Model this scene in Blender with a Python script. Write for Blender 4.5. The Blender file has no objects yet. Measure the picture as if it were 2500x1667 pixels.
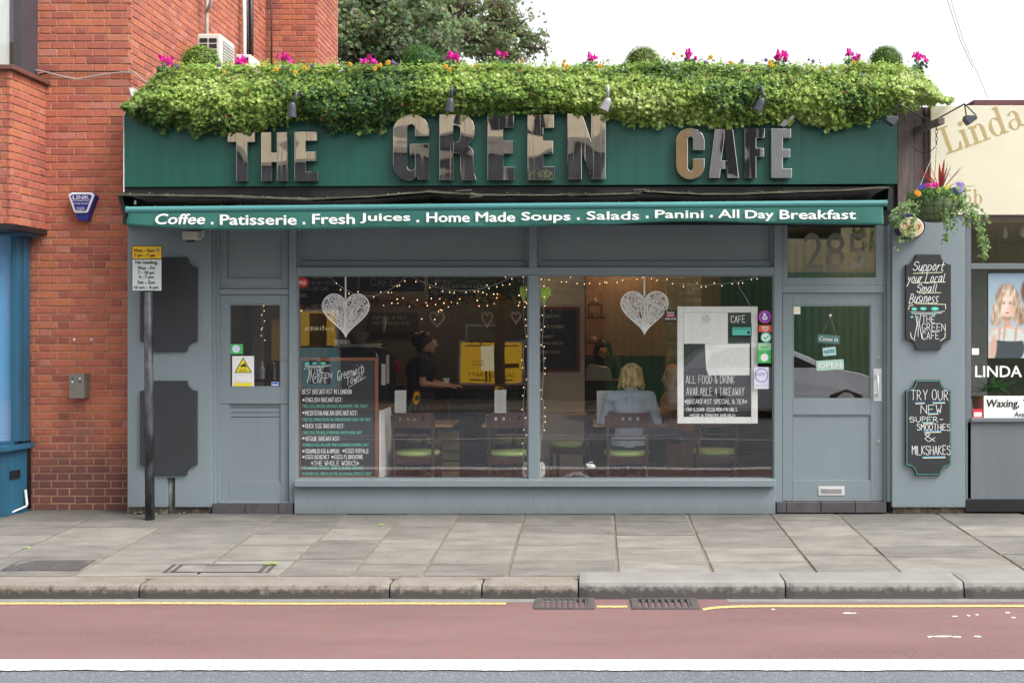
import bpy, bmesh, math, random
import numpy as np
from mathutils import Vector, Matrix, noise
random.seed(7)
np.random.seed(7)
R = math.radians
scene = bpy.context.scene
col = scene.collection
# ------------------------------------------------------------ camera, sky, sun, exposure
D, F, CX, CY, EZ = 11.0, 2860.0, 1445.0, 791.0, 1.785     # camera distance, focal (px of a 2500 px wide photo), vanishing point, eye height
cam = bpy.data.cameras.new('camera'); camo = bpy.data.objects.new('camera', cam); col.objects.link(camo)
camo.location = (0, -D, EZ); camo.rotation_euler = (R(90), 0, 0)
cam.sensor_width = 36; cam.lens = 36 * F / 2500
cam.shift_x = -(CX - 1250) / 2500; cam.shift_y = -(833.5 - CY) / 2500
cam.clip_end = 500; cam.clip_start = 0.05
scene.camera = camo
SUN_EL, SUN_ROT = 50, 120
world = bpy.data.worlds.new('World'); scene.world = world; world.use_nodes = True
wn = world.node_tree.nodes; wl = world.node_tree.links
bg = wn['Background']
sky = wn.new('ShaderNodeTexSky'); sky.sky_type = 'NISHITA'; sky.sun_disc = False
sky.sun_elevation = R(SUN_EL); sky.sun_rotation = R(SUN_ROT); sky.dust_density = 4.0; sky.air_density = 1.0
hs = wn.new('ShaderNodeHueSaturation'); hs.inputs['Saturation'].default_value = 0.16
wl.new(sky.outputs[0], hs.inputs['Color']); wl.new(hs.outputs[0], bg.inputs['Color'])
bg.inputs['Strength'].default_value = 0.15
sl = bpy.data.lights.new('sun', 'SUN'); sl.energy = 1.0; sl.angle = R(25); sl.color = (1, .96, .9)
so = bpy.data.objects.new('sun', sl); col.objects.link(so)
# light comes from above and from behind the camera
az = R(-60); el = R(SUN_EL)
dirv = Vector((math.sin(az) * math.cos(el), math.cos(az) * math.cos(el), -math.sin(el)))
so.rotation_euler = dirv.to_track_quat('-Z', 'Y').to_euler()
scene.view_settings.view_transform = 'Standard'; scene.view_settings.look = 'None'
scene.view_settings.exposure = 1.2; scene.view_settings.gamma = 1
scene.render.engine = 'CYCLES'
try:
    scene.cycles.max_bounces = 8; scene.cycles.transparent_max_bounces = 12; scene.cycles.diffuse_bounces = 3
except Exception: pass

# ------------------------------------------------------------ helpers
def Wp(px, py, y=0.0):
    s = F / (D + y); return Vector(((px - CX) / s, y, EZ - (py - CY) / s))
def Xp(px, y=0.0): return (px - CX) * (D + y) / F
def Zp(py, y=0.0): return EZ - (py - CY) * (D + y) / F
SL = 0.028
def pav_z(y): return SL * y if y < 0 else 0.0
ROADZ = -0.183
def road_z(y): return ROADZ + 0.025 * (-y - 2.6) if -y < 8 else ROADZ + .135
def Gp(px, py):        # pixel -> point on the pavement
    v = py - CY; d = (v * D - F * EZ) / (v + F * SL); return Vector((Xp(px, -d), -d, -SL * d))
def Rp(px, py):        # pixel -> point on the road
    v = py - CY; h = EZ - ROADZ; d = (v * D - F * (h + .065)) / (v - F * .025); return Vector((Xp(px, -d), -d, road_z(-d)))

def tagp(o, label=None, cat=None, group=None, kind=None):
    if label: o['label'] = label
    if cat: o['category'] = cat
    if group: o['group'] = group
    if kind: o['kind'] = kind
    return o
def E(name, label, cat, loc=(0, 0, 0), group=None, kind=None):
    o = bpy.data.objects.new(name, None); col.objects.link(o); o.location = loc; o.empty_display_size = .1
    return tagp(o, label, cat, group, kind)
def setparent(o, p):
    o.parent = p
    if p is not None:
        q = p; L = Matrix.Identity(4); chain = []
        while q is not None: chain.append(q); q = q.parent
        m = Matrix.Identity(4)
        for q in reversed(chain): m = m @ q.matrix_parent_inverse @ Matrix.LocRotScale(q.location, q.rotation_euler, q.scale)
        o.matrix_parent_inverse = m.inverted()
def kids(o): return [c for c in col.objects if c.parent == o]
CH = {}
def copy_tree(o, parent=None):
    c = o.copy(); col.objects.link(c)
    if parent is not None: c.parent = parent; CH.setdefault(parent.name, []).append(c)
    for ch in list(CH.get(o.name, [])): copy_tree(ch, c)
    return c
def dup(root, loc, rz=0, label=None, group=None):
    c = copy_tree(root); c.location = loc; c.rotation_euler.z = rz
    if label: c['label'] = label
    if group: c['group'] = group
    return c

class MB:
    def __init__(s): s.v = []; s.f = []; s.c = None
    def add(s, vs, fs, colr=None):
        n = len(s.v); s.v += [tuple(p) for p in vs]; s.f += [tuple(i + n for i in f) for f in fs]
        if colr is not None:
            if s.c is None: s.c = []
            s.c += [colr] * len(vs)
        return s
    def box(s, x0, x1, y0, y1, z0, z1, colr=None):
        return s.add([(x0,y0,z0),(x1,y0,z0),(x1,y1,z0),(x0,y1,z0),(x0,y0,z1),(x1,y0,z1),(x1,y1,z1),(x0,y1,z1)],
                     [(0,3,2,1),(4,5,6,7),(0,1,5,4),(1,2,6,5),(2,3,7,6),(3,0,4,7)], colr)
    def pb(s, px0, py0, px1, py1, y, dep, yr=None):   # box whose front face covers a photo rectangle at depth y
        yr = y if yr is None else yr
        return s.box(Xp(px0, yr), Xp(px1, yr), y, y + dep, Zp(py1, yr), Zp(py0, yr))
    def prism(s, poly, y0, y1):                        # poly: world (x,z)
        n = len(poly); a = [(p[0], y0, p[1]) for p in poly]; b = [(p[0], y1, p[1]) for p in poly]
        return s.add(a + b, [tuple(range(n)), tuple(range(2*n-1, n-1, -1))] + [((i+1) % n, i, n+i, n+(i+1) % n) for i in range(n)])
    def pprism(s, poly, y, dep): return s.prism([(Xp(p[0], y), Zp(p[1], y)) for p in poly], y, y + dep)
    def tube(s, pts, r, n=8, r2=None, cap=True, colr=None):
        pts = [Vector(p) for p in pts]; m = len(pts)
        vs = []; prev = None
        for i, p in enumerate(pts):
            t = (pts[min(i+1, m-1)] - pts[max(i-1, 0)])
            if t.length < 1e-9: t = Vector((0,0,1))
            t.normalize()
            if prev is None:
                u = t.orthogonal().normalized()
            else:
                u = prev - t * prev.dot(t)
                u = u.normalized() if u.length > 1e-6 else t.orthogonal().normalized()
            prev = u; w = t.cross(u)
            if isinstance(r, (list, tuple)): rr = r[i]
            else: rr = r if r2 is None else r + (r2 - r) * i / (m - 1)
            for k in range(n):
                a = 2 * math.pi * k / n; vs.append(p + u * (rr * math.cos(a)) + w * (rr * math.sin(a)))
        fs = []
        for i in range(m - 1):
            for k in range(n):
                fs.append((i*n+k, i*n+(k+1) % n, (i+1)*n+(k+1) % n, (i+1)*n+k))
        if cap: fs += [tuple(range(n-1, -1, -1)), tuple(range((m-1)*n, m*n))]
        return s.add(vs, fs, colr)
    def ell(s, c, r, nu=12, nv=8, colr=None, rot=None):
        c = Vector(c); r = (r, r, r) if not isinstance(r, (tuple, list)) else r
        vs = []
        for j in range(nv + 1):
            t = math.pi * j / nv
            for i in range(nu):
                a = 2 * math.pi * i / nu
                q = Vector((r[0]*math.sin(t)*math.cos(a), r[1]*math.sin(t)*math.sin(a), r[2]*math.cos(t)))
                if rot is not None: q = rot @ q
                vs.append(c + q)
        fs = []
        for j in range(nv):
            for i in range(nu):
                fs.append((j*nu+i, (j+1)*nu+i, (j+1)*nu+(i+1) % nu, j*nu+(i+1) % nu))
        return s.add(vs, fs, colr)
    def lathe(s, c, prof, n=16, axis='z'):
        vs = []; m = len(prof)
        for (rr, h) in prof:
            for k in range(n):
                a = 2*math.pi*k/n
                if axis == 'z': vs.append((c[0]+rr*math.cos(a), c[1]+rr*math.sin(a), c[2]+h))
                else: vs.append((c[0]+rr*math.cos(a), c[1]+h, c[2]+rr*math.sin(a)))
        fs = [(i*n+k, i*n+(k+1) % n, (i+1)*n+(k+1) % n, (i+1)*n+k) for i in range(m-1) for k in range(n)]
        fs += [tuple(range(n-1, -1, -1)), tuple(range((m-1)*n, m*n))]
        return s.add(vs, fs)
    def build(s, name, mat, parent=None, label=None, cat=None, group=None, kind=None, bevel=0, smooth=False, recalc=True, origin=None):
        me = bpy.data.meshes.new(name)
        V = np.array(s.v, dtype=float)
        if origin is None:
            c = (V.min(0) + V.max(0)) / 2; c[2] = V[:, 2].min()
        else: c = np.array(origin, dtype=float)
        me.from_pydata((V - c).tolist(), [], s.f)
        if s.c is not None:
            ca = me.color_attributes.new('col', 'FLOAT_COLOR', 'POINT')
            arr = np.ones((len(s.v), 4), dtype=np.float32); arr[:, :3] = np.array(s.c, dtype=np.float32)
            ca.data.foreach_set('color', arr.ravel())
        if recalc and len(s.f) < 20000:
            bm = bmesh.new(); bm.from_mesh(me); bmesh.ops.recalc_face_normals(bm, faces=bm.faces); bm.to_mesh(me); bm.free()
        me.materials.append(mat)
        if smooth:
            me.polygons.foreach_set('use_smooth', [True] * len(me.polygons))
        me.update()
        o = bpy.data.objects.new(name, me); col.objects.link(o); o.location = c
        if parent is not None:
            setparent(o, parent); CH.setdefault(parent.name, []).append(o)
        if bevel:
            b = o.modifiers.new('bevel', 'BEVEL'); b.width = bevel; b.segments = 2; b.limit_method = 'ANGLE'; b.angle_limit = R(40)
        return tagp(o, label, cat, group, kind)

# ------------------------------------------------------------ materials
def lin(c):
    return tuple(((x/255)/12.92 if x/255 <= .04045 else ((x/255+.055)/1.055)**2.4) for x in c)
def newmat(name):
    m = bpy.data.materials.new(name); m.use_nodes = True
    return m, m.node_tree.nodes, m.node_tree.links, m.node_tree.nodes['Principled BSDF']
def mat(name, c, rough=.6, var=.12, scale=6, c2=None, thr=None, bump=0, bscale=60, metal=0, spec=.5, emit=0, stretch=(1,1,1), coat=0, island=0, obj=0, speck=None):
    m, n, l, p = newmat(name)
    geo = n.new('ShaderNodeNewGeometry'); mp = n.new('ShaderNodeMapping'); mp.inputs['Scale'].default_value = stretch
    l.new(geo.outputs['Position'], mp.inputs['Vector'])
    nz = n.new('ShaderNodeTexNoise'); nz.inputs['Scale'].default_value = scale; nz.inputs['Detail'].default_value = 6; nz.inputs['Roughness'].default_value = .62
    l.new(mp.outputs[0], nz.inputs['Vector'])
    r = n.new('ShaderNodeValToRGB'); l.new(nz.outputs['Fac'], r.inputs['Fac'])
    a = r.color_ramp.elements
    if c2 is None:
        a[0].color = (*[x*(1-var) for x in c], 1); a[1].color = (*[min(1, x*(1+var)) for x in c], 1); a[0].position = .3; a[1].position = .7
    else:
        a[0].color = (*c, 1); a[1].color = (*c2, 1); t = thr or (.45, .6); a[0].position = t[0]; a[1].position = t[1]
    out = r.outputs[0]
    if island or obj:
        h = n.new('ShaderNodeHueSaturation'); l.new(out, h.inputs['Color'])
        oi = n.new('ShaderNodeObjectInfo')
        ad = n.new('ShaderNodeMath'); ad.operation = 'ADD'
        l.new(oi.outputs['Random'], ad.inputs[0]); l.new(geo.outputs['Random Per Island'], ad.inputs[1])
        fr = n.new('ShaderNodeMath'); fr.operation = 'FRACT'; l.new(ad.outputs[0], fr.inputs[0])
        mr = n.new('ShaderNodeMapRange'); k = max(island, obj); mr.inputs['To Min'].default_value = 1-k; mr.inputs['To Max'].default_value = 1+k
        l.new(fr.outputs[0], mr.inputs['Value']); l.new(mr.outputs[0], h.inputs['Value']); out = h.outputs[0]
    if speck:
        s2 = n.new('ShaderNodeTexNoise'); s2.inputs['Scale'].default_value = speck[0]; s2.inputs['Detail'].default_value = 3
        l.new(geo.outputs['Position'], s2.inputs['Vector'])
        r2 = n.new('ShaderNodeValToRGB'); r2.color_ramp.elements[0].position = speck[1]; r2.color_ramp.elements[1].position = speck[1] + .08
        l.new(s2.outputs['Fac'], r2.inputs['Fac'])
        mx = n.new('ShaderNodeMix'); mx.data_type = 'RGBA'; l.new(r2.outputs[0], mx.inputs[0]); l.new(out, mx.inputs[6]); mx.inputs[7].default_value = (*speck[2], 1)
        out = mx.outputs[2]
    l.new(out, p.inputs['Base Color'])
    p.inputs['Roughness'].default_value = rough; p.inputs['Metallic'].default_value = metal
    p.inputs['Specular IOR Level'].default_value = spec; p.inputs['Coat Weight'].default_value = coat
    if emit: p.inputs['Emission Color'].default_value = (*c, 1); p.inputs['Emission Strength'].default_value = emit
    if bump:
        b = n.new('ShaderNodeBump'); b.inputs['Strength'].default_value = 1; b.inputs['Distance'].default_value = bump
        nb = n.new('ShaderNodeTexNoise'); nb.inputs['Scale'].default_value = bscale; nb.inputs['Detail'].default_value = 5
        l.new(mp.outputs[0], nb.inputs['Vector']); l.new(nb.outputs['Fac'], b.inputs['Height']); l.new(b.outputs[0], p.inputs['Normal'])
    return m
def leafmat(name, trans=.35, rough=.5):
    m, n, l, p = newmat(name)
    a = n.new('ShaderNodeAttribute'); a.attribute_name = 'col'
    l.new(a.outputs['Color'], p.inputs['Base Color']); p.inputs['Roughness'].default_value = rough; p.inputs['Specular IOR Level'].default_value = .35
    t = n.new('ShaderNodeBsdfTranslucent'); l.new(a.outputs['Color'], t.inputs['Color'])
    mx = n.new('ShaderNodeMixShader'); mx.inputs[0].default_value = trans
    o = n['Material Output']; l.new(p.outputs[0], mx.inputs[1]); l.new(t.outputs[0], mx.inputs[2]); l.new(mx.outputs[0], o.inputs['Surface'])
    return m
def glassmat(name, base=.055, tint=(1, 1, 1), ripple=.0):
    m, n, l, p = newmat(name); n.remove(p)
    lw = n.new('ShaderNodeLayerWeight'); lw.inputs['Blend'].default_value = .5
    pw = n.new('ShaderNodeMath'); pw.operation = 'POWER'; pw.inputs[1].default_value = 5; l.new(lw.outputs['Facing'], pw.inputs[0])
    mr = n.new('ShaderNodeMapRange'); mr.inputs['To Min'].default_value = base; mr.inputs['To Max'].default_value = .9; l.new(pw.outputs[0], mr.inputs['Value'])
    t = n.new('ShaderNodeBsdfTransparent'); t.inputs['Color'].default_value = (*tint, 1)
    g = n.new('ShaderNodeBsdfGlossy'); g.inputs['Roughness'].default_value = 0.0; g.inputs['Color'].default_value = (1,1,1,1)
    mx = n.new('ShaderNodeMixShader'); l.new(mr.outputs[0], mx.inputs[0]); l.new(t.outputs[0], mx.inputs[1]); l.new(g.outputs[0], mx.inputs[2])
    l.new(mx.outputs[0], n['Material Output'].inputs['Surface'])
    if ripple:
        b = n.new('ShaderNodeBump'); b.inputs['Distance'].default_value = ripple; nb = n.new('ShaderNodeTexNoise'); nb.inputs['Scale'].default_value = 1.2; nb.inputs['Detail'].default_value = 1
        ge = n.new('ShaderNodeNewGeometry'); l.new(ge.outputs['Position'], nb.inputs['Vector']); l.new(nb.outputs['Fac'], b.inputs['Height']); l.new(b.outputs[0], g.inputs['Normal'])
    return m
def emat(name, c, s):
    m, n, l, p = newmat(name); p.inputs['Base Color'].default_value = (*c, 1); p.inputs['Emission Color'].default_value = (*c, 1); p.inputs['Emission Strength'].default_value = s
    return m

GREY = (.202, .246, .268)
def paintmat(name, c, rough=.42, streak=.12, dirt=None):
    """old gloss paint: faint brushed streaks, small chips and a little grime"""
    m = mat(name, c, rough, var=.05, scale=1.3, bump=.0012, bscale=9, stretch=(1, 1, .25), speck=(55, .735, tuple(min(1, x*1.7+.05) for x in c)))
    n = m.node_tree.nodes; l = m.node_tree.links; p = n['Principled BSDF']
    src = p.inputs['Base Color'].links[0].from_socket
    ge = n.new('ShaderNodeNewGeometry'); mp = n.new('ShaderNodeMapping'); mp.inputs['Scale'].default_value = (9, 9, .8); l.new(ge.outputs['Position'], mp.inputs['Vector'])
    nz = n.new('ShaderNodeTexNoise'); nz.inputs['Scale'].default_value = 1.6; nz.inputs['Detail'].default_value = 7; l.new(mp.outputs[0], nz.inputs['Vector'])
    mr = n.new('ShaderNodeMapRange'); mr.inputs['From Min'].default_value = .35; mr.inputs['From Max'].default_value = .75; mr.inputs['To Min'].default_value = 1; mr.inputs['To Max'].default_value = 1 - streak*2
    l.new(nz.outputs['Fac'], mr.inputs['Value'])
    mx = n.new('ShaderNodeMix'); mx.data_type = 'RGBA'; mx.blend_type = 'MULTIPLY'; mx.inputs[0].default_value = 1
    l.new(src, mx.inputs[6]); cc = n.new('ShaderNodeCombineColor')
    for k in range(3): l.new(mr.outputs[0], cc.inputs[k])
    l.new(cc.outputs[0], mx.inputs[7]); l.new(mx.outputs[2], p.inputs['Base Color'])
    rr = n.new('ShaderNodeMapRange'); rr.inputs['To Min'].default_value = rough - .1; rr.inputs['To Max'].default_value = rough + .2; l.new(nz.outputs['Fac'], rr.inputs['Value']); l.new(rr.outputs[0], p.inputs['Roughness'])
    return m

m_grey = paintmat('grey_gloss_paint', GREY, .42, .025)
m_grey2 = paintmat('salon_grey_paint', (.145, .165, .185), .45, .06)
m_green = paintmat('fascia_green_paint', (.014, .10, .076), .35, .14)
m_blue = paintmat('blue_paint', (.022, .105, .18), .4)
m_black = mat('black_metal', (.012, .012, .014), .45, .3, 8)
m_slate = mat('blackboard_paint', (.022, .024, .028), .6, .2, 3)
m_blank = mat('blank_board_paint', (.03, .033, .038), .7, .18, 2.5, bump=.0006, bscale=120)
m_white = mat('white_paint', (.8, .8, .78), .5, .06, 10)
m_paper = mat('paper', (.8, .8, .78), .7, .03, 4)
m_chalk = mat('white_chalk', (.75, .77, .76), .8, .25, 90)
m_chalkg = mat('green_chalk', (.12, .62, .48), .8, .25, 90)
m_chalky = mat('cream_chalk', (.78, .75, .48), .8, .2, 90)
m_chalkb = mat('blue_chalk', (.12, .42, .75), .8, .2, 90)
m_glass = glassmat('window_glass', .06, ripple=.0012); m_dglass = glassmat('door_glass', .17, ripple=.001)
m_steel = mat('polished_letters', (.74, .72, .7), .08, .05, 5, metal=1)
def steelwarp():
    n = m_steel.node_tree.nodes; l = m_steel.node_tree.links; p = n['Principled BSDF']
    ge = n.new('ShaderNodeNewGeometry'); nz = n.new('ShaderNodeTexNoise'); nz.inputs['Scale'].default_value = 2.3; nz.inputs['Detail'].default_value = .6
    l.new(ge.outputs['Position'], nz.inputs['Vector'])
    b = n.new('ShaderNodeBump'); b.inputs['Distance'].default_value = .0115; b.inputs['Strength'].default_value = 1; l.new(nz.outputs['Fac'], b.inputs['Height'])
    mp = n.new('ShaderNodeMapping'); mp.inputs['Scale'].default_value = (60, 60, 2); l.new(ge.outputs['Position'], mp.inputs['Vector'])
    n2 = n.new('ShaderNodeTexNoise'); n2.inputs['Scale'].default_value = 1; n2.inputs['Detail'].default_value = 4; l.new(mp.outputs[0], n2.inputs['Vector'])
    mr = n.new('ShaderNodeMapRange'); mr.inputs['From Min'].default_value = .55; mr.inputs['From Max'].default_value = .8; mr.inputs['To Min'].default_value = .02; mr.inputs['To Max'].default_value = .3
    l.new(n2.outputs['Fac'], mr.inputs['Value']); l.new(mr.outputs[0], p.inputs['Roughness']); l.new(b.outputs[0], p.inputs['Normal'])
steelwarp()
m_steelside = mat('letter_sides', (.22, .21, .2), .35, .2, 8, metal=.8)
m_chrome = mat('brushed_steel', (.6, .6, .6), .3, .1, 8, metal=1)
m_alu = mat('satin_aluminium', (.72, .73, .74), .35, .06, 8, metal=.5)

def brickmat(name, base=(.375, .108, .068)):
    m, n, l, p = newmat(name)
    ge = n.new('ShaderNodeNewGeometry'); oi = n.new('ShaderNodeObjectInfo')
    ad = n.new('ShaderNodeMath'); ad.operation = 'ADD'; l.new(oi.outputs['Random'], ad.inputs[0]); l.new(ge.outputs['Random Per Island'], ad.inputs[1])
    fr = n.new('ShaderNodeMath'); fr.operation = 'FRACT'; l.new(ad.outputs[0], fr.inputs[0])
    r = n.new('ShaderNodeValToRGB'); e = r.color_ramp.elements; b = base
    cs = [(0, (b[0]*.68, b[1]*.68, b[2]*.8)), (.12, (b[0]*.88, b[1]*.88, b[2]*.95)), (.45, b), (.75, (b[0]*1.1, b[1]*1.15, b[2]*1.0)), (.88, (b[0]*1.12, b[1]*1.25, b[2]*.95)), (.97, (b[0]*1.08, b[1]*1.4, b[2]*1.6))]
    e[0].position = 0; e[0].color = (*cs[0][1], 1); e[1].position = cs[-1][0]; e[1].color = (*cs[-1][1], 1)
    for q in cs[1:-1]: x = e.new(q[0]); x.color = (*q[1], 1)
    l.new(fr.outputs[0], r.inputs['Fac'])
    nz = n.new('ShaderNodeTexNoise'); nz.inputs['Scale'].default_value = 28; nz.inputs['Detail'].default_value = 8; l.new(ge.outputs['Position'], nz.inputs['Vector'])
    mr = n.new('ShaderNodeMapRange'); mr.inputs['To Min'].default_value = .66; mr.inputs['To Max'].default_value = 1.36; l.new(nz.outputs['Fac'], mr.inputs['Value'])
    h = n.new('ShaderNodeHueSaturation'); l.new(r.outputs[0], h.inputs['Color']); l.new(mr.outputs[0], h.inputs['Value'])
    # soot and splash dirt with its own ragged shape along the foot of the wall
    sp = n.new('ShaderNodeSeparateXYZ'); l.new(ge.outputs['Position'], sp.inputs[0])
    n3 = n.new('ShaderNodeTexNoise'); n3.inputs['Scale'].default_value = 2.2; n3.inputs['Detail'].default_value = 6; l.new(ge.outputs['Position'], n3.inputs['Vector'])
    z = n.new('ShaderNodeMath'); z.operation = 'MULTIPLY_ADD'; l.new(n3.outputs['Fac'], z.inputs[0]); z.inputs[1].default_value = -1.7; l.new(sp.outputs['Z'], z.inputs[2])
    m3 = n.new('ShaderNodeMapRange'); m3.inputs['From Min'].default_value = -.62; m3.inputs['From Max'].default_value = .12; m3.inputs['To Min'].default_value = .8; m3.inputs['To Max'].default_value = 0; l.new(z.outputs[0], m3.inputs['Value'])
    mx = n.new('ShaderNodeMix'); mx.data_type = 'RGBA'; l.new(m3.outputs[0], mx.inputs[0]); l.new(h.outputs[0], mx.inputs[6]); mx.inputs[7].default_value = (.075, .04, .038, 1)
    l.new(mx.outputs[2], p.inputs['Base Color']); p.inputs['Roughness'].default_value = .85
    bu = n.new('ShaderNodeBump'); bu.inputs['Distance'].default_value = .003; n4 = n.new('ShaderNodeTexNoise'); n4.inputs['Scale'].default_value = 90; n4.inputs['Detail'].default_value = 5
    l.new(ge.outputs['Position'], n4.inputs['Vector']); l.new(n4.outputs['Fac'], bu.inputs['Height']); l.new(bu.outputs[0], p.inputs['Normal'])
    return m
m_brick = brickmat('red_brick')
m_mortar = mat('mortar', (.40, .22, .145), .95, .2, 12, bump=.002, bscale=80)
m_leaf = leafmat('ivy_leaves')
m_petal = leafmat('petals', .3, .6)
m_wood = mat('table_wood', (.42, .24, .11), .4, .25, 6, stretch=(1, 8, 8))
m_cwood = mat('mahogany_wood', (.062, .02, .012), .3, .35, 5, stretch=(6, 6, 1))
m_lime = mat('lime_vinyl', (.36, .48, .15), .45, .08, 5)
m_framewood = mat('brown_frame_wood', (.2, .07, .035), .45, .25, 9)
m_skin = mat('skin', (.5, .27, .18), .5, .06, 12)
m_wire = mat('grey_cable', (.35, .33, .3), .6, .15, 8)
m_bwire = mat('black_cable', (.02, .02, .02), .5, .2, 8)
m_dark = mat('dark_void_paint', (.012, .012, .013), .8, .2, 3)

# ------------------------------------------------------------ lettering
_tc = 0
def txt(s, rect, y, m, parent, name='lettering', bold=0.0, ext=.002, shear=0, rot=0, label=None, keep=False, **kw):
    """built-in font, fitted to a photo rectangle (px) at depth y, facing the street"""
    cu = bpy.data.curves.new('t', 'FONT'); cu.body = s; cu.shear = shear; cu.resolution_u = 3
    ob = bpy.data.objects.new('t', cu); me = bpy.data.meshes.new_from_object(ob)
    n0 = n = len(me.vertices); V = np.zeros(n * 3); me.vertices.foreach_get('co', V); V = V.reshape(-1, 3)
    fs = [tuple(p.vertices) for p in me.polygons]
    bpy.data.objects.remove(ob); bpy.data.curves.remove(cu); bpy.data.meshes.remove(me)
    if n == 0: return None
    if rot:
        c, q = math.cos(rot), math.sin(rot); V[:, :2] = V[:, :2] @ np.array([[c, q], [-q, c]])
    mn = V.min(0); mx = V.max(0)
    x0, z1, x1, z0 = Xp(rect[0], y), Zp(rect[1], y), Xp(rect[2], y), Zp(rect[3], y)
    sx = (x1 - x0) / max(1e-6, mx[0] - mn[0]); sz = (z1 - z0) / max(1e-6, mx[1] - mn[1])
    X = x0 + (V[:, 0] - mn[0]) * sx; Z = z0 + (V[:, 1] - mn[1]) * sz
    b = MB(); h = (z1 - z0); kx = bold * h * .9
    for q, (dx, dz) in enumerate([(0, 0)] if bold <= 0 else [(0, 0), (-kx, 0), (kx, 0), (0, kx*.5), (0, -kx*.5)]):
        b.add([(X[i] + dx, y - ext - .0003*q, Z[i] + dz) for i in range(n)], [tuple(reversed(f)) for f in fs])
    return b.build(name, m, parent, label=label, recalc=False, **kw)
SF = {'A':"00 26 40|12 32",'B':"00 06 26 35 34 23 03|23 42 41 30 00",'C':"45 36 16 04 02 10 30 41",'D':"00 06 26 44 42 20 00",'E':"40 00 06 46|03 33",'F':"00 06 46|03 33",
'G':"45 36 16 04 02 10 30 42 22",'H':"00 06|40 46|03 43",'I':"00 06",'J':"46 42 30 10 01",'K':"00 06|46 03 40",'L':"06 00 40",'M':"00 06 23 46 40",'N':"00 06 40 46",
'O':"16 04 02 10 30 42 44 36 16",'P':"00 06 26 35 34 23 03",'Q':"16 04 02 10 30 42 44 36 16|31 50",'R':"00 06 26 35 34 23 03|13 40",'S':"45 36 16 05 04 33 42 41 30 10 01",
'T':"06 46|26 20",'U':"06 02 10 30 42 46",'V':"06 20 46",'W':"06 10 23 30 46",'X':"00 46|06 40",'Y':"06 23 46|23 20",'Z':"06 46 00 40",
'0':"16 04 02 10 30 42 44 36 16",'1':"05 16 10",'2':"05 16 36 45 44 00 40",'3':"06 36 24 43 41 30 10 01",'4':"30 36 02 42",'5':"46 06 03 33 42 41 30 10 01",'7':"06 46 10",
'.':"00 01 11",',':"01 0z",'-':"03 33",':':"01 11|04 14",'&':"40 05 16 25 02 10 20 43",'!':"16 12|10 11",'*':"02 34|04 32|15 21",'£':"46 26 14 11 00 40|03 33",'(':"16 04 02 10",
'a':"34 14 02 01 10 20 33|34 31 40",'b':"06 00 20 32 33 14 03",'c':"34 14 02 10 30",'d':"34 13 01 10 21 33|36 30",'e':"02 32 33 24 14 02 10 30",'f':"36 26 15 10|04 24",
'g':"34 14 02 11 31|34 3z 2y 0z",'h':"06 00|03 14 24 33 30",'i':"04 00|06 16",'k':"06 00|34 02 30",'l':"06 01 10",'m':"04 00|03 14 23 20|23 34 43 40",'n':"04 00|03 14 24 33 30",
'o':"14 02 10 20 32 24 14",'p':"04 0y|04 24 33 31 20 00",'r':"04 00|02 14 24",'s':"34 14 03 31 20 00",'t':"16 11 20 30|04 34",'u':"04 01 10 20 34|34 30",'v':"04 20 44",
'w':"04 10 23 30 44",'y':"04 12 22|34 1y 0y",'\'':"06 05"}
def strokes_of(s, jit=.12, rnd=None):
    out = []; x = 0
    rnd = rnd or random
    for ch in s:
        if ch == ' ': x += 3; continue
        if ch not in SF: x += 2; continue
        w = 0; oy = rnd.uniform(-jit, jit) * 2
        for st in SF[ch].split('|'):
            pts = []
            for t in st.split():
                px = int(t[0]); py = {'z': -1, 'y': -2}.get(t[1], None); py = int(t[1]) if py is None else py
                w = max(w, px); pts.append((x + px + rnd.uniform(-jit, jit), py + oy + rnd.uniform(-jit, jit)))
            out.append(pts)
        x += w + 1.5
    return out
def ribbon(b, pts, hw, y):
    for i in range(len(pts) - 1):
        (x0, z0), (x1, z1) = pts[i], pts[i+1]; dx, dz = x1-x0, z1-z0; L = math.hypot(dx, dz)
        if L < 1e-6: continue
        ux, uz = dx/L, dz/L; e = hw * .6; x0 -= ux*e; z0 -= uz*e; x1 += ux*e; z1 += uz*e
        nx, nz_ = -uz*hw, ux*hw; yy = y - .00025 * (i % 4) - .0003 * random.random()
        b.add([(x0+nx, yy, z0+nz_), (x1+nx, yy, z1+nz_), (x1-nx, yy, z1-nz_), (x0-nx, yy, z0-nz_)], [(0, 3, 2, 1)])
def chalk(b, s, rect, y, wpx=1.6, jit=.14, rise=0, slant=0):
    st = strokes_of(s, jit); xs = [p[0] for q in st for p in q]; ys = [p[1] for q in st for p in q]
    x0, x1 = min(xs), max(xs); y0, y1 = min(ys), max(ys)
    for q in st:
        pts = []
        for p in q:
            u = (p[0]-x0)/max(.01, x1-x0); v = (p[1]-y0)/max(.01, y1-y0)
            px = rect[0] + u*(rect[2]-rect[0]) + slant*(v-.5)*(rect[3]-rect[1]); py = rect[3] - v*(rect[3]-rect[1]) - rise*(u-.5)
            pts.append((Xp(px, y), Zp(py, y)))
        ribbon(b, pts, wpx * .5 * (D + y) / F, y)
def line(b, pts, y, wpx=1.6): ribbon(b, [(Xp(p[0], y), Zp(p[1], y)) for p in pts], wpx*.5*(D+y)/F, y)
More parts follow.
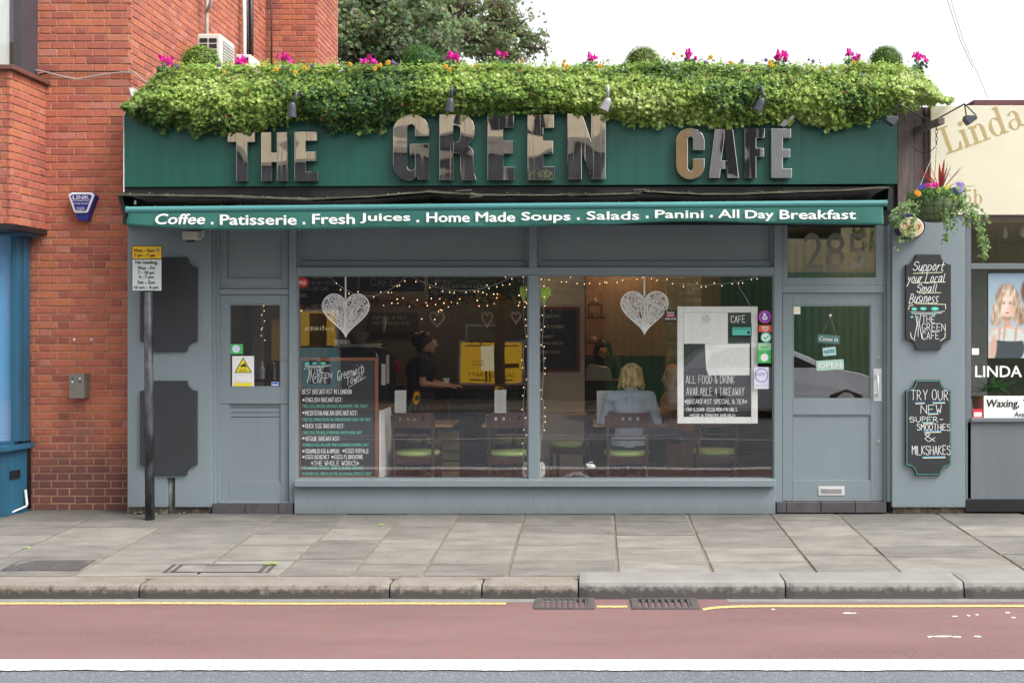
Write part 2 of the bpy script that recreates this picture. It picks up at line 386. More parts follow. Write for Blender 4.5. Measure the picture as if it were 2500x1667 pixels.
def organic(name, m, prims, voxel, parent=None, smooth=4, **kw):
    """prims: ('c', p1, p2, r1, r2) tapered limbs and ('e', centre, radii) masses, fused into one continuous surface"""
    b = MB()
    for q in prims:
        if q[0] == 'c':
            p1, p2 = Vector(q[1]), Vector(q[2]); b.tube([p1, p2], q[3], 14, q[4]); b.ell(p1, q[3], 14, 10); b.ell(p2, q[4], 14, 10)
        else: b.ell(q[1], q[2], 18, 14, rot=q[3] if len(q) > 3 else None)
    me = bpy.data.meshes.new('t'); me.from_pydata(b.v, [], b.f)
    bm = bmesh.new(); bm.from_mesh(me); bmesh.ops.recalc_face_normals(bm, faces=bm.faces); bm.to_mesh(me); bm.free()
    ob = bpy.data.objects.new('t', me); col.objects.link(ob)
    r = ob.modifiers.new('r', 'REMESH'); r.mode = 'VOXEL'; r.voxel_size = voxel
    if smooth:
        s = ob.modifiers.new('s', 'SMOOTH'); s.factor = .5; s.iterations = smooth
    dg = bpy.context.evaluated_depsgraph_get(); ev = ob.evaluated_get(dg); m2 = bpy.data.meshes.new_from_object(ev)
    n = len(m2.vertices); V = np.zeros(n*3); m2.vertices.foreach_get('co', V); V = V.reshape(-1, 3)
    out = MB(); out.v = [tuple(v) for v in V]; out.f = [tuple(p.vertices) for p in m2.polygons]
    bpy.data.objects.remove(ob); bpy.data.meshes.remove(me); bpy.data.meshes.remove(m2)
    return out.build(name, m, parent, smooth=True, recalc=False, **kw)
# ============================================================ GROUND
def laminations(m, c):
    '''thin dark splits and chips running along the bedding of the stone'''
    n = m.node_tree.nodes; l = m.node_tree.links; p = n['Principled BSDF']; src = p.inputs['Base Color'].links[0].from_socket
    ge = n.new('ShaderNodeNewGeometry'); mp = n.new('ShaderNodeMapping'); mp.inputs['Scale'].default_value = (2.2, 17, 1); mp.inputs['Rotation'].default_value = (0, 0, .03); l.new(ge.outputs['Position'], mp.inputs[0])
    nz = n.new('ShaderNodeTexNoise'); nz.inputs['Scale'].default_value = 1.6; nz.inputs['Detail'].default_value = 7; nz.inputs['Roughness'].default_value = .7; l.new(mp.outputs[0], nz.inputs['Vector'])
    mr = n.new('ShaderNodeMapRange'); mr.inputs['From Min'].default_value = .64; mr.inputs['From Max'].default_value = .68; mr.inputs['To Max'].default_value = .75; l.new(nz.outputs['Fac'], mr.inputs['Value'])
    mx = n.new('ShaderNodeMix'); mx.data_type = 'RGBA'; l.new(mr.outputs[0], mx.inputs[0]); l.new(src, mx.inputs[6]); mx.inputs[7].default_value = (*c, 1); l.new(mx.outputs[2], p.inputs['Base Color'])
m_slab = mat('york_stone', (.155, .145, .128), .8, .0, 2.6, c2=(.255, .24, .215), thr=(.32, .7), bump=.006, bscale=12, obj=.17, speck=(16, .68, (.13, .11, .095)), stretch=(1, 2.2, 1))
def grime(m, c, coord, lo, hi, nscale, namp, amount=.85):
    '''ragged grime creeping over a surface, edge broken up by noise'''
    n = m.node_tree.nodes; l = m.node_tree.links; p = n['Principled BSDF']; src = p.inputs['Base Color'].links[0].from_socket
    ge = n.new('ShaderNodeNewGeometry'); sp = n.new('ShaderNodeSeparateXYZ'); l.new(ge.outputs['Position'], sp.inputs[0])
    nz = n.new('ShaderNodeTexNoise'); nz.inputs['Scale'].default_value = nscale; nz.inputs['Detail'].default_value = 8; nz.inputs['Roughness'].default_value = .65; l.new(ge.outputs['Position'], nz.inputs['Vector'])
    a = n.new('ShaderNodeMath'); a.operation = 'MULTIPLY_ADD'; l.new(nz.outputs['Fac'], a.inputs[0]); a.inputs[1].default_value = namp; l.new(sp.outputs[coord], a.inputs[2])
    mr = n.new('ShaderNodeMapRange'); mr.inputs['From Min'].default_value = lo; mr.inputs['From Max'].default_value = hi; mr.inputs['To Min'].default_value = 0; mr.inputs['To Max'].default_value = amount; l.new(a.outputs[0], mr.inputs['Value'])
    mx = n.new('ShaderNodeMix'); mx.data_type = 'RGBA'; l.new(mr.outputs[0], mx.inputs[0]); l.new(src, mx.inputs[6]); mx.inputs[7].default_value = (*c, 1); l.new(mx.outputs[2], p.inputs['Base Color'])
laminations(m_slab, (.085, .07, .06))
grime(m_slab, (.075, .068, .062), 'Y', -.2, .5, 2.4, 1.1, .7)
m_joint = mat('sandy_joint', (.19, .165, .13), .95, .3, 20)
m_kerb = mat('old_granite_kerb', (.26, .235, .205), .9, 0, 3, c2=(.20, .16, .13), thr=(.4, .7), bump=.003, bscale=60, speck=(120, .58, (.12, .11, .10)))
m_kerb2 = mat('grey_granite_kerb', (.25, .24, .225), .85, .12, 4, bump=.002, bscale=60, speck=(150, .58, (.2, .2, .2)))
def kgrime(m, c, lvl, band=.03, amt=.88):
    n = m.node_tree.nodes; l = m.node_tree.links; p = n['Principled BSDF']; src = p.inputs['Base Color'].links[0].from_socket
    ge = n.new('ShaderNodeNewGeometry'); sp = n.new('ShaderNodeSeparateXYZ'); l.new(ge.outputs['Position'], sp.inputs[0])
    nz = n.new('ShaderNodeTexNoise'); nz.inputs['Scale'].default_value = 16; nz.inputs['Detail'].default_value = 8; nz.inputs['Roughness'].default_value = .7; l.new(ge.outputs['Position'], nz.inputs['Vector'])
    a = n.new('ShaderNodeMath'); a.operation = 'MULTIPLY_ADD'; l.new(nz.outputs['Fac'], a.inputs[0]); a.inputs[1].default_value = .16; l.new(sp.outputs['Z'], a.inputs[2])
    mr = n.new('ShaderNodeMapRange'); mr.inputs['From Min'].default_value = lvl; mr.inputs['From Max'].default_value = lvl + band; mr.inputs['To Min'].default_value = amt; mr.inputs['To Max'].default_value = 0; l.new(a.outputs[0], mr.inputs['Value'])
    mx = n.new('ShaderNodeMix'); mx.data_type = 'RGBA'; l.new(mr.outputs[0], mx.inputs[0]); l.new(src, mx.inputs[6]); mx.inputs[7].default_value = (*c, 1); l.new(mx.outputs[2], p.inputs['Base Color'])
kgrime(m_kerb, (.04, .035, .032), -.052, .035); kgrime(m_kerb2, (.05, .046, .044), -.045, .04); kgrime(m_grey, (.09, .095, .092), .05, .14, .55)
m_red = mat('red_asphalt', (.17, .085, .083), .9, .0, 1.0, c2=(.25, .132, .125), thr=(.3, .72), stretch=(.45, 1.6, 1), bump=.006, bscale=110, speck=(48, .54, (.16, .135, .145)))
laminations(m_red, (.12, .07, .07))
m_asph = mat('grey_asphalt', (.13, .14, .158), .9, .1, 1.5, bump=.005, bscale=130, speck=(70, .55, (.24, .25, .28)))
m_gutter = mat('gutter_tarmac', (.22, .22, .21), .9, .15, 6, bump=.003, bscale=90, speck=(110, .6, (.12, .12, .12)))
def wornmat(name, c):
    m, n, l, p = newmat(name)
    ge = n.new('ShaderNodeNewGeometry'); nz = n.new('ShaderNodeTexNoise'); nz.inputs['Scale'].default_value = 60; nz.inputs['Detail'].default_value = 6; l.new(ge.outputs['Position'], nz.inputs['Vector'])
    r = n.new('ShaderNodeValToRGB'); r.color_ramp.elements[0].position = .38; r.color_ramp.elements[1].position = .5
    r.color_ramp.elements[0].color = (*[x*.45 for x in c], 1); r.color_ramp.elements[1].color = (*c, 1)
    l.new(nz.outputs['Fac'], r.inputs['Fac']); l.new(r.outputs[0], p.inputs['Base Color']); p.inputs['Roughness'].default_value = .75
    return m
m_wline = wornmat('white_road_paint', (.82, .82, .8)); m_yline = wornmat('yellow_road_paint', (.66, .5, .2))
road = MB()
ys = [-2.45, -2.9, -4.2, -6, -8, -10, -13.2]
rv = [(x, y, road_z(y)) for y in ys for x in (-40, 40)]
road.add(rv, [(2*i, 2*i+1, 2*i+3, 2*i+2) for i in range(len(ys)-1)])
road = road.build('road', m_asph, kind='structure', recalc=False)
def strip(pts_top, pts_bot, dz, name, m, parent, **kw):
    b = MB(); n = len(pts_top); b.add([(p[0], p[1], road_z(p[1]) + dz) for p in pts_top] + [(p[0], p[1], road_z(p[1]) + dz) for p in pts_bot], [(i, i+1, n+i+1, n+i) for i in range(n-1)])
    return b.build(name, m, parent, recalc=False, **kw)
xs = list(np.arange(-9, 9.01, .04))
strip([(x, -2.47) for x in xs], [(x, -4.50) for x in xs], .004, 'red_lane_surface', m_red, road, label='red surfaced cycle lane beside the kerb')
strip([(x, -2.47) for x in xs if x < -.1], [(x, -2.74 - .01*noise.noise((x*1.5, 0, 0))) for x in xs if x < -.1], .006, 'gutter', m_gutter, road)
strip([(x, -2.47) for x in xs if x > .95], [(x, -2.74 - .02*noise.noise((x*1.5, 0, 0))) for x in xs if x > .95], .006, 'gutter', m_gutter, road)
strip([(x, -4.29) for x in xs], [(x, -4.518 - .014*noise.noise((x*3, 5, 0)) - .016*noise.noise((x*19, 1, 0))) for x in xs], .008, 'white_line', m_wline, road, label='thick white line at the edge of the red lane')
yl = [x for x in xs if x < -.6]
def yedge(x): return -2.755 - .02*noise.noise((x*.8, 2, 0))
strip([(x, yedge(x)) for x in yl], [(x, yedge(x) - .065 - .006*noise.noise((x*9, 3, 0))) for x in yl], .008, 'yellow_line', m_yline, road)
yr = [x for x in xs if x > .74]
def yedge2(x): return -2.84 - .13*math.exp(-(x-.74)/.12) - .01*noise.noise((x*.8, 2, 0))
strip([(x, yedge2(x)) for x in yr], [(x, yedge2(x) - .07 - .006*noise.noise((x*9, 3, 0))) for x in yr], .008, 'yellow_line', m_yline, road)
strip([(.035, -2.86), (.245, -2.86)], [(.035, -2.92), (.245, -2.92)], .008, 'yellow_line', m_yline, road)
for k in range(-3, 4):
    strip([(k*4.5-1.6, -8.02), (k*4.5+1.4, -8.02)], [(k*4.5-1.6, -8.12), (k*4.5+1.4, -8.12)], .006, 'centre_line', m_wline, road)
strip([(-18, -7.55), (18, -7.55)], [(-18, -7.63), (18, -7.63)], .006, 'centre_line', m_wline, road)
for (px, py, w) in [(2073, 1498, 38), (2330, 1506, 16), (2460, 1497, 12), (2365, 1504, 8), (2385, 1502, 8), (2475, 1509, 10), (2300, 1555, 46), (2335, 1556, 22), (2386, 1555, 18), (2270, 1556, 10), (1888, 1489, 9)]:
    c = Rp(px, py); w /= 300; n = 9
    b = MB(); b.add([(c[0] + w*.5*math.cos(2*math.pi*i/n)*random.uniform(.7, 1), c[1] + .018*math.sin(2*math.pi*i/n)*random.uniform(.6, 1.2), road_z(c[1]) + .007) for i in range(n)], [tuple(range(n))])
    b.build('paint_fleck', m_wline, road, recalc=False)
ground = MB().add([(-120, -70, -.26), (120, -70, -.26), (120, 160, -.26), (-120, 160, -.26)], [(0, 1, 2, 3)]).build('ground', m_asph, kind='structure', recalc=False)
# pavement bed + slabs
pv = MB(); pv.add([(-9, -2.45, pav_z(-2.45)-.006), (9, -2.45, pav_z(-2.45)-.006), (9, 0, -.006), (-9, 0, -.006), (9, .5, -.006), (-9, .5, -.006)], [(0, 1, 2, 3), (3, 2, 4, 5)])
pav = pv.build('pavement', m_joint, kind='structure', recalc=False)
def slab(x0, x1, y0, y1, top_l=0):
    g = random.choice([.004, .006, .009]); b = MB(); n = 5; top = []; 
    def zz(x, y): return pav_z(y) + .0035 * noise.noise((x*2.1, y*2.1, 3)) 
    tilt = random.uniform(-.003, .003); ti2 = random.uniform(-.003, .003)
    cxx, cyy = (x0+x1)/2, (y0+y1)/2
    loop = []
    def edge(xa, ya, xb, yb):
        for i in range(n):
            t = i/n; x = xa+(xb-xa)*t; y = ya+(yb-ya)*t
            j = .004*noise.noise((x*9, y*9, 7)); loop.append((x + (j if xa == xb else 0), y + (j if ya == yb else 0)))
    G2 = g + .007
    H2 = random.uniform(.009, .018)
    edge(x0+G2, y0+H2, x1-G2, y0+H2); edge(x1-G2, y0+H2, x1-G2, y1-H2); edge(x1-G2, y1-H2, x0+G2, y1-H2); edge(x0+G2, y1-H2, x0+G2, y0+H2)
    m = len(loop); lv = [(x, y, zz(x, y) + tilt*(x-cxx)*2 + ti2*(y-cyy)*2) for x, y in loop]
    inner = [((x-cxx)*(1-.012/(x1-x0))+cxx, (y-cyy)*(1-.012/(y1-y0))+cyy, z+.003) for x, y, z in lv]
    low = [(x, y, z-.012) for x, y, z in lv]
    b.add(inner + lv + low, [tuple(range(m))] + [(i, m+i, m+(i+1) % m, (i+1) % m) for i in range(m)] + [(m+i, 2*m+i, 2*m+(i+1) % m, m+(i+1) % m) for i in range(m)])
    return b.build('paving_slab', m_slab, pav, recalc=True)
jx = [-7.9, -7.0, -6.2, -5.4, -4.61, -3.82, -2.92, -2.30, -1.77, -1.25, -.63, .195, .895, 1.67, 2.30, 3.24, 4.05, 4.9, 5.7, 6.6]
KY = -2.385
for i in range(len(jx)-1):
    y = KY; rows = []
    while y < -.02:
        h = random.choice([.38, .45, .5, .55, .62, .7])
        if -y < h + .22: h = -y + .3
        rows.append((y, min(y+h, .3))); y += h
    for (a, b_) in rows: slab(jx[i], jx[i+1], a, b_)
# kerb stones
kerb = E('kerb', None, None, (0, -2.5, -.1), kind='structure')
kj = [-7.9, -6.3, Gp(355, 1415).x, Gp(958, 1415).x, Gp(1180, 1415).x, Gp(1413, 1415).x, Gp(1908, 1410).x, Gp(2335, 1410).x, 4.6, 6.2]
for i in range(len(kj)-1):
    new = i >= 5
    x0, x1 = kj[i]+.006, kj[i+1]-.006; w = .30 if new else .225
    yb = -2.38; yf = -2.625; top = pav_z(-2.4) + (.018 if new else -.004)
    if new: yb = -2.325
    prof = [(yb, -.26), (yb, top), (yf+.035, top-.004), (yf+.012, top-.014), (yf, top-.04), (yf-.012, ROADZ-.03), (yf, -.26)]
    b = MB(); m = max(6, int((x1-x0)/.05)); k = len(prof); vs = []
    for j in range(m+1):
        x = x0 + (x1-x0)*j/m
        for (yy, zz) in prof:
            q = .006*noise.noise((x*4, yy*6, zz*6)); e = .02 if j in (0, m) else 0
            vs.append((x, yy - q + (e*.5 if yy < yf+.02 else 0), zz + q*.5 - (.008 if e and zz > -.1 else 0)))
    fs = [(j*k+t, j*k+(t+1) % k, (j+1)*k+(t+1) % k, (j+1)*k+t) for j in range(m) for t in range(k)] + [tuple(range(k)), tuple(range(m*k+k-1, m*k-1, -1))]
    b.add(vs, fs)
    b.build('kerb_stone', m_kerb2 if new else m_kerb, kerb, smooth=False)
m_iron = mat('cast_iron', (.11, .10, .10), .6, .25, 15, metal=.3, bump=.002, bscale=60)
# gullies
for gi, (pa, pb_) in enumerate([(1305, 1452), (1542, 1706)]):
    x0, x1 = Rp(pa, 1480).x, Rp(pb_, 1480).x; y0, y1 = -2.97, -2.66; z = ROADZ + .022
    t = E('gully_grate', ['cast iron drain grate in the gutter, the left of two', 'rusty drain grate in the gutter where the yellow line curves away'][gi], 'drain cover', ((x0+x1)/2, -2.8, z), 'drain grates along the kerb')
    MB().box(x0, x1, y0, y0+.03, z-.03, z).box(x0, x1, y1-.03, y1, z-.03, z).box(x0, x0+.05, y0+.03, y1-.03, z-.03, z).box(x1-.05, x1, y0+.03, y1-.03, z-.03, z).build('frame', m_iron, t)
    n = 8; w = (x1-x0-.1)/n
    for k in range(n):
        xx = x0+.05+w*k
        MB().box(xx+w*.52, xx+w, y0+.03, y1-.03, z-.025, z-.004).build('bar', m_iron, t)
    MB().box(x0+.02, x1-.02, y0+.02, y1-.02, ROADZ+.006, ROADZ+.0075).build('pit', m_dark, t)
# covers in the pavement
def cover(pts, label, ring):
    P = [Gp(*p) for p in pts]; c = sum(P, Vector())/4
    t = E('utility_cover', label, 'manhole cover', c)
    def q(f, dz): return [c + (p-c)*f + Vector((0, 0, dz)) for p in P]
    a, d = q(1, .006), q(.93 if ring else .95, .006)
    b = MB(); b.add(a + d, [(i, (i+1) % 4, 4+(i+1) % 4, 4+i) for i in range(4)]); b.build('frame', m_iron, t, recalc=False)
    if ring:
        e = q(.78, .0065); b = MB(); f2 = q(.86, .0062); b.add(f2 + e, [(i, (i+1) % 4, 4+(i+1) % 4, 4+i) for i in range(4)]); b.build('frame', m_iron, t, recalc=False)
        b = MB(); b.add(q(.93, .004), [(0, 1, 2, 3)]).build('lid', m_slab, t, recalc=False)
    else:
        b = MB(); b.add(q(.95, .003), [(0, 1, 2, 3)]).build('lid', m_iron, t, recalc=False)
        b = MB(); x0, x1 = min(p.x for p in P)+.06, max(p.x for p in P)-.02; 
        u = P[1]-P[0]; v = P[3]-P[0]
        for i in range(20):
            for j in range(9):
                s_ = P[0] + u*((i+.7)/21) + v*((j+.7)/10); s_.z += .004; rr = .009
                b.add([s_+Vector((-rr, 0, 0)), s_+Vector((0, -rr*.6, .0)), s_+Vector((rr, 0, 0)), s_+Vector((0, rr*.6, .0)), s_+Vector((0, 0, .006))], [(0, 1, 4), (1, 2, 4), (2, 3, 4), (3, 0, 4)])
        b.build('studs', m_iron, t, kind='stuff', recalc=False)
cover([(47, 1369), (234, 1368), (192, 1394), (0, 1394)], 'chequered iron cover in the pavement at the far left', False)
cover([(424, 1378), (676, 1378), (656, 1399), (395, 1399)], 'framed cover with stone inset in the pavement near the kerb', True)
# litter: fallen leaves, butts
rnd = random.Random(3); b = MB()
for k in range(150):
    px = rnd.uniform(20, 2480); py = rnd.choice([rnd.uniform(1262, 1285), rnd.uniform(1262, 1400)]); p = Gp(px, py); s_ = rnd.uniform(.003, .010); a = rnd.uniform(0, 6)
    cc = rnd.choice([(.4, .45, .1), (.25, .4, .08), (.45, .4, .3), (.3, .2, .1), (.5, .5, .46), (.12, .08, .05)])
    b.add([(p.x+s_*math.cos(a+k2*1.57)*(1 if k2 % 2 else .5), p.y+s_*math.sin(a+k2*1.57)*(1 if k2 % 2 else .5), p.z+.008+.004*(k2 % 2)) for k2 in range(4)], [(0, 1, 2, 3)], cc)
b.build('pavement_litter', m_petal, kind='stuff', recalc=False)
def bigleaf(px, py, s_, cc, label, g=None):
    p = Gp(px, py); b = MB(); n = 10; vs = [(p.x, p.y, p.z+.022)]
    for i in range(n): a = 2*math.pi*i/n; r_ = s_*(1 if i % 2 else .55); vs.append((p.x+r_*math.cos(a)*1.3, p.y+r_*math.sin(a), p.z+.009+.004*(i % 3)))
    b.add(vs, [(0, i+1, (i+1) % n+1) for i in range(n)], cc); b.build('fallen_leaf', m_petal, label=label, cat='leaf', group='leaves fallen on the pavement', recalc=False)
bigleaf(664, 1379, .05, (.35, .42, .12), 'curled yellow green leaf lying on the framed pavement cover')
bigleaf(930, 1284, .025, (.3, .5, .08), 'small bright green leaf on the pavement below the big blackboard')
bigleaf(65, 1340, .025, (.35, .5, .2), 'pale leaf on the paving above the chequered iron cover')
for (px, py, lb) in [(150, 1243, 'cigarette end on the pavement at the foot of the brick wall')]:
    p = Gp(px, py); MB().tube([p+Vector((0, 0, .01)), p+Vector((.035, .005, .03))], .005, 6).build('cigarette_end', m_white, label=lb, cat='cigarette')
p = Rp(627, 1461); MB().add([p+Vector(q) for q in [(-.03, 0, .02), (.0, .01, .05), (.035, 0, .02), (.01, -.02, .03)]], [(0, 1, 2, 3)]).build('paper_scrap', m_paper, label='crumpled white scrap of paper in the gutter', cat='litter', recalc=False)

# ============================================================ BRICK BUILDING, left
YB = .25
bb = E('brick_building', 'red brick building at the left with a projecting bay', 'building', (-5.2, YB, 0))
course = 18.45/ (F/(D+YB)); BH = course - .012; SLn, HD = .2155, .1025; J = .012
nobj = [0]; stuffb = MB()
meshes = {}
def brick_mesh(L, Wd):
    key = (round(L, 3), round(Wd, 3))
    if key not in meshes:
        b = MB(); e = .004
        b.add([(-L/2, e, 0), (L/2, e, 0), (L/2, e, BH), (-L/2, e, BH), (-L/2+e, 0, e), (L/2-e, 0, e), (L/2-e, 0, BH-e), (-L/2+e, 0, BH-e), (-L/2, .03, 0), (L/2, .03, 0), (L/2, .03, BH), (-L/2, .03, BH)],
              [(4, 5, 6, 7), (0, 1, 5, 4), (1, 2, 6, 5), (2, 3, 7, 6), (3, 0, 4, 7), (0, 8, 9, 1), (1, 9, 10, 2), (2, 10, 11, 3), (3, 11, 8, 0)])
        me = bpy.data.meshes.new('brick'); me.from_pydata(b.v, [], b.f); me.materials.append(m_brick); meshes[key] = (me, b)
    return meshes[key]
def brick_face(o, u, nrm, length, z0, z1, indiv=False, seed=0):
    """Flemish bond over a vertical face: o corner, u horizontal dir, nrm outward"""
    rnd = random.Random(seed); o = Vector(o); u = Vector(u).normalized(); nrm = Vector(nrm).normalized()
    r = 0; z = z0
    while z < z1 - .01:
        x = 0 if r % 2 else -(SLn/2 - HD/2 + .0) - .055
        k = r % 2; x = [-.165, 0][r % 2] + rnd.uniform(-.004, .004); st = 0
        while x < length:
            L = SLn if (st % 2 == 0) else HD
            a, b_ = max(x, 0), min(x+L, length)
            if b_ - a > .03:
                me, mb = brick_mesh(b_-a, 0)
                c = Vector((o.x, o.y, 0)) + u*((a+b_)/2) + Vector((0, 0, z)) + nrm*(.007 + rnd.uniform(-.0015, .0025))
                rot = Matrix((u, -nrm, Vector((0, 0, 1)))).transposed()
                if indiv and nobj[0] < 298 and (r, st) in indiv_ok(r, st):
                    ob = bpy.data.objects.new('brick', me); col.objects.link(ob); ob.location = c; ob.rotation_euler = rot.to_euler(); ob.rotation_euler.y += rnd.uniform(-.006, .006)
                    setparent(ob, bb); nobj[0] += 1
                else:
                    stuffb.add([c + rot @ Vector(v) for v in mb.v], mb.f)
            x += L + J; st += 1
        z += course; r += 1
def indiv_ok(r, st): return {(r, st)}
xl, xr = Xp(40, YB), Xp(321, YB)
# backing (mortar) walls
MB().box(-8, xr-.012, YB+.0, YB+.3, -.1, 7.5).box(xr-.3, xr-.012, YB+.3, 4.9, -.1, 9).box(xr-.3, Xp(776, 4.9)-.012, 4.9, 6.2, -.1, 10).build('wall', m_mortar, bb)
brick_face((xl, YB, 0.0), (1, 0, 0), (0, -1, 0), xr-xl, .0, 4.95, True, 1)
brick_face((xr-.012, YB, 2.5), (0, 1, 0), (1, 0, 0), 4.65, 2.5, 7.0, False, 2)
brick_face((xr, 4.9, 2.5), (1, 0, 0), (0, -1, 0), Xp(776, 4.9)-xr, 2.5, 7.6, False, 3)
brick_face((Xp(776, 4.9)-.012, 4.9, 2.5), (0, 1, 0), (1, 0, 0), 1.25, 2.5, 8.2, False, 4)
# bay
bx, by = -5.236, -.44
zb0, zb1 = 2.69, 4.07
MB().box(-8, bx-.012, by+.012, YB, zb0, zb1).build('bay_wall', m_mortar, bb)
brick_face((-7.2, by+.012, zb0), (1, 0, 0), (0, -1, 0), -7.2*-1+bx, zb0, zb1, False, 5)
brick_face((bx-.012, by, zb0), (0, 1, 0), (1, 0, 0), YB-by, zb0, zb1, False, 6)
stuffb.build('brickwork', m_brick, bb, kind='stuff', recalc=False)
MB().box(-8, bx+.04, by-.04, YB+.02, zb1+.002, zb1+.045).build('coping', mat('brown_coping', (.13, .05, .04), .6), bb, bevel=.006)
MB().box(-8, bx+.01, by+.0, YB, zb0-.05, zb0-.003).build('soffit', m_black, bb)
# bay window over the apron
MB().box(-8, Xp(33, -.0)-.01, -.06, -.055, zb1+.06, 6.4).build('curtain', mat('net_curtain', (.62, .66, .62), .9, .12, 3, stretch=(12, 12, .5)), bb)
MB().box(Xp(33, -.1), Xp(50, -.1), -.1, YB-.01, zb1+.045, 6.6).box(-8, Xp(33, -.1), -.1, -.03, zb1+.046, zb1+.1).build('window_frame', mat('dark_frame', (.055, .05, .06), .5), bb)
MB().box(-8, Xp(33, -.1), -.085, -.08, zb1+.1, 6.4).build('pane', m_glass, bb)
# blue shopfront below the bay
bs = E('blue_shopfront', 'blue painted shopfront under the brick bay at the far left', 'shopfront', (-5.6, 0, 0))
MB().pb(-800, 558, 60, 574, -.1, .3).build('head_rail', m_blue, bs, bevel=.004)
MB().pb(27, 574, 43, 1078, -.02, .1).build('post', m_blue, bs, bevel=.004)
MB().pb(45, 574, 59, 1078, .08, .12).build('post', m_blue, bs, bevel=.004)
MB().pb(-800, 574, 27, 1078, .03, .01).build('poster', mat('blue_window_film', (.10, .36, .62), .5, .2, 1.2, c2=(.28, .36, .62), thr=(.3, .75), stretch=(1, 1, .4)), bs)
MB().pb(-800, 574, 27, 1078, .012, .005).build('pane', m_glass, bs)
MB().pb(-800, 1078, 30, 1087, -.05, .1).build('bead', m_blue, bs, bevel=.003)
b = MB(); s1 = [(-9, -.2), (Xp(12, -.2), -.2), (Xp(72, .12), .12), (Xp(72, .12), .22), (-9, .22)]
zs0, zs1 = Zp(1100, -.1), Zp(1087, -.1)
b.add([(x, y, zs0) for x, y in s1] + [(x, y, zs1) for x, y in s1], [(4, 3, 2, 1, 0), (5, 6, 7, 8, 9)] + [(i, (i+1) % 5, 5+(i+1) % 5, 5+i) for i in range(5)]); b.build('sill', m_blue, bs, bevel=.003)
b = MB(); s1 = [(-9, -.14), (Xp(8, -.14), -.14), (Xp(64, .16), .16), (Xp(64, .16), .22), (-9, .22)]
b.add([(x, y, -.03) for x, y in s1] + [(x, y, zs0) for x, y in s1], [(4, 3, 2, 1, 0), (5, 6, 7, 8, 9)] + [(i, (i+1) % 5, 5+(i+1) % 5, 5+i) for i in range(5)]); b.build('panel', m_blue, bs)
p0, p1 = Vector((Xp(26, -.05), -.06, 0)), Vector((Xp(51, .09), .075, 0)); nn = Vector((.6, -.8, 0)).normalized()*.012
b = MB(); zt, zb = Zp(1148, 0), Zp(1168, 0); b.add([p0+nn+Vector((0, 0, zb)), p1+nn+Vector((0, 0, zb)), p1+nn+Vector((0, 0, zt)), p0+nn+Vector((0, 0, zt)), p0+Vector((0, 0, zb)), p1+Vector((0, 0, zb)), p1+Vector((0, 0, zt)), p0+Vector((0, 0, zt))], [(0, 1, 2, 3), (4, 7, 6, 5), (0, 4, 5, 1), (1, 5, 6, 2), (2, 6, 7, 3), (3, 7, 4, 0)]); b.build('letterbox', m_black, bs)
MB().tube([Wp(66, 640, .2), Wp(67, 1000, .2), Wp(69, 1240, .2)], .026, 10).build('drain_pipe', m_black, label='black pipe between the blue shopfront and the brick wall', cat='pipe', smooth=True)
MB().tube([Wp(62, 1195, .12), Wp(66, 1232, .12)], .012, 6).tube([Wp(66, 1234, .1), Wp(30, 1250, -.02)], .008, 6).build('broken_trim', m_white, label='broken white plastic trim at the foot of the blue shopfront', cat='trim')
# cables on the brick wall
def cable(pts, y, r, m, label, sag=0):
    P = []
    for i in range(len(pts)-1):
        a, c = Wp(*pts[i], y), Wp(*pts[i+1], y)
        for k in range(4): t = k/4; P.append(a.lerp(c, t))
    P.append(Wp(*pts[-1], y)); return MB().tube(P, r, 6).build('cable', m, label=label, cat='cable', smooth=True)
cable([(60, 176), (95, 184), (128, 176), (165, 174), (325, 176)], .225, .006, m_bwire, 'black cable clipped level across the top of the brick wall')
cable([(0, 165), (85, 171), (118, 178), (165, 190), (190, 194), (240, 184), (296, 177), (328, 178), (345, 192), (375, 215)], .2, .006, m_wire, 'pale cable sagging across the top of the brick wall')
cable([(118, 177), (99, 182), (96, 200), (96, 355), (92, 361), (75, 362)], .22, .006, m_bwire, 'black cable dropping down beside the bay')
cable([(0, 300), (28, 300), (78, 320), (80, 400), (84, 440), (78, 480), (86, 540), (82, 575), (60, 605), (60, 640)], .2, .007, m_bwire, 'black cable running from the bay down to the pipe')
MB().pb(58, 352, 72, 378, .2, .03).build('junction_box', m_wire, label='small grey junction box on the bay', cat='junction box', bevel=.003)
# alarm box
def alarm(cx, cy):
    t = E('alarm_box', 'white rimmed blue security alarm box on the brick wall', 'alarm', Wp(cx, cy, .2))
    m_ab = mat('alarm_blue', (.02, .028, .2), .35); m_wp = mat('white_plastic', (.7, .73, .76), .4)
    b = MB(); b.pprism([(168, 477), (176, 471), (224, 471), (233, 478), (216, 524), (212, 538), (190, 538), (185, 524)], .155, .1); b.build('base', m_ab, t, bevel=.006)
    b = MB(); b.pprism([(166, 476), (175, 470), (222, 470), (230, 477), (214, 517), (210, 520), (183, 520), (180, 517)], .135, .02); b.build('rim', m_wp, t, bevel=.006)
    b = MB(); b.pprism([(172, 478), (177, 475), (220, 475), (224, 479), (210, 516), (185, 516)], .132, .005); b.build('face', m_ab, t)
    txt('LINK', (178, 478, 218, 486.5), .131, m_white, t, bold=.015); txt('INTEGRATED', (175, 488, 219, 491.5), .131, m_white, t)
    txt('security services', (177, 495, 217, 500), .131, m_white, t); txt('01623', (188, 506, 206, 510.5), .131, m_white, t); txt('649013', (186, 512, 208, 516), .131, m_white, t)
alarm(200, 505)
t = E('cigarette_bin', 'grey metal cigarette bin fixed low on the brick wall', 'ash bin', Wp(188, 940, .2))
m_bin = mat('bin_grey', (.2, .19, .16), .5, .15, 9, metal=.3)
MB().pb(168, 915, 205, 972, .11, .14).build('body', m_bin, t, bevel=.004)
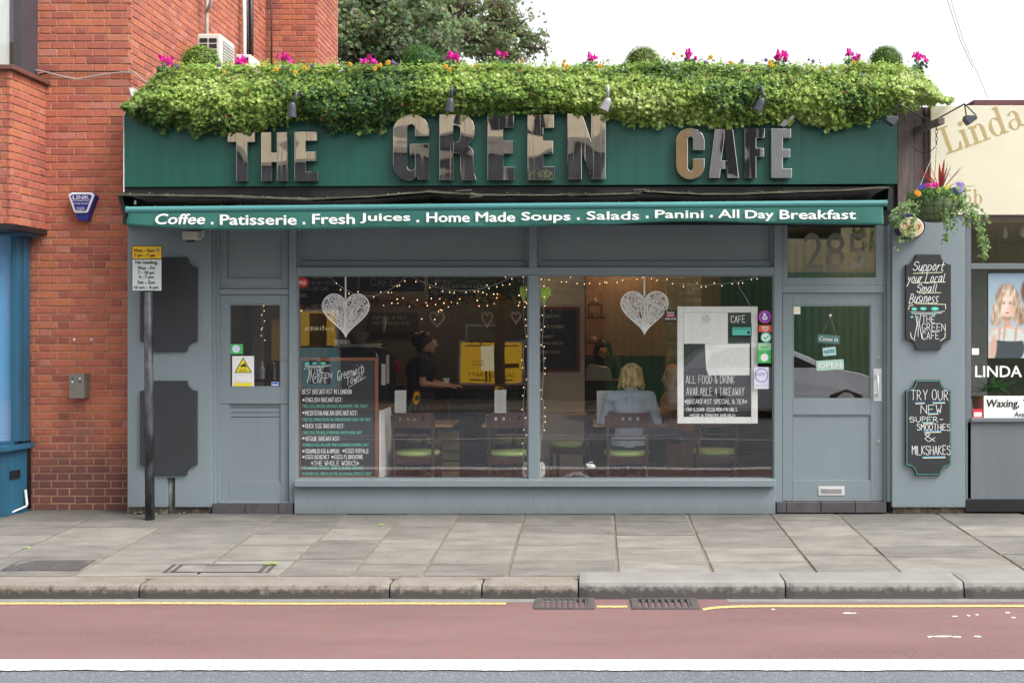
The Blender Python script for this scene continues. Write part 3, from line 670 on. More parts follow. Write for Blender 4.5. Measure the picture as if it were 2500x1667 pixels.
MB().pb(170, 912, 207, 915, .12, .13).build('lid', m_bin, t, bevel=.002)
for (px, py, c_) in [(177, 924, 0), (195, 924, 1), (177, 932, 1), (195, 932, 0)]:
    MB().lathe((Xp(px, .11), .106, Zp(py, .11)), [(.0085, .004), (.0085, .0), (.0, .0)], 10, 'y').build('stub_hole', m_white if c_ else m_dark, t)
for px in (181, 223):
    p = Wp(px, 829, .24); MB().ell(p, .012, 8, 6).build('wall_plug', m_white, label=f'white plug in the brick wall, the {"left" if px == 181 else "right"} of the pair above the cigarette bin', cat='wall plug')
# floodlight at the corner, AC units, pipes on the return wall
t = E('corner_floodlight', 'white floodlight at the corner where the ivy meets the bricks', 'floodlight', Wp(322, 230, .1))
b = MB(); b.pprism([(313, 214), (324, 213), (338, 232), (336, 240), (320, 240)], .0, .1); b.build('housing', m_wire, t, bevel=.006)
b = MB(); b.pprism([(316, 217), (323, 216), (334, 232), (321, 236)], -.012, .01); b.build('lens', m_white, t)
MB().tube([Wp(326, 240, .08), Wp(330, 256, .2)], .012, 8).build('bracket', m_wire, t)
m_ac = mat('ac_cream_metal', (.62, .6, .55), .5, .06, 6)
t = E('air_conditioner', 'large cream air conditioner box above the ivy beside the brick wall', 'air conditioner', Wp(510, 170, 1.55), 'air conditioners on the roof')
MB().pb(482, 83, 538, 230, 1.55, .5).build('casing', m_ac, t, bevel=.012)
for i in range(6):
    for (a, b_) in ((487, 506), (510, 529)):
        MB().pb(a, 94+i*14, b_, 104+i*14, 1.544, .01).build('slot', m_dark, t)
x_ = Xp(538, 1.55)
MB().box(x_+.001, x_+.008, 1.63, 1.99, Zp(200, 1.6), Zp(98, 1.6)).build('grille_recess', mat('grille_grey', (.28, .27, .25), .5), t)
for k in range(14): MB().box(x_+.008, x_+.016, 1.63, 1.99, Zp(199-k*7, 1.6), Zp(197-k*7, 1.6)).build('grille_bar', m_ac, t)
t = E('air_conditioner', 'small cream air conditioner half hidden behind pink flowers', 'air conditioner', Wp(600, 160, 2.5), 'air conditioners on the roof')
MB().pb(575, 133, 612, 230, 2.5, .5).build('casing', m_ac, t, bevel=.012)
for (a, b_) in ((577, 584), (588, 595), (599, 606)): MB().pb(a, 141, b_, 152, 2.494, .01).build('slot', m_dark, t)
for (px, y, r_, m_, lb) in [(505, 2.2, .02, m_wire, 'grey pipe rising behind the large air conditioner'), (597, 3.65, .022, m_white, 'white pipe on the brick return wall'), (613, 3.85, .03, m_black, 'thick black pipe on the brick return wall'), (604, 3.7, .014, m_black, 'thin black pipe beside the white pipe'), (663, 4.85, .012, m_bwire, 'thin black cable down the far brick pier')]:
    MB().tube([Wp(px, 240, y), Wp(px, 60, y), Wp(px-1, -80, y)], r_, 10).build('wall_pipe', m_, label=lb, cat='pipe', smooth=True)
MB().tube([Wp(505, 30, 2.2), Wp(515, 8, 2.1), Wp(517, -40, 2.1)], .02, 8).build('wall_pipe', m_wire, label='bent grey cable near the top of the return wall', cat='pipe', smooth=True)
# ============================================================ CAFE SHELL
cafe = E('cafe_building', 'single storey grey painted cafe front with green fascia board', 'building', (-.5, 0, 0))
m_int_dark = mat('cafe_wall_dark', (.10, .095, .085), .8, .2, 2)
m_tile = mat('slate_tile', (.075, .07, .078), .45, .25, 9)
m_brown = mat('brown_cafe_wall', (.26, .15, .085), .8, .12, 2)
m_cream = mat('cream_cafe_wall', (.55, .47, .36), .8, .08, 2)
m_floor = mat('cafe_floor', (.05, .04, .035), .5, .3, 6)
xL, xR = Xp(517), Xp(2177)
b = MB()
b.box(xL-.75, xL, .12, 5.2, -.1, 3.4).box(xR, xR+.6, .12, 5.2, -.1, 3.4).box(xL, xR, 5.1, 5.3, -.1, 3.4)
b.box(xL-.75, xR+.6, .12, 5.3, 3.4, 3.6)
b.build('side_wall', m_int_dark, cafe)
MB().box(xL, xR, .12, 5.1, 2.86, 2.95).build('ceiling', mat('cafe_ceiling', (.3, .25, .19), .8), cafe)
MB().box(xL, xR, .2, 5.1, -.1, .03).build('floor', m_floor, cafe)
MB().box(xL-.02, xR+.02, .16, .4, Zp(548), 3.4).build('lintel', m_int_dark, cafe)
# pilaster left (boxed panel with a pipe slot) and right
def pilaster(pts, y, dep, name='pilaster', **kw):
    return MB().pprism(pts, y, dep).build(name, m_grey, cafe, bevel=.004, **kw)
pilaster([(311, 500), (516, 500), (516, 1237.5), (427, 1237.5), (427, 1166), (408, 1166), (408, 1237.5), (311, 1237.5)], 0, .12)
MB().pb(311, 1160, 516, 1262, .05, .2).build('rubble_base', mat('old_brick_rubble', (.10, .085, .065), .95, 0, 12, c2=(.3, .26, .2), thr=(.45, .7), bump=.02, bscale=25), cafe)
rr_ = random.Random(5)
for k in range(16):
    px = rr_.uniform(318, 512)
    if 405 < px < 430: continue
    p = Wp(px, rr_.uniform(1250, 1258), .03); MB().ell(p, (rr_.uniform(.01, .03), .03, rr_.uniform(.008, .02)), 6, 4).build('rubble_stone', bpy.data.materials['old_brick_rubble'], cafe)
t = E('waste_pipe', 'short grey waste pipe in the slot at the foot of the left pilaster', 'pipe', Wp(417, 1257, .06))
MB().tube([Wp(417, 1160, .06), Wp(417, 1258, .06)], .0245, 12).build('pipe', m_grey, t, smooth=True); MB().lathe(tuple(Wp(417, 1202, .06)), [(.0, -.008), (.031, -.008), (.031, .012), (.0, .012)], 12).build('collar', m_grey, t)
pilaster([(2178, 526), (2357, 526), (2357, 1238), (2178, 1238)], 0, .12)
MB().pb(2180, 1230, 2357, 1252, .05, .2).build('rubble_base', bpy.data.materials['old_brick_rubble'], cafe)
fr = lambda name, x0, y0, x1, y1, y, d, m=None, bv=.003, par=None: MB().pb(x0, y0, x1, y1, y, d).build(name, m or m_grey, par or cafe, bevel=bv)
# left door surround
fr('door_post', 516, 500, 526, 1229, .03, .13); fr('door_post', 526.3, 500, 536, 1229, .06, .10)
fr('door_post', 705.5, 500, 723.5, 1228, .04, .13)
fr('head_rail', 536.3, 705.5, 705.2, 719, .06, .10)
def recessed(x0, y0, x1, y1, y, name='upper_panel', inset=18):
    """framed panel: flat field set back with a raised moulding"""
    t_ = fr(name, x0, y0, x1, y1, y+.035, .06, bv=0)
    for (a, b_, c, d) in [(x0, y0, x0+inset*.6, y1), (x1-inset*.6, y0, x1, y1), (x0+inset*.6, y1-inset*.9, x1-inset*.6, y1), (x0+inset*.6, y0, x1-inset*.6, y0+inset*.9)]:
        MB().pb(a, b_, c, d, y+.008, .027).build('moulding', m_grey, t_, bevel=.005)
    return t_
recessed(536.5, 500, 705.2, 705, .075, inset=28)
recessed(724, 500, 1292, 652, .075, inset=16)
recessed(1311, 500, 1889, 652, .075, inset=16)
fr('head_rail', 723.8, 652.3, 1889.7, 671.5, .03, .12)
# doors
def door(x0, y0, x1, y1, gx0, gy0, gx1, gy1, px0, py0, px1, py1, y, label):
    d = E('door', None, None, Wp((x0+x1)/2, y1, y)); setparent(d, cafe); CH.setdefault(cafe.name, []).append(d); d['label'] = label
    [MB().pb(q0, y0, q1, y1, y, .045).build('stile', m_grey, d, bevel=.003) for q0, q1 in ((x0, gx0), (gx1, x1))]
    for q0, q1 in ((y0, gy0), (gy1, py0), (py1, y1)): MB().pb(gx0+.2, q0, gx1-.2, q1, y, .045).build('rail', m_grey, d, bevel=.003)
    MB().pb(gx0+.2, py0+.2, gx1-.2, py1-.2, y+.016, .02).build('panel', m_grey, d)
    b = MB()
    for q in [(gx0+.3, gy0+.3, gx0+3, gy1-.3), (gx1-3, gy0+.3, gx1-.3, gy1-.3), (gx0+3, gy1-3, gx1-3, gy1-.3), (gx0+3, gy0+.3, gx1-3, gy0+3), (gx0+.3, py0+.3, gx0+3, py1-.3), (gx1-3, py0+.3, gx1-.3, py1-.3), (gx0+3, py1-3, gx1-3, py1-.3), (gx0+3, py0+.3, gx1-3, py0+3)]: b.pb(*q, y+.006, .012)
    b.build('bead', m_grey, d, bevel=.003)
    MB().pb(gx0+.3, gy0+.3, gx1-.3, gy1-.3, y+.02, .006).build('pane', m_dglass, d)
    return d
dl = door(537, 720, 705, 1224, 559, 742, 686, 945.6, 559, 987, 686, 1177, .08, 'narrow grey side door with a small pane')
b = MB()
for py in (994, 1006, 1017): b.pb(561, py, 685, py+1.3, .094, .004)
b.build('groove', m_dark, dl); MB().pprism([(537.5, 985.2), (700, 985.6), (705, 983.8), (705, 985), (700, 987), (537.5, 986.4)], .0785, .01).build('crack', m_dark, dl)
def lock(px, py, y, r, par):
    c = Wp(px, py, y); k = MB().lathe(tuple(c), [(r, .004), (r, -.004), (r*.8, -.008), (0.0, -.008)], 16, 'y').build('lock', m_chrome, par, smooth=False)
    MB().box(c.x-.003, c.x+.003, c.y-.0095, c.y-.007, c.z-.009, c.z+.006).build('keyhole', m_dark, par)
lock(696, 879, .08, .024, dl)
dr = door(1910.5, 715.5, 2157.5, 1222.5, 1935, 745, 2126, 975, 1934, 1012, 2126, 1174.5, .08, 'cafe entrance door with a steel pull handle')
lock(2145, 877, .08, .024, dr); lock(2145, 1080, .08, .022, dr)
h = MB().pb(2132.5, 900, 2152.5, 979, .074, .006).build('handle', m_alu, dr, bevel=.001)
pz = [(2143, 917), (2143, 963)]
MB().tube([Wp(2142, 917, .07), Wp(2142.5, 918, .02), Wp(2143, 922, .008), Wp(2143, 940, .004), Wp(2143, 958, .008), Wp(2142.5, 962, .02), Wp(2142, 963, .07)], .009, 10).build('grip', m_alu, dr, smooth=True)
for p in pz: MB().lathe(tuple(Wp(p[0]-1, p[1], .072)), [(.019, .0), (.016, -.008), (0, -.008)], 14, 'y').build('rose', m_alu, dr)
lb = MB().pb(1998, 1187, 2062, 1209, .074, .006).build('letterbox', m_alu, dr, bevel=.002)
MB().pb(2005, 1192, 2055, 1204, .070, .004).build('flap', m_chrome, dr, bevel=.002)
c = Wp(2027, 770, .1); MB().lathe(tuple(c), [(.013, 0), (.013, -.006), (.006, -.007), (0, -.007)], 14, 'y').build('spyhole', m_alu, dr)
# thresholds
def step(x0, x1, joints, y0p, y1p, name):
    b = MB().pb(x0+2, y0p+1.5, x1-2, y1p, .03, .3).build(name, m_joint, cafe); js = [x0] + joints + [x1]
    for i in range(len(js)-1): MB().pb(js[i]+1.1, y0p+.5, js[i+1]-1.1, y1p, .015, .25).build('tile', m_tile, b, bevel=.003)
step(517, 716, [598, 679], 1228, 1258, 'threshold'); step(1895, 2165, [1920, 2004, 2088], 1225, 1251, 'threshold')
fr('door_sill', 536, 1224.3, 706, 1228, .05, .12); 
# main windows
fr('mullion', 1291, 500, 1310.7, 652.2, .02, .12); fr('mullion', 1290, 671.7, 1315, 1170.8, .02, .12)
fr('door_post', 1890, 500, 1909.8, 1225, .04, .13)
fr('door_post', 2158, 500, 2166, 1225, .06, .10); fr('door_post', 2166.3, 500, 2177.5, 1225, .03, .13)
fr('window_sill', 717.5, 1171, 1894, 1189, -.06, .2, bv=.008); fr('stall_riser', 718.5, 1189.3, 1893, 1254.5, 0, .14, bv=.004)
MB().pb(1302, 1190, 1303, 1254, -.001, .003).build('seam', mat('paint_seam', tuple(x*.7 for x in GREY), .6), cafe)
fr('door_head', 1910, 695.5, 2157.8, 715, .06, .1); 
w1 = MB().pb(724, 671.8, 1289.7, 1170.8, .085, .006).build('shop_window', m_glass, cafe, label='left large shop window pane'); w2 = MB().pb(1315.3, 671.8, 1889.6, 1170.8, .085, .006).build('shop_window', m_glass, cafe, label='right large shop window pane')
def beads(x0, y0, x1, y1, y, par, w=4):
    b = MB(); b.pb(x0, y0, x0+w, y1, y, .02).pb(x1-w, y0, x1, y1, y, .02).pb(x0+w, y0, x1-w, y0+w, y, .02).pb(x0+w, y1-w, x1-w, y1, y, .02); b.build('glazing_bead', m_grey, par, bevel=.002)
beads(724, 671.8, 1290, 1170.8, .06, cafe, 3.5); beads(1315, 671.8, 1889.6, 1170.8, .06, cafe, 3.5)
# transom light over the entrance door
tr = MB().pb(1910, 500, 1922.5, 695.3, .06, .05).pb(2138.5, 500, 2157.8, 695.3, .06, .05).pb(1922.7, 678, 2138.3, 695.3, .06, .05).pb(1922.7, 500, 2138.3, 540, .06, .05).build('transom_window', m_grey, cafe, bevel=.003)
MB().pb(1922.7, 540.3, 2138.3, 677.8, .085, .006).build('pane', m_dglass, tr)
m_etch = mat('etched_number', (.18, .172, .14), .8, .1, 8)
txt('285', (1964, 569, 2112, 658), .0845, m_etch, tr)
# ---- boards on the pilasters
def notch(x0, y0, x1, y1, r=25, y=-.03):
    P = []
    for (cx_, cy_, a0) in [(x0, y0, 0), (x1, y0, 1), (x1, y1, 2), (x0, y1, 3)]:
        for k in range(7):
            t_ = k/6*math.pi/2
            if a0 == 0: q = (cx_ + r*math.sin(t_), cy_ + r*math.cos(t_))
            elif a0 == 1: q = (cx_ - r*math.cos(t_), cy_ + r*math.sin(t_))
            elif a0 == 2: q = (cx_ - r*math.sin(t_), cy_ - r*math.cos(t_))
            else: q = (cx_ + r*math.cos(t_), cy_ - r*math.sin(t_))
            P.append(q)
    return P
def nboard(rect, label, m, yb=-.03):
    t_ = E('notched_board', label, 'board', Wp((rect[0]+rect[2])/2, rect[3], yb), 'notched boards on the pilasters')
    MB().pprism(notch(*rect), yb, .03).build('board', m, t_, bevel=.003); return t_
nboard((341.6, 628.5, 480.4, 858), 'blank dark board with scooped corners, upper on the left pilaster behind the sign pole', m_blank)
nboard((341.6, 929.5, 480.4, 1159), 'blank dark board with scooped corners, lower on the left pilaster behind the sign pole', m_blank)
t = nboard((2211.6, 621, 2322, 853.5), 'chalk board reading Support your Local Small Business', m_slate); y = -.0315
b = MB(); chalk(b, 'Support', (2230, 639, 2305, 668), y, 1.7, slant=.3); chalk(b, 'your Local', (2216, 668, 2306, 698), y, 1.6, slant=.25); chalk(b, 'Small', (2240, 694, 2287, 713), y, 1.6, slant=.25); chalk(b, 'Business', (2222, 717, 2291, 741), y, 1.6, slant=.25)
def logo(b, bg, x, y_, w, h, yy, wp=1.2):
    """the tree and THE GREEN CAFE lettering; x,y_ top left"""
    f = lambda u, v: (x+u*w, y_+v*h)
    for (u0, u1, v) in [(.02, .98, .12), (.05, .9, .17)]: line(b, [f(u0, v), f((u0+u1)/2, v+.03), f(u1, v-.02)], yy, wp)
    line(b, [f(.16, .22), f(.2, .5), f(.12, .95)], yy, wp*1.3); line(b, [f(.3, .2), f(.26, .5), f(.34, .95)], yy, wp*1.3); line(b, [f(.22, .25), f(.23, .9)], yy, wp)
    chalk(b, 'THE', (x+.34*w, y_+.24*h, x+.7*w, y_+.46*h), yy, wp); chalk(b, 'GREEN', (x+.34*w, y_+.48*h, x+w, y_+.72*h), yy, wp); chalk(b, 'CAFE', (x+.34*w, y_+.74*h, x+.82*w, y_+.98*h), yy, wp)
    for (u, v, r_) in [(.12, .03, .09), (.38, .02, .1), (.7, .02, .11), (.05, .28, .05), (.66, .2, .06)]:
        cx_, cy_ = f(u, v); n = 9; pts = [(Xp(cx_ + r_*w*math.cos(2*math.pi*i/n)*random.uniform(.8, 1.1), yy), yy-.0012, Zp(cy_ + r_*w*.5*math.sin(2*math.pi*i/n)*random.uniform(.8, 1.1), yy)) for i in range(n)]
        bg.add(pts, [tuple(reversed(range(n)))])
bg_ = MB(); logo(b, bg_, 2222, 752, 86, 78, y)
b.build('lettering', m_chalk, t, recalc=False); bg_.build('foliage_drawing', m_chalkg, t, recalc=False)
b = MB()
for q in [[(2230, 667.5), (2301, 665)], [(2229, 691), (2308, 688)], [(2243, 715.5), (2297, 714.5)], [(2236, 741), (2302, 743)], [(2218, 756), (2220, 746), (2230, 745)], [(2298, 743), (2308, 743), (2309, 754)], [(2223, 812), (2225, 824), (2234, 831)], [(2308, 811), (2307, 824), (2296, 832)]]: line(b, q, y-.001, 1.6)
b.build('underline', m_chalky, t, recalc=False)
t = nboard((2211.6, 927.5, 2322, 1160), 'chalk board reading Try Our New Super-Smoothies & Milkshakes', m_slate)
b = MB()
for (s_, r_) in [('TRY OUR', (2225, 951, 2315, 977)), ('NEW', (2248, 988, 2298, 1009)), ('SUPER-', (2221, 1017, 2302, 1030)), ('SMOOTHIES', (2239, 1034, 2320, 1051)), ('&', (2258, 1057, 2283, 1077)), ('MILKSHAKES', (2227, 1087, 2320, 1110))]: chalk(b, s_, r_, y, 1.35)
b.build('lettering', m_chalk, t, recalc=False)
b = MB(); b2 = MB()
for (x0, x1, yy) in [(2234, 2257, 983), (2276, 2306, 982), (2264, 2290, 1009), (2252, 2277, 1031), (2256, 2296, 1053), (2252, 2307, 1115)]:
    line(b, [(x0, yy), (x1, yy-1)], y-.001, 1.8); line(b2, [(x0+2, yy+2.6), (x1+1, yy+1.6)], y-.001, 1.8)
b.build('underline', m_chalkb, t, recalc=False); b2.build('underline', m_chalky, t, recalc=False)
b = MB(); q = notch(2214, 930, 2319.6, 1157.5, 24); line(b, q + [q[0]], y-.001, .7); b.build('outline', m_chalkg, t, recalc=False)
# security light under the awning
t = E('security_light', 'small cream security light under the left end of the awning', 'light', Wp(470, 575, -.1))
m_cr = mat('cream_plastic', (.5, .48, .42), .5)
MB().pb(444, 564, 482, 585, -.14, .1).build('housing', m_cr, t, bevel=.01); MB().pprism([(476, 562), (497, 562), (496, 575), (487, 585), (476, 585)], -.04, .05).build('bracket', m_cr, t, bevel=.006)
MB().ell(Wp(466, 588, -.09), (.04, .03, .014), 10, 6).build('sensor', m_black, t)

# ============================================================ FASCIA SIGN
fs = E('fascia_sign', 'long green fascia board carrying the letters THE GREEN CAFE', 'shop sign', Wp(1250, 455, -.1))
b = MB(); b.prism([(Xp(303, -.12), Zp(457, -.12)), (Xp(2191, -.12), Zp(449.5, -.12)), (Xp(2191, -.12), Zp(262, -.12)), (Xp(318, -.12), Zp(272, -.12)), (Xp(308, -.12), Zp(275, -.12)), (Xp(303, -.12), Zp(282, -.12))], -.12, .1)
b.build('board', m_green, fs, bevel=.004)
MB().tube([Wp(302.3, 470, -.125), Wp(302.3, 282, -.125), Wp(306, 273, -.125), Wp(315, 270.5, -.125), Wp(360, 268, -.125)], .004, 6).build('white_edging', m_white, fs)
for px in (1553, 1956, 930): MB().pb(px, 272, px+1, 452, -.1215, .003).build('board_joint', mat('joint_green', (.008, .07, .05), .6) if px == 1553 else bpy.data.materials['joint_green'], fs)
yl = -.19; dpt = .05
def letter(P, holes=None, name='letter'):
    """P: list of convex-or-simple polygons in px, hole cut by bridging"""
    b = MB()
    for k, q in enumerate(P): b.pprism(q, yl, dpt)
    o = b.build(name, m_steel, fs, bevel=.002)
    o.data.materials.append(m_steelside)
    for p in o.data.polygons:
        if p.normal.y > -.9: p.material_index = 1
    return o
def rnd_(cx_, cy_, rx, ry, a0, a1, n=12): return [(cx_+rx*math.cos(R(a0+(a1-a0)*i/n)), cy_-ry*math.sin(R(a0+(a1-a0)*i/n))) for i in range(n+1)]
letter([[(556, 323), (622, 323), (622, 347), (604, 347), (604, 442), (577, 442), (577, 347), (556, 347)]])
letter([[(637.5, 323), (662, 323), (662, 373), (676, 373), (676, 323), (701, 323), (702, 442), (676, 442), (676, 396), (663, 396), (663, 442), (638, 442)]])
def Elet(x0, x1, y0, y1, st, arm, mid): # stem width
    my = y0+(y1-y0)*.5
    letter([[(x0, y0), (x1-2, y0), (x1-2, y0+arm), (x0+st, y0+arm), (x0+st, my-mid/2), (x1-4, my-mid/2), (x1-4, my+mid/2), (x0+st, my+mid/2), (x0+st, y1-arm), (x1, y1-arm), (x1, y1), (x0, y1)]])
Elet(719, 776, 322, 442, 27, 22, 23); Elet(1190.5, 1256, 279.5, 440, 38, 32, 31); Elet(1288, 1354, 279.5, 440, 38, 33, 31); Elet(1883, 1933, 314, 435, 28, 23, 21)
# G as one outline: outer arc then inner arc
def Cshape(x0, x1, y0, y1, w, top_gap, bot_gap, g=None):
    cx_ = (x0+x1)/2; rx = (x1-x0)/2; ry = rx*.95
    out = [(x1, top_gap)] + rnd_(cx_, y0+ry, rx, ry, 0, 180, 18) + rnd_(cx_, y1-ry, rx, ry, 180, 270 if g else 360, 14 if g else 18)
    ix0, ix1 = x0+w, x1-w; ir = (ix1-ix0)/2
    if g: out += [(x1-28, y1-12), (x1-27, y1-3), (x1, y1-3), (x1, g), (x0+w+7, g), (x0+w+7, g+27), (ix1, g+27)] + [(ix1, y1-w*.85-ir*.5)]
    else: out += [(x1, bot_gap), (ix1, bot_gap), (ix1, y1-w*.75-ir)]
    out += rnd_((ix0+ix1)/2, y1-w*.75-ir, ir, ir, 0 if g is None else 0, -180, 10)[1:]
    out += rnd_((ix0+ix1)/2, y0+w*.75+ir, ir, ir, 180, 0, 10) + [(ix1, top_gap)]
    letter([out])
Cshape(960, 1047.5, 278, 442, 34, 333, 0, g=352)
Cshape(1651, 1720, 313, 438, 28, 367, 388)
# R
o_ = [(1073, 279.5), (1130, 279.5)] + rnd_(1130, 318, 28.5, 37, 80, 0, 8) + rnd_(1130, 325, 28.5, 32, -5, -60, 6) + [(1150, 357)] + rnd_(1138, 372, 18, 16, 50, 0, 4) + [(1156, 400), (1158, 425), (1163, 440), (1127, 440), (1124, 420), (1124, 388)] + rnd_(1114, 384, 10, 10, -10, 80, 4) + [(1106, 373), (1106, 440), (1073, 440)]
# the bowl's hole is made by joining two pieces
left = [(1073, 279.5), (1106.5, 279.5), (1106.5, 440), (1073, 440)]
bowl = [(1106.5, 279.5), (1130, 279.5)] + rnd_(1130, 318, 28.5, 38.5, 85, 0, 9) + rnd_(1130, 322, 28.5, 34, -5, -60, 6) + rnd_(1136, 376, 20, 20, 65, 0, 5) + [(1156, 400), (1158, 425), (1163, 440), (1127, 440), (1124, 420), (1124, 388)] + rnd_(1114, 384, 10, 10, 0, 85, 4) + [(1106.5, 373.5), (1106.5, 347.5), (1112, 347.5)] + rnd_(1112, 336, 12, 11.5, -90, 0, 5) + rnd_(1112, 317, 12, 11, 0, 90, 5) + [(1106.5, 306)]
letter([left, bowl])
letter([[(1385, 277), (1421, 277), (1443, 344), (1443, 277), (1478, 277), (1478, 438), (1443, 438), (1420, 368), (1420, 438), (1386, 438)]])
# A: two halves, hole between
letter([[(1746, 315), (1768, 315), (1768, 340), (1761, 393), (1768, 393), (1768, 413), (1759.5, 413), (1757, 435), (1731, 435)], [(1768, 315), (1789, 315), (1804, 435), (1775, 435), (1773.5, 413), (1768, 413), (1768, 393), (1775, 393), (1768, 340)]])
letter([[(1818, 314), (1867, 314), (1867, 337), (1846, 337), (1846, 362), (1865, 362), (1865, 383), (1846, 383), (1846, 435), (1818, 435)]])
letter([[(1902, 306), (1913, 294), (1925, 284), (1941, 280), (1937, 292), (1925, 301), (1915, 310)]], name='accent')

# ============================================================ PLANTER, IVY, TOPIARY, FLOWERS
pl = E('roof_planter', 'long dark planter along the top of the fascia', 'planter', (-.3, 0, 3.75))
MB().box(Xp(385), Xp(2188), -.02, .42, 3.62, 4.08).build('trough', m_dark, pl)
xs_t = [300, 320, 350, 375, 400, 450, 700, 830, 1000, 1250, 1330, 1500, 1600, 1900, 2000, 2100, 2200, 2245, 2275, 2300, 2325]
ys_t = [258, 243, 212, 190, 172, 160, 160, 160, 163, 156, 165, 160, 152, 160, 165, 152, 162, 174, 204, 236, 244]
xs_b = [300, 340, 370, 400, 425, 450, 480, 520, 555, 590, 620, 660, 700, 725, 745, 770, 800, 850, 890, 915, 960, 1000, 1060, 1100, 1200, 1250, 1300, 1380, 1430, 1480, 1540, 1590, 1620, 1700, 1760, 1800, 1850, 1900, 1940, 2000, 2040, 2080, 2120, 2150, 2200, 2250, 2290, 2325]
ys_b = [272, 288, 300, 318, 300, 312, 326, 318, 327, 320, 322, 306, 300, 294, 288, 302, 315, 318, 322, 314, 292, 278, 276, 280, 279, 276, 274, 277, 279, 282, 300, 306, 298, 296, 304, 306, 296, 296, 286, 304, 312, 302, 298, 284, 275, 262, 252, 252]
top_at = lambda x: np.interp(x, xs_t, ys_t); bot_at = lambda x: np.interp(x, xs_b, ys_b) - 3
LEAF5 = [(0, .0), (-.55, -.18), (-.42, .18), (-.72, .48), (-.25, .5), (0, 1.0), (.25, .5), (.72, .48), (.42, .18), (.55, -.18)]
def add_leaf(b, p, nrm, size, colr, spin, shape=LEAF5, cup=.18):
    nrm = nrm.normalized(); u = nrm.orthogonal().normalized(); w = nrm.cross(u)
    cs, sn = math.cos(spin), math.sin(spin); uu = u*cs + w*sn; ww = nrm.cross(uu)
    vs = [p + nrm*(size*cup)]; m_ = len(shape)
    vs[0] = p + ww*(size*.3) + nrm*(size*cup)
    for (a, c_) in shape: vs.append(p + uu*(a*size) + ww*(c_*size))
    b.add(vs, [(0, i+1, (i+1) % m_ + 1) for i in range(m_)], colr)
rnd = random.Random(11)
ivyc = [(.19, .30, .055), (.30, .44, .085), (.45, .58, .14), (.045, .11, .035), (.09, .18, .05), (.62, .70, .32)]
b = MB()
def ivy_leaf(px, py, y, nrm, dark):
    q = noise.noise((px*.006, py*.008, 1.3)) + .35*noise.noise((px*.03, py*.03, 9))
    k = rnd.random()*.75 + .25 + q*.75
    if k < .2: c_ = ivyc[3]
    elif k < .38: c_ = ivyc[4]
    elif k < .62: c_ = ivyc[0]
    elif k < .9: c_ = ivyc[1]
    elif k < 1.16: c_ = ivyc[2]
    else: c_ = ivyc[5]
    if rnd.random() < .006: c_ = (.35, .14, .06)
    f = rnd.uniform(.8, 1.15); c_ = tuple(v*f for v in c_)
    add_leaf(b, Wp(px, py, y), nrm, rnd.uniform(.018, .037), c_, rnd.uniform(-1.1, 1.1) + math.pi, cup=rnd.uniform(-.1, .3))
N = 42000
for i in range(N):
    px = rnd.uniform(298, 2325); t0, b0 = top_at(px), bot_at(px)
    u = rnd.random()
    if rnd.random() < .04: u = 1 + rnd.random()*.06
    t0 += 7*noise.noise((px*.05, 3, 0)) + 5*noise.noise((px*.2, 7, 0)); b0 += 10*noise.noise((px*.045, 8, 0)) + 13*noise.noise((px*.15, 4, 2))
    py = t0 + (b0-t0)*u
    bulge = math.sin(min(1, max(0, u))*math.pi*.85+.15)
    y = -.13 - .22*bulge + .06*noise.noise((px*.018, py*.025, 5)) + .05*noise.noise((px*.07, py*.07, 8)) + rnd.random()**2*.13
    if u < .93 and noise.noise((px*.11, py*.11, 21)) > .36 + .2*rnd.random(): continue
    nrm = Vector((rnd.uniform(-.8, .8), -1, rnd.uniform(-.15, 1.1) + (.8 if u < .15 else 0)))
    ivy_leaf(px, py, y, nrm, 0)
for i in range(9000):       # the top of the mass, going back over the planter
    px = rnd.uniform(330, 2290); y = rnd.uniform(-.3, .42); py = top_at(px) + 4 + 7*noise.noise((px*.05, 3, 0)) + 6*rnd.random()
    p = Wp(px, py, -.2); p.y = y; b_ = b
    q = noise.noise((px*.006, 1, 1.3)); c_ = ivyc[1 if rnd.random() + q > .4 else 0]
    add_leaf(b, p + Vector((0, 0, rnd.uniform(-.03, .035))), Vector((rnd.uniform(-.5, .5), rnd.uniform(-.9, .3), 1)), rnd.uniform(.018, .032), tuple(v*rnd.uniform(.8, 1.2) for v in c_), rnd.uniform(0, 6))
for (px0, py0, L_) in [(398, 300, 32), (372, 292, 20), (545, 322, 14), (812, 316, 14), (935, 314, 14), (1200, 278, 10), (1220, 278, 8), (1612, 300, 16), (1742, 302, 12), (650, 300, 12), (880, 318, 12), (1480, 284, 14), (1570, 300, 10), (1690, 296, 12), (1930, 292, 14), (1780, 304, 12), (1130, 288, 9), (2020, 308, 16), (2072, 300, 12), (346, 280, 20), (480, 326, 12)]:
    for k in range(int(L_*2.2)):
        t_ = rnd.random(); ivy_leaf(px0 + rnd.uniform(-7, 7)*(1-t_*.7) + 4*math.sin(t_*4), py0 + L_*t_, -.16 - rnd.random()*.04, Vector((rnd.uniform(-.7, .7), -1, rnd.uniform(-.2, .8))), 0)
ivy = b.build('ivy_hedge', m_leaf, label='thick curtain of variegated ivy spilling over the top of the fascia', cat='ivy', kind='stuff', recalc=False)
b = MB()
for i in range(4, 42):
    p0 = Wp(300 + i*43.5, top_at(300+i*43.5)+25, -.1); b.tube([p0, p0+Vector((rnd.uniform(-.1, .1), -.12, -.15)), p0+Vector((rnd.uniform(-.2, .2), -.1, -.36))], .005, 5)
b.build('ivy_stems', mat('stem_brown', (.08, .06, .03), .9), kind='stuff', label='brown stems inside the ivy curtain', cat='ivy')
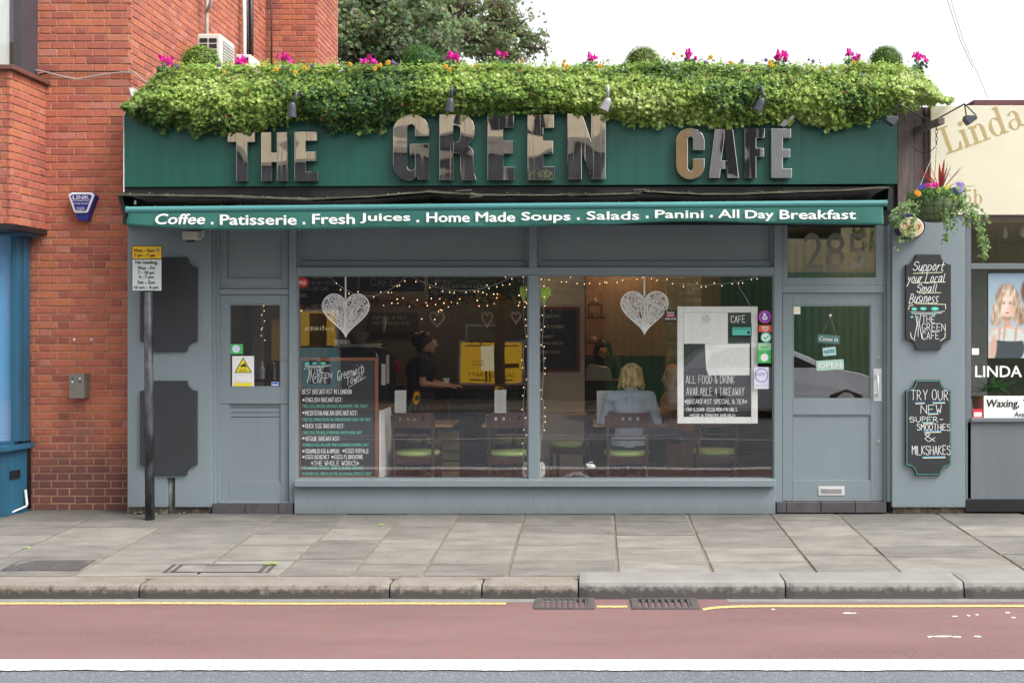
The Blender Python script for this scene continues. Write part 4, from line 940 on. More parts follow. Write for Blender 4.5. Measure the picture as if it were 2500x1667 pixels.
def topiary(px, py, r_, label, cc):
    b = MB(); c = Wp(px, py, .12); Rr = r_/(F/(D+.12)); n = 3600
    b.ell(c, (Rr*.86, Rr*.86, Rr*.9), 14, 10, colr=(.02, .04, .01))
    for i in range(n):
        v = Vector((rnd.gauss(0, 1), rnd.gauss(0, 1), rnd.gauss(0, 1))).normalized()
        rad = Rr*(rnd.uniform(.86, 1.02) + .05*noise.noise(v*3)); k = noise.noise(v*2.5+c)
        c_ = tuple(x*rnd.uniform(.75, 1.25)*(1+.3*k) for x in cc)
        add_leaf(b, c+v*rad, v + Vector((rnd.uniform(-.7, .7), rnd.uniform(-.7, .7), rnd.uniform(-.7, .7))), rnd.uniform(.010, .016), c_, rnd.uniform(0, 6), shape=[(0, 0), (-.4, .4), (0, 1), (.4, .4)], cup=.05)
    b.build('box_ball', m_leaf, label=label, cat='topiary', group='clipped box balls along the planter', recalc=False)
topiary(491, 160, 50, 'clipped yellow green box ball in front of the air conditioner', (.2, .32, .035))
topiary(1027, 156, 46, 'darker green clipped box ball in front of the tree', (.07, .2, .03))
topiary(1570, 160, 46, 'clipped box ball with browning top against the white sky', (.2, .27, .04))
topiary(2162, 155, 42, 'clipped box ball at the right end of the ivy', (.13, .24, .03))
m_ste = mat('flower_stem', (.12, .2, .05), .7)
def cyclamen(px, py, n, label, w=1, y=-.12):
    t_ = E('cyclamen', label, 'flower', Wp(px, py+35, y), 'pink cyclamen along the planter')
    b = MB(); bs_ = MB(); bl = MB()
    for k in range(int(n*1.6)):
        qx = px + rnd.uniform(-15, 15)*w; qy = py + rnd.uniform(-7, 7); c = Wp(qx, qy, y + rnd.uniform(-.04, .04))
        for j in range(5):
            a = j*1.257 + rnd.random(); d_ = Vector((math.cos(a)*.6, math.sin(a)*.6, 1))
            add_leaf(b, c, Vector((math.cos(a+1.57), math.sin(a+1.57), .3)), rnd.uniform(.028, .046), tuple(v*rnd.uniform(.85, 1.1) for v in (.75, .02, .38)), rnd.uniform(-.5, .5) + (math.pi if j % 2 else 0), shape=[(-.25, 0), (-.45, .5), (-.2, 1), (.2, 1), (.45, .5), (.25, 0)])
        bs_.tube([c, Wp(px + (qx-px)*.4, py+28, y)], .003, 5)
    for k in range(26):
        c = Wp(px + rnd.uniform(-17, 17), py + rnd.uniform(14, 38), y + rnd.uniform(-.05, .05))
        add_leaf(bl, c, Vector((rnd.uniform(-1, 1), -1, rnd.uniform(0, 1))), rnd.uniform(.03, .045), tuple(v*rnd.uniform(.7, 1.2) for v in (.035, .10, .04)), rnd.uniform(0, 6), shape=[(0, 0), (-.5, .15), (-.45, .6), (0, .95), (.45, .6), (.5, .15)])
    b.build('petals', m_petal, t_, recalc=False); bs_.build('stem', m_ste, t_); bl.build('leaves', m_leaf, t_, recalc=False)
cl = [((401, 146), 5, 'pink cyclamen at the far left end of the ivy'), ((590, 148), 6, 'pink cyclamen in front of the small air conditioner'), ((692, 143), 5, 'pink cyclamen in front of the far brick pier'), ((902, 150), 6, 'pink cyclamen left of the dark green box ball'), ((1103, 139), 8, 'fullest pink cyclamen, right of the dark green box ball'), ((1222, 132), 2, 'cyclamen with two pink blooms at the edge of the tree'), ((1438, 140), 4, 'small pink cyclamen left of the browning box ball'), ((1686, 132), 5, 'pink cyclamen just right of the browning box ball'), ((1904, 134), 7, 'wide pink cyclamen above the letter E of the last word'), ((2082, 133), 5, 'pink cyclamen left of the rightmost box ball'), ((2245, 139), 4, 'pink cyclamen at the far right end of the ivy')]
for (p, n, lb_) in cl: cyclamen(p[0], p[1], n, lb_)
def pansy(px, py, cc, label, g, y=-.30):
    c = Wp(px, py, y); b = MB(); b2 = MB(); t_ = E('pansy', label, 'flower', c, g); rr0 = rnd.uniform(.010, .017)*(1 if cc[0] > .5 else .8)
    for a in (0, 72, 144, 216, 288):
        a = R(a + 18 + rnd.uniform(-8, 8)); d_ = Vector((math.cos(a), -.1, math.sin(a)))*rr0*.75; b.ell(c + d_, (rr0*.75, .005, rr0*.75), 8, 4, colr=tuple(v*rnd.uniform(.85, 1.1) for v in cc))
    b.build('petals', m_petal, t_, recalc=False); b2.ell(c + Vector((0, -.006, 0)), .005, 6, 4, colr=(.7, .45, .02) if cc[2] > .1 else (.15, .05, .01)); b2.build('centre', m_petal, t_, recalc=False)
yc, pc = (.85, .46, .03), (.11, .07, .36)
YP = [(561, 155), (547, 177), (675, 170), (720, 177), (744, 167), (640, 158), (855, 158), (915, 168), (928, 160), (948, 153), (1088, 163), (1098, 170), (1160, 162), (1275, 150), (1375, 158), (1378, 150), (1382, 165), (1465, 162), (1645, 132), (1665, 137), (1785, 154), (1826, 170), (1880, 152), (1884, 160), (2010, 168), (1735, 140), (2085, 153), (1385, 161)]; ysr = sorted(YP)
ORD = 'first second third fourth fifth sixth seventh eighth ninth tenth eleventh twelfth thirteenth fourteenth fifteenth sixteenth seventeenth eighteenth nineteenth twentieth twenty-first twenty-second twenty-third twenty-fourth twenty-fifth twenty-sixth twenty-seventh twenty-eighth twenty-ninth'.split()
for k, (px, py) in enumerate(YP):
    pansy(px, py, yc, f'{ORD[ysr.index((px, py))]} yellow pansy from the left along the top of the ivy', 'yellow pansies on the ivy')
PP = [(400, 160), (425, 157), (432, 163), (535, 160), (690, 165), (762, 162), (958, 152), (968, 158), (1722, 153), (1812, 149), (1870, 147), (1985, 150), (1975, 146)]; psr = sorted(PP)
for k, (px, py) in enumerate(PP):
    pansy(px, py, pc, f'{ORD[psr.index((px, py))]} purple pansy from the left along the top of the ivy', 'purple pansies on the ivy')
# small sprigs standing up along the top edge
b = MB()
for i in range(420):
    px = rnd.uniform(400, 2230); py = top_at(px) + rnd.uniform(-13, 2)
    if noise.noise((px*.02, 0, 0)) < -.12: continue
    for k in range(3): add_leaf(b, Wp(px + rnd.uniform(-5, 5), py + rnd.uniform(-4, 8), rnd.uniform(-.25, .1)), Vector((rnd.uniform(-1, 1), -1, rnd.uniform(-.5, 1))), rnd.uniform(.016, .028), tuple(v*rnd.uniform(.8, 1.2) for v in rnd.choice(ivyc[:3])), rnd.uniform(0, 6), shape=[(0, 0), (-.3, .3), (-.25, .7), (0, 1), (.25, .7), (.3, .3)])
b.build('planter_greenery', m_leaf, kind='stuff', label='leafy sprigs standing up along the top edge of the ivy', cat='plant', recalc=False)
# spotlights reaching through the ivy
def spot(arm, head, label, m, tilt):
    t_ = E('fascia_spotlight', label, 'spotlight', Wp(*arm[-1], -.25), 'spotlights over the fascia letters')
    ysp = [-.52, -.54, -.3]
    MB().tube([Wp(*arm[0], ysp[0]), Wp(arm[1][0], arm[1][1]+6, ysp[1]), Wp(*arm[1], ysp[1]+.01), Wp(*arm[2], ysp[2])], .013, 8).build('arm', m, t_, smooth=True)
    a, c_ = Wp(*head[0], -.52), Wp(*head[1], -.50); d_ = (c_-a)
    MB().tube([a, a+d_*.12, a+d_*.3, a+d_*.98, c_], [.018, .028, .034, .044, .044], 16).build('head', m, t_, smooth=False)
m_sp = mat('spot_charcoal', (.05, .055, .07), .45); m_sp2 = mat('spot_silver', (.42, .4, .42), .4, metal=.3)
spot([(713, 256), (723, 226), (747, 239)], [(714, 250), (712, 286)], 'dark spotlight at the gap above the letters T H E', m_sp, 0)
spot([(1101, 243), (1103, 214), (1114, 232)], [(1101, 240), (1096, 272)], 'dark spotlight hanging straight above the letter R', m_sp, 0)
spot([(1485, 243), (1484, 210), (1488, 226)], [(1487, 240), (1474, 268)], 'pale silver spotlight tilted above the letter N', m_sp2, 0)
spot([(1862, 243), (1860, 213), (1843, 232)], [(1862, 240), (1849, 270)], 'dark spotlight tilted above the letters F and E', m_sp, 0)

# ============================================================ AWNING
aw = E('awning', 'folded green awning with white lettering along its valance', 'awning', Wp(1230, 560, -.3))
m_aw = mat('awning_canvas', (.022, .128, .105), .75, .10, 3, bump=.002, bscale=8)
m_bar = mat('awning_bar', (.06, .22, .22), .35, .15, 3, stretch=(.3, 4, 4))
m_felt = mat('mossy_felt', (.05, .045, .035), .95, 0, 7, c2=(.13, .12, .08), thr=(.4, .75), bump=.006, bscale=40)
FY, BY, VY, CY_ = -.66, -.76, -.77, -.62
# end cheeks and box
for (px0, px1) in ((286, 298), (2170, 2180)):
    MB().prism([(Xp(px0, CY_), Zp(474 if px0 < 400 else 458, CY_)), (Xp(px1, CY_), Zp(474 if px0 < 400 else 458, CY_)), (Xp(px1+12 if px0 < 400 else px1, CY_), Zp(538 if px0 < 400 else 520, CY_)), (Xp(px0+16 if px0 < 400 else px0-4, CY_), Zp(530 if px0 < 400 else 512, CY_))], CY_, .0).build('end_cheek', m_black, aw)
MB().box(Xp(300, -.1), Xp(2172, -.1), -.1, .0, Zp(548, -.1), Zp(456, -.1)).build('back_box', m_dark, aw)
def topline(px): return np.interp(px, [286, 520, 740, 900, 1040, 1160], [474, 477, 485, 478, 466, 474]) if px < 1165 else np.interp(px, [1165, 1300, 1440, 1560, 1565, 1700, 1800, 1960, 2080, 2178], [474, 474, 474, 470, 464, 472, 472, 466, 462, 455])
b = MB(); P1 = []; 
for px in np.arange(287, 2179, 12):
    z = Zp(topline(px), FY) + .004*noise.noise((px*.03, 0, 0)); P1.append((Xp(px, FY), z))
n = len(P1); rows = [(-.13, .05), (-.4, .03), (FY, 0), (FY-.002, -.014), (-.4, .01), (-.13, .03)]
vs = [(x, yy, z+dz + (.004*noise.noise((x*3, yy*9, 0)))) for (yy, dz) in rows for (x, z) in P1]
b.add(vs, [(j*n+i, j*n+i+1, (j+1)*n+i+1, (j+1)*n+i) for j in range(len(rows)-1) for i in range(n-1)])
b.build('felt_cover', m_felt, aw)
b = MB()
for (px, py, w) in [(1130, 463, 40), (1160, 478, 30), (1560, 461, 26), (1410, 474, 46), (1390, 472, 24)]:
    b.pprism([(px-w/2, py+2), (px+w/2, py-1), (px+w/2+3, py+2), (px-w/2+2, py+5)], FY-.02, .05)
b.build('torn_felt', m_felt, aw)
b = MB()
for i in range(260):
    px = rnd.uniform(290, 2170); add_leaf(b, Wp(px, topline(px) - 1 + rnd.uniform(-2, 2), FY+.01) + Vector((0, rnd.uniform(0, .2), .006)), Vector((rnd.uniform(-1, 1), rnd.uniform(-1, 0), 1)), rnd.uniform(.004, .016), rnd.choice([(.3, .45, .1), (.5, .45, .25), (.4, .25, .12), (.2, .35, .05)]), rnd.uniform(0, 6), shape=[(0, 0), (-.4, .4), (0, 1), (.4, .4)])
for i in range(70):
    px = rnd.uniform(320, 2150); add_leaf(b, Wp(px, np.interp(px, [311, 2158], [503, 487]), BY+.02), Vector((rnd.uniform(-1, 1), rnd.uniform(-1, 0), 1)), rnd.uniform(.004, .012), rnd.choice([(.3, .45, .1), (.6, .55, .4), (.5, .5, .45)]), rnd.uniform(0, 6), shape=[(0, 0), (-.4, .4), (0, 1), (.4, .4)])
b.build('leaf_litter', m_petal, aw, kind='stuff', recalc=False)
barc = lambda px: np.interp(px, [311, 1237, 2162], [512.5, 504, 496.5])
b = MB(); pts = [Wp(px, barc(px), BY) for px in np.linspace(311, 2162, 24)]; b.tube(pts, .028, 16); b.build('front_bar', m_bar, aw, smooth=False)
MB().tube([Wp(309, 512.5, BY), Wp(313, 512.5, BY)], .031, 16).tube([Wp(2161, 496.5, BY), Wp(2165, 496.5, BY)], .031, 16).build('end_cap', m_bar, aw)
b = MB(); pxs = np.linspace(316, 2158, 120); n = len(pxs)   # fabric slope between felt and bar
rows = [(-.15, 20), (-.4, 10), (BY+.1, -5), (BY+.02, -6)]
vs = [(Xp(px, yy), yy, Zp(barc(px) + dz*.5 - 4 + 4*noise.noise((px*.012, yy*3, 2)), yy)) for (yy, dz) in rows for px in pxs]
b.add(vs, [(j*n+i, j*n+i+1, (j+1)*n+i+1, (j+1)*n+i) for j in range(len(rows)-1) for i in range(n-1)]); b.build('rolled_fabric', m_aw, aw, smooth=True)
vb_x = [311, 330, 400, 500, 560, 650, 760, 850, 900, 1000, 1100, 1237, 1320, 1400, 1490, 1560, 1640, 1700, 1780, 1850, 1960, 2060, 2158]
vb_y = [549, 551, 557, 561, 562, 563, 561, 559, 557.5, 557, 557, 556, 553, 549, 549.5, 545, 541.5, 541, 543, 545.5, 547, 548.5, 550]
pxs = np.linspace(314, 2156, 300); n = len(pxs); rowsn = 6; b = MB(); vs = []
def valy(px, t): return VY-.002 - .012*t*math.sin(px*.018) - .010*t*noise.noise((px*.02, 1, 0)) - .006*t
for j in range(rowsn+1):
    t_ = j/rowsn
    for px in pxs:
        y0, y1 = barc(px)+6.5, np.interp(px, vb_x, vb_y); yy = valy(px, t_)
        vs.append((Xp(px, VY) - (.0 if px > 330 else (330-px)*.0003*t_*6), yy, Zp(y0+(y1-y0)*t_, VY)))
b.add(vs, [(j*n+i, j*n+i+1, (j+1)*n+i+1, (j+1)*n+i) for j in range(rowsn) for i in range(n-1)])
val = b.build('valance', m_aw, aw, smooth=True)
md = val.modifiers.new('thick', 'SOLIDIFY'); md.thickness = .003
m_awt = mat('awning_white_letters', (.82, .82, .8), .6, .03, 5)
def vt(s, x0, x1, base, cap, desc=0, sh=0):
    txt(s, (x0, base-cap, x1, base+desc), VY-.026, m_awt, val, bold=.05, shear=sh)
for (s, x0, x1, ba, cap, de) in [('Coffee', 380, 500, 547.5, 25, 0), ('Patisserie', 538, 723.5, 549, 24.5, 0), ('Fresh', 763, 865.5, 547, 24, 0), ('Juices', 880, 1001, 545, 24, 0), ('Home', 1042, 1146, 542.5, 23, 0), ('Made', 1162, 1257, 541.5, 23, 0), ('Soups', 1274, 1392, 538.5, 20, 5.5), ('Salads', 1433, 1560, 536.5, 20, 0), ('Panini', 1600, 1717, 532.5, 19, 0), ('All', 1754, 1804, 532, 20, 0), ('Day', 1820, 1888, 534, 20, 5.5), ('Breakfast', 1904, 2089, 535, 22, 0)]:
    vt(s, x0, x1, ba, cap, de, .18 if s == 'Coffee' else 0)
for (px, py) in [(518, 548), (742, 548), (1020, 543), (1412, 537), (1580, 533), (1737, 531)]:
    MB().pb(px-3, py-6, px+3, py, VY-.027, .001).build('lettering', m_awt, val)
MB().tube([Wp(330, 500, -.4), Wp(330, 497, CY_), Wp(330, 490, CY_)], .01, 8).build('bolt', m_chrome, aw)

# ============================================================ PARKING SIGN POST
sp = E('parking_sign_post', 'grey pole with yellow and white loading restriction plates', 'street sign', (Xp(366, -.25), -.25, -.01))
m_pole = mat('worn_pole', (.14, .15, .17), .4, 0, 7, c2=(.03, .032, .038), thr=(.42, .6), stretch=(1, 1, .35), metal=.4, speck=(50, .7, (.35, .35, .36)))
MB().tube([Wp(366, 1270, -.25), Wp(364, 950, -.25), Wp(362, 716, -.25), Wp(361.8, 712, -.25)], [.043, .0405, .037, .032], 20).build('pole', m_pole, sp, smooth=True)
m_yp = mat('yellow_plate', (.82, .5, .02), .4, .05, 4); m_wp2 = mat('grey_white_plate', (.62, .68, .66), .45, .04, 4); m_ink = mat('black_ink', (.01, .01, .01), .6)
b = MB(); b.pb(321.5, 600, 395.5, 632.4, -.262, .006); b.build('plate', m_black, sp); b = MB(); b.pb(321.5, 632.6, 395.5, 711, -.262, .006); b.build('plate', m_black, sp)
py_ = MB().pb(323, 601.5, 394, 631.5, -.265, .003).build('plate_face', m_yp, sp, bevel=.002, label='yellow upper plate face'); pw_ = MB().pb(323, 633.8, 394, 709.5, -.265, .003).build('plate_face', m_wp2, sp, bevel=.002, label='white lower plate face')
for (s, x0, x1, yb_, h_, par) in [('Mon - Sun', 327.5, 375.5, 615.5, 8, py_), ('7 am - 7 pm', 327.5, 379, 629.6, 10, py_), ('No loading', 331, 384, 647, 10.5, pw_), ('Mon - Fri', 337, 378, 658, 8, pw_), ('7 - 10 am', 337, 377, 669.5, 8, pw_), ('4 - 7 pm', 339, 375, 682, 10, pw_), ('Sat - Sun', 336, 379, 693, 8, pw_), ('10 am - 4 pm', 327.5, 387, 707.5, 10, pw_)]:
    txt(s, (x0, yb_-h_, x1, yb_), -.2655, m_ink, par, bold=.03)
MB().lathe(tuple(Wp(384.5, 610.5, -.266)), [(.013, .0), (.013, -.006), (.0, -.006)], 12, 'y').build('bolt', m_chrome, sp)
# ============================================================ SALON, right
sa = E('salon_building', 'salon at the right with cream fascia and dark grey shopfront', 'building', (4.3, .1, 0))
m_creamf = mat('cream_fascia', (.66, .62, .47), .5, .04, 3); m_gold = mat('dull_gold_print', (.42, .32, .13), .5, .06, 5)
m_post = mat('weathered_post', (.13, .10, .09), .85, .3, 5, stretch=(6, 6, .6), bump=.004, bscale=20); m_plate = mat('rusted_plate', (.09, .065, .065), .7, .25, 6)
MB().pb(2191.5, 262, 2230, 526, .02, .3).build('timber_post', m_post, sa, bevel=.004)
MB().pb(2230.3, 262, 2258, 526, .035, .02).build('post_plate', m_plate, sa); MB().pb(2258.3, 262, 2272, 526, .02, .3).build('timber_post', m_post, sa, bevel=.004)
for py in (294, 342, 350, 432, 300): 
    for px in (2234, 2254): MB().ell(Wp(px, py, .033), .006, 8, 5).build('bolt', m_plate, sa)
MB().pb(2272.5, 258, 2900, 524.5, -.02, .1).build('fascia_board', m_creamf, sa, bevel=.003)
MB().pb(2378, 244.5, 2900, 300, .3, .3).build('parapet', mat('red_brown_parapet', (.12, .045, .045), .8), sa)
# "Linda" in serif capitals drawn as strokes of varying width
def serif_word(rect_origin, ang, scale, glyphs, y, parent, m):
    ox, oy = rect_origin; b = MB(); x = 0; ca, sa_ = math.cos(ang), math.sin(ang); k = 0
    for g in glyphs:
        for poly in SG[g][1]:
            pts = []
            for (u, v) in poly:
                X = (x+u)*scale; Y = v*scale; pts.append((ox + X*ca - Y*sa_*1, oy - X*sa_ - Y*ca))
            pw = [(Xp(p[0], y), y - .0015 - .0003*k, Zp(p[1], y)) for p in pts]; k = (k+1) % 5
            ar = sum(pw[i][0]*pw[(i+1) % len(pw)][2] - pw[(i+1) % len(pw)][0]*pw[i][2] for i in range(len(pw)))
            idx = tuple(range(len(pw))); b.add(pw, [idx if ar > 0 else tuple(reversed(idx))])
        x += SG[g][0]
    return b.build('lettering', m, parent, recalc=False)
def arcband(cx_, cy_, rx, ry, a0, a1, w0, w1, n=10):
    """quads along an arc, thick at the sides and thin at top and bottom"""
    out = []
    for i in range(n):
        q = []
        for t in (i/n, (i+1)/n):
            a = R(a0+(a1-a0)*t); w = w0 + (w1-w0)*abs(math.cos(a)); q.append((a, w))
        (aa, wa), (ab, wb) = q
        out.append([(cx_+rx*math.cos(aa), cy_+ry*math.sin(aa)), (cx_+rx*math.cos(ab), cy_+ry*math.sin(ab)), (cx_+(rx-wb)*math.cos(ab), cy_+(ry-wb*.5)*math.sin(ab)), (cx_+(rx-wa)*math.cos(aa), cy_+(ry-wa*.5)*math.sin(aa))])
    return out
box_ = lambda x0, y0, x1, y1: [(x0, y0), (x1, y0), (x1, y1), (x0, y1)]
SG = {'L': (6.2, [box_(1.1, 0, 2.3, 9), box_(0, 0, 3.2, .5), box_(0, 8.5, 3.4, 9), [(3.2, 0), (5.6, 0), (6, 2.6), (5.5, 2.6), (4.6, .6), (3.2, .5)]]),
      'i': (3.2, [box_(.9, 0, 2, 6), box_(.1, 0, 2.9, .45), [(.0, 5.6), (.9, 5.2), (.9, 6), (.2, 6)], [(1.45+.8*math.cos(a*.7), 8+.8*math.sin(a*.7)) for a in range(9)]]),
      'n': (6.4, [box_(.9, 0, 2, 6), box_(.1, 0, 2.9, .45), [(.0, 5.6), (.9, 5.2), (.9, 6), (.2, 6)], box_(4.1, 0, 5.2, 4.2), box_(3.4, 0, 6.1, .45)] + arcband(3.4, 4.0, 1.8, 2.1, 0, 150, .5, 1.1)),
      'd': (6.4, [box_(4, 0, 5.1, 9.2), [(5.1, 0), (6, .1), (6, .5), (5.1, .6)], [(3.2, 8.7), (4, 8.4), (4, 9.2), (3.3, 9.2)]] + arcband(2.6, 3, 2.3, 3.1, 40, 320, .45, 1.15, 16)),
      'a': (5.6, [box_(3.3, .6, 4.4, 4.2), [(4.4, .3), (5.4, .5), (5.3, .9), (4.4, .9)]] + arcband(2.5, 4.2, 1.9, 1.9, 0, 150, .5, 1.0) + arcband(2.1, 1.7, 1.9, 1.8, 60, 330, .45, .95, 12)),
      '5': (5.8, [box_(.9, 8, 4.4, 9), box_(.9, 5, 1.4, 8)] + arcband(2.1, 2.9, 2.4, 3.0, -150, 130, .45, 1.1, 14)),
      'b': (6, [box_(.8, 0, 1.9, 9.2), [(0, 8.7), (.8, 8.4), (.8, 9.2), (.1, 9.2)]] + arcband(3.1, 3, 2.3, 3.1, -140, 140, .45, 1.15, 16))}
serif_word((2311, 378), R(20), 7.45, 'Linda', -.02, sa, m_gold)
serif_word((2353, 499), 0, 4.0, '5b', -.02, sa, m_gold)
fr2 = lambda name, x0, y0, x1, y1, y, d, m=None: MB().pb(x0, y0, x1, y1, y, d).build(name, m or m_grey2, sa, bevel=.003)
fr2('window_frame', 2357.4, 526, 2371, 1219, .03, .1); fr2('window_frame', 2371.2, 643, 2900, 657, .03, .08); fr2('head_rail', 2371.2, 524.8, 2900, 529, .03, .08)
fr2('window_sill', 2371.2, 1021, 2900, 1030, .0, .12); fr2('stall_riser', 2362, 1030.2, 2900, 1218, .03, .1); fr2('plinth', 2358, 1218.3, 2900, 1249, .02, .12, m_black)
MB().pb(2371.2, 529.2, 2900, 642.8, .08, .006).build('pane', m_glass, sa); MB().pb(2371.2, 657.2, 2900, 1020.8, .08, .006).build('pane', m_glass, sa)
m_sw = mat('salon_wall', (.22, .18, .15), .8, .1, 2)
MB().box(xR+.62, 6.5, 3.2, 3.4, -.1, 3.3).box(6.4, 6.5, .2, 3.2, -.1, 3.3).box(xR+.60, 6.5, .16, 3.2, 2.75, 2.85).box(xR+.60, 6.5, .16, 3.2, -.1, .02).box(xR+.6, xR+.62, .2, 3.2, 0, 2.75).build('inner_wall', m_sw, sa)
MB().pb(2371, 662, 2410, 1021, 1.6, .05).build('partition', mat('salon_partition', (.3, .29, .28), .7), sa)
MB().pb(2371, 545, 2398, 641, 1.0, .05).build('shutter', m_black, sa)
m_bulb = mat('hanging_bulb_glass', (.5, .48, .42), .25)
for (px, py, lb_) in [(2453, 570, 'clear hanging bulb in the salon window, the left one'), (2496, 566, 'clear hanging bulb cut by the right edge of the photo')]:
    t_ = E('hanging_bulb', lb_, 'light bulb', Wp(px, py, .5), 'bulbs in the salon window'); c = Wp(px, py, .5)
    MB().tube([c+Vector((0, 0, .5)), c+Vector((0, 0, .06))], .004, 6).build('cord', m_bwire, t_); MB().lathe(tuple(c), [(.0, -.055), (.022, -.04), (.03, -.01), (.02, .03), (.014, .06), (0, .06)], 12).build('bulb', m_bulb, t_, smooth=True)
# portrait poster (a plain generic portrait), LINDA letters, waxing board
po = E('hair_poster', 'salon window poster of a woman with blonde bob', 'poster', Wp(2456, 874, .07))
def ov(cx_, cy_, rx, ry, n=22, a=0): return [(cx_+rx*math.cos(2*math.pi*i/n)*math.cos(a)-ry*math.sin(2*math.pi*i/n)*math.sin(a), cy_+rx*math.cos(2*math.pi*i/n)*math.sin(a)+ry*math.sin(2*math.pi*i/n)*math.cos(a)) for i in range(n)]
def portrait(px0, py0, px1, py1, y, parent):
    """the printed photograph: a generic woman with a wavy blonde bob in a lace top, printed as tones on one flat sheet"""
    nx, ny = 140, 236; U, V = np.meshgrid(np.linspace(px0, px1, nx), np.linspace(py0, py1, ny))
    C = np.zeros(U.shape + (3,)); t = (V-py0)/(py1-py0); C[:] = np.array([.26, .36, .44])*(1-t[..., None]) + np.array([.46, .55, .60])*t[..., None]
    rs = np.random.RandomState(5)
    def nz(sx, sy, seed=0):
        k = np.zeros(U.shape); r = np.random.RandomState(seed)
        for _ in range(10): a, b_, p = r.uniform(-1, 1), r.uniform(-1, 1), r.uniform(0, 6.28); k += np.sin(U*sx*a + V*sy*b_ + p)
        return k/10
    def ell(cx, cy, rx, ry, soft=.12, ang=0):
        dx, dy = U-cx, V-cy; c, s_ = math.cos(ang), math.sin(ang); x = dx*c+dy*s_; q = -dx*s_+dy*c; d = np.sqrt((x/rx)**2+(q/ry)**2); return np.clip((1-d)/soft+.5, 0, 1)
    def put(m_, c, a=1): m2 = (m_*a)[..., None]; C[:] = C*(1-m2) + np.array(c)*m2
    put(ell(2512, 712, 20, 34, .3), (.16, .08, .05)); put(ell(2516, 735, 13, 26, .3), (.5, .3, .22))
    st = nz(.55, .2, 1); st2 = nz(1.2, .35, 2)
    hm = np.maximum.reduce([ell(2459, 728, 29, 33, .2), ell(2438, 760, 16, 36, .25, .15), ell(2482, 758, 17, 38, .25, -.25), ell(2494, 772, 11, 20, .3), ell(2428, 782, 10, 14, .3)])
    hc = np.array([.26, .16, .10])[None, None]*(1-np.clip(.55+st*.9+st2*.5+.25*np.sin((U-2459)*.11+1), 0, 1)[..., None]) + np.array([.70, .58, .45])[None, None]*np.clip(.55+st*.9+st2*.5+.25*np.sin((U-2459)*.11+1), 0, 1)[..., None]
    C[:] = C*(1-hm[..., None]) + hc*hm[..., None]; put(ell(2459, 700, 18, 8, .8), (.30, .17, .10), .5)
    put(ell(2459, 790, 9, 22, .3), (.55, .34, .26)); put(ell(2462, 815, 46, 18, .25), (.66, .44, .34)); put(ell(2459, 776, 14, 6, .9), (.3, .16, .11), .6)
    put(ell(2459, 748, 17, 26, .12), (.74, .50, .40)); put(ell(2450, 745, 9, 20, .9), (.86, .66, .56), .7); put(ell(2472, 752, 6, 18, .9), (.52, .31, .23), .5); put(ell(2459, 731, 13, 8, .9), (.84, .64, .54), .5)
    for ex in (2450.5, 2467): put(ell(ex, 740, 4.8, 2.8, .9), (.38, .2, .14), .6); put(ell(ex, 741.2, 3.4, 1.5, .5), (.2, .22, .24)); put(ell(ex, 741.2, 1.4, 1.4, .6), (.03, .03, .03)); put(ell(ex, 735.5, 5, 1.2, .8), (.32, .19, .12), .8)
    put(ell(2459, 754, 2.6, 1.5, .9), (.42, .22, .16), .6); put(ell(2457.5, 748, 1.6, 7, .9), (.9, .72, .62), .5); put(ell(2459, 763.5, 5.4, 2.2, .5), (.58, .20, .19)); put(ell(2459, 763.4, 5, .5, .7), (.25, .06, .06), .7); put(ell(2459, 768, 4, 1.2, .9), (.5, .3, .23), .4)
    for (cx, cy, rx, ry, an) in [(2441, 742, 5, 34, .12), (2479, 742, 6, 36, -.16)]: 
        m_ = ell(cx, cy, rx, ry, .4, an); C[:] = C*(1-m_[..., None]) + hc*m_[..., None]
    body = np.clip((V-(801+.012*(U-2459)**2*.35))/3, 0, 1)*ell(2460, 862, 52, 72, .08); lace = np.array([.56, .6, .58])*(1+.25*np.sign(nz(3.1, 3.3, 4)))[..., None]; m_ = body*np.clip((833-V)/3, 0, 1)
    C[:] = C*(1-m_[..., None]) + np.clip(lace, 0, 1)*m_[..., None]
    for cx in (2440, 2452, 2480): put(ell(cx, 815, 3.2, 20, .4, .1), (.5, .3, .23), .85)
    put(np.clip((V-(832-.006*(U-2470)**2*.4))/2, 0, 1)*ell(2459, 850, 42, 40, .06), (.055, .07, .08)); put(ell(2424, 850, 9, 36, .4, .1), (.62, .41, .32), .9)
    x0, x1, z1, z0 = Xp(px0, y), Xp(px1, y), Zp(py0, y), Zp(py1, y); b = MB()
    P = [(x0+(x1-x0)*i/(nx-1), y, z1+(z0-z1)*j/(ny-1)) for j in range(ny) for i in range(nx)]
    b.add(P, [(j*nx+i, (j+1)*nx+i, (j+1)*nx+i+1, j*nx+i+1) for j in range(ny-1) for i in range(nx-1)]); b.c = [tuple(c) for c in np.clip(C, 0, 1).reshape(-1, 3)]
    m, n, l, p = newmat('printed_photograph'); a = n.new('ShaderNodeAttribute'); a.attribute_name = 'col'; l.new(a.outputs['Color'], p.inputs['Base Color']); p.inputs['Roughness'].default_value = .35
    b.build('print', m, parent, recalc=False)
MB().pb(2413, 667, 2530, 874, .0705, .004).build('sheet', m_paper, po); portrait(2413, 667, 2530, 874, .0700, po)
def glyphs_on(name, label, cat, s, rect, y, m, **kw):
    t_ = E(name, label, cat, Wp((rect[0]+rect[2])/2, rect[3], y)); txt(s, rect, y, m, t_, **kw); return t_
glyphs_on('window_lettering', 'bold white LINDA letters on the salon window', 'lettering', 'LINDA', (2381, 893, 2494, 920), .078, m_white, bold=.03, ext=.002)
t_ = E('waxing_sign', 'white waxing sign with black bold lettering in the salon window', 'sign', Wp(2450, 1020, .07))
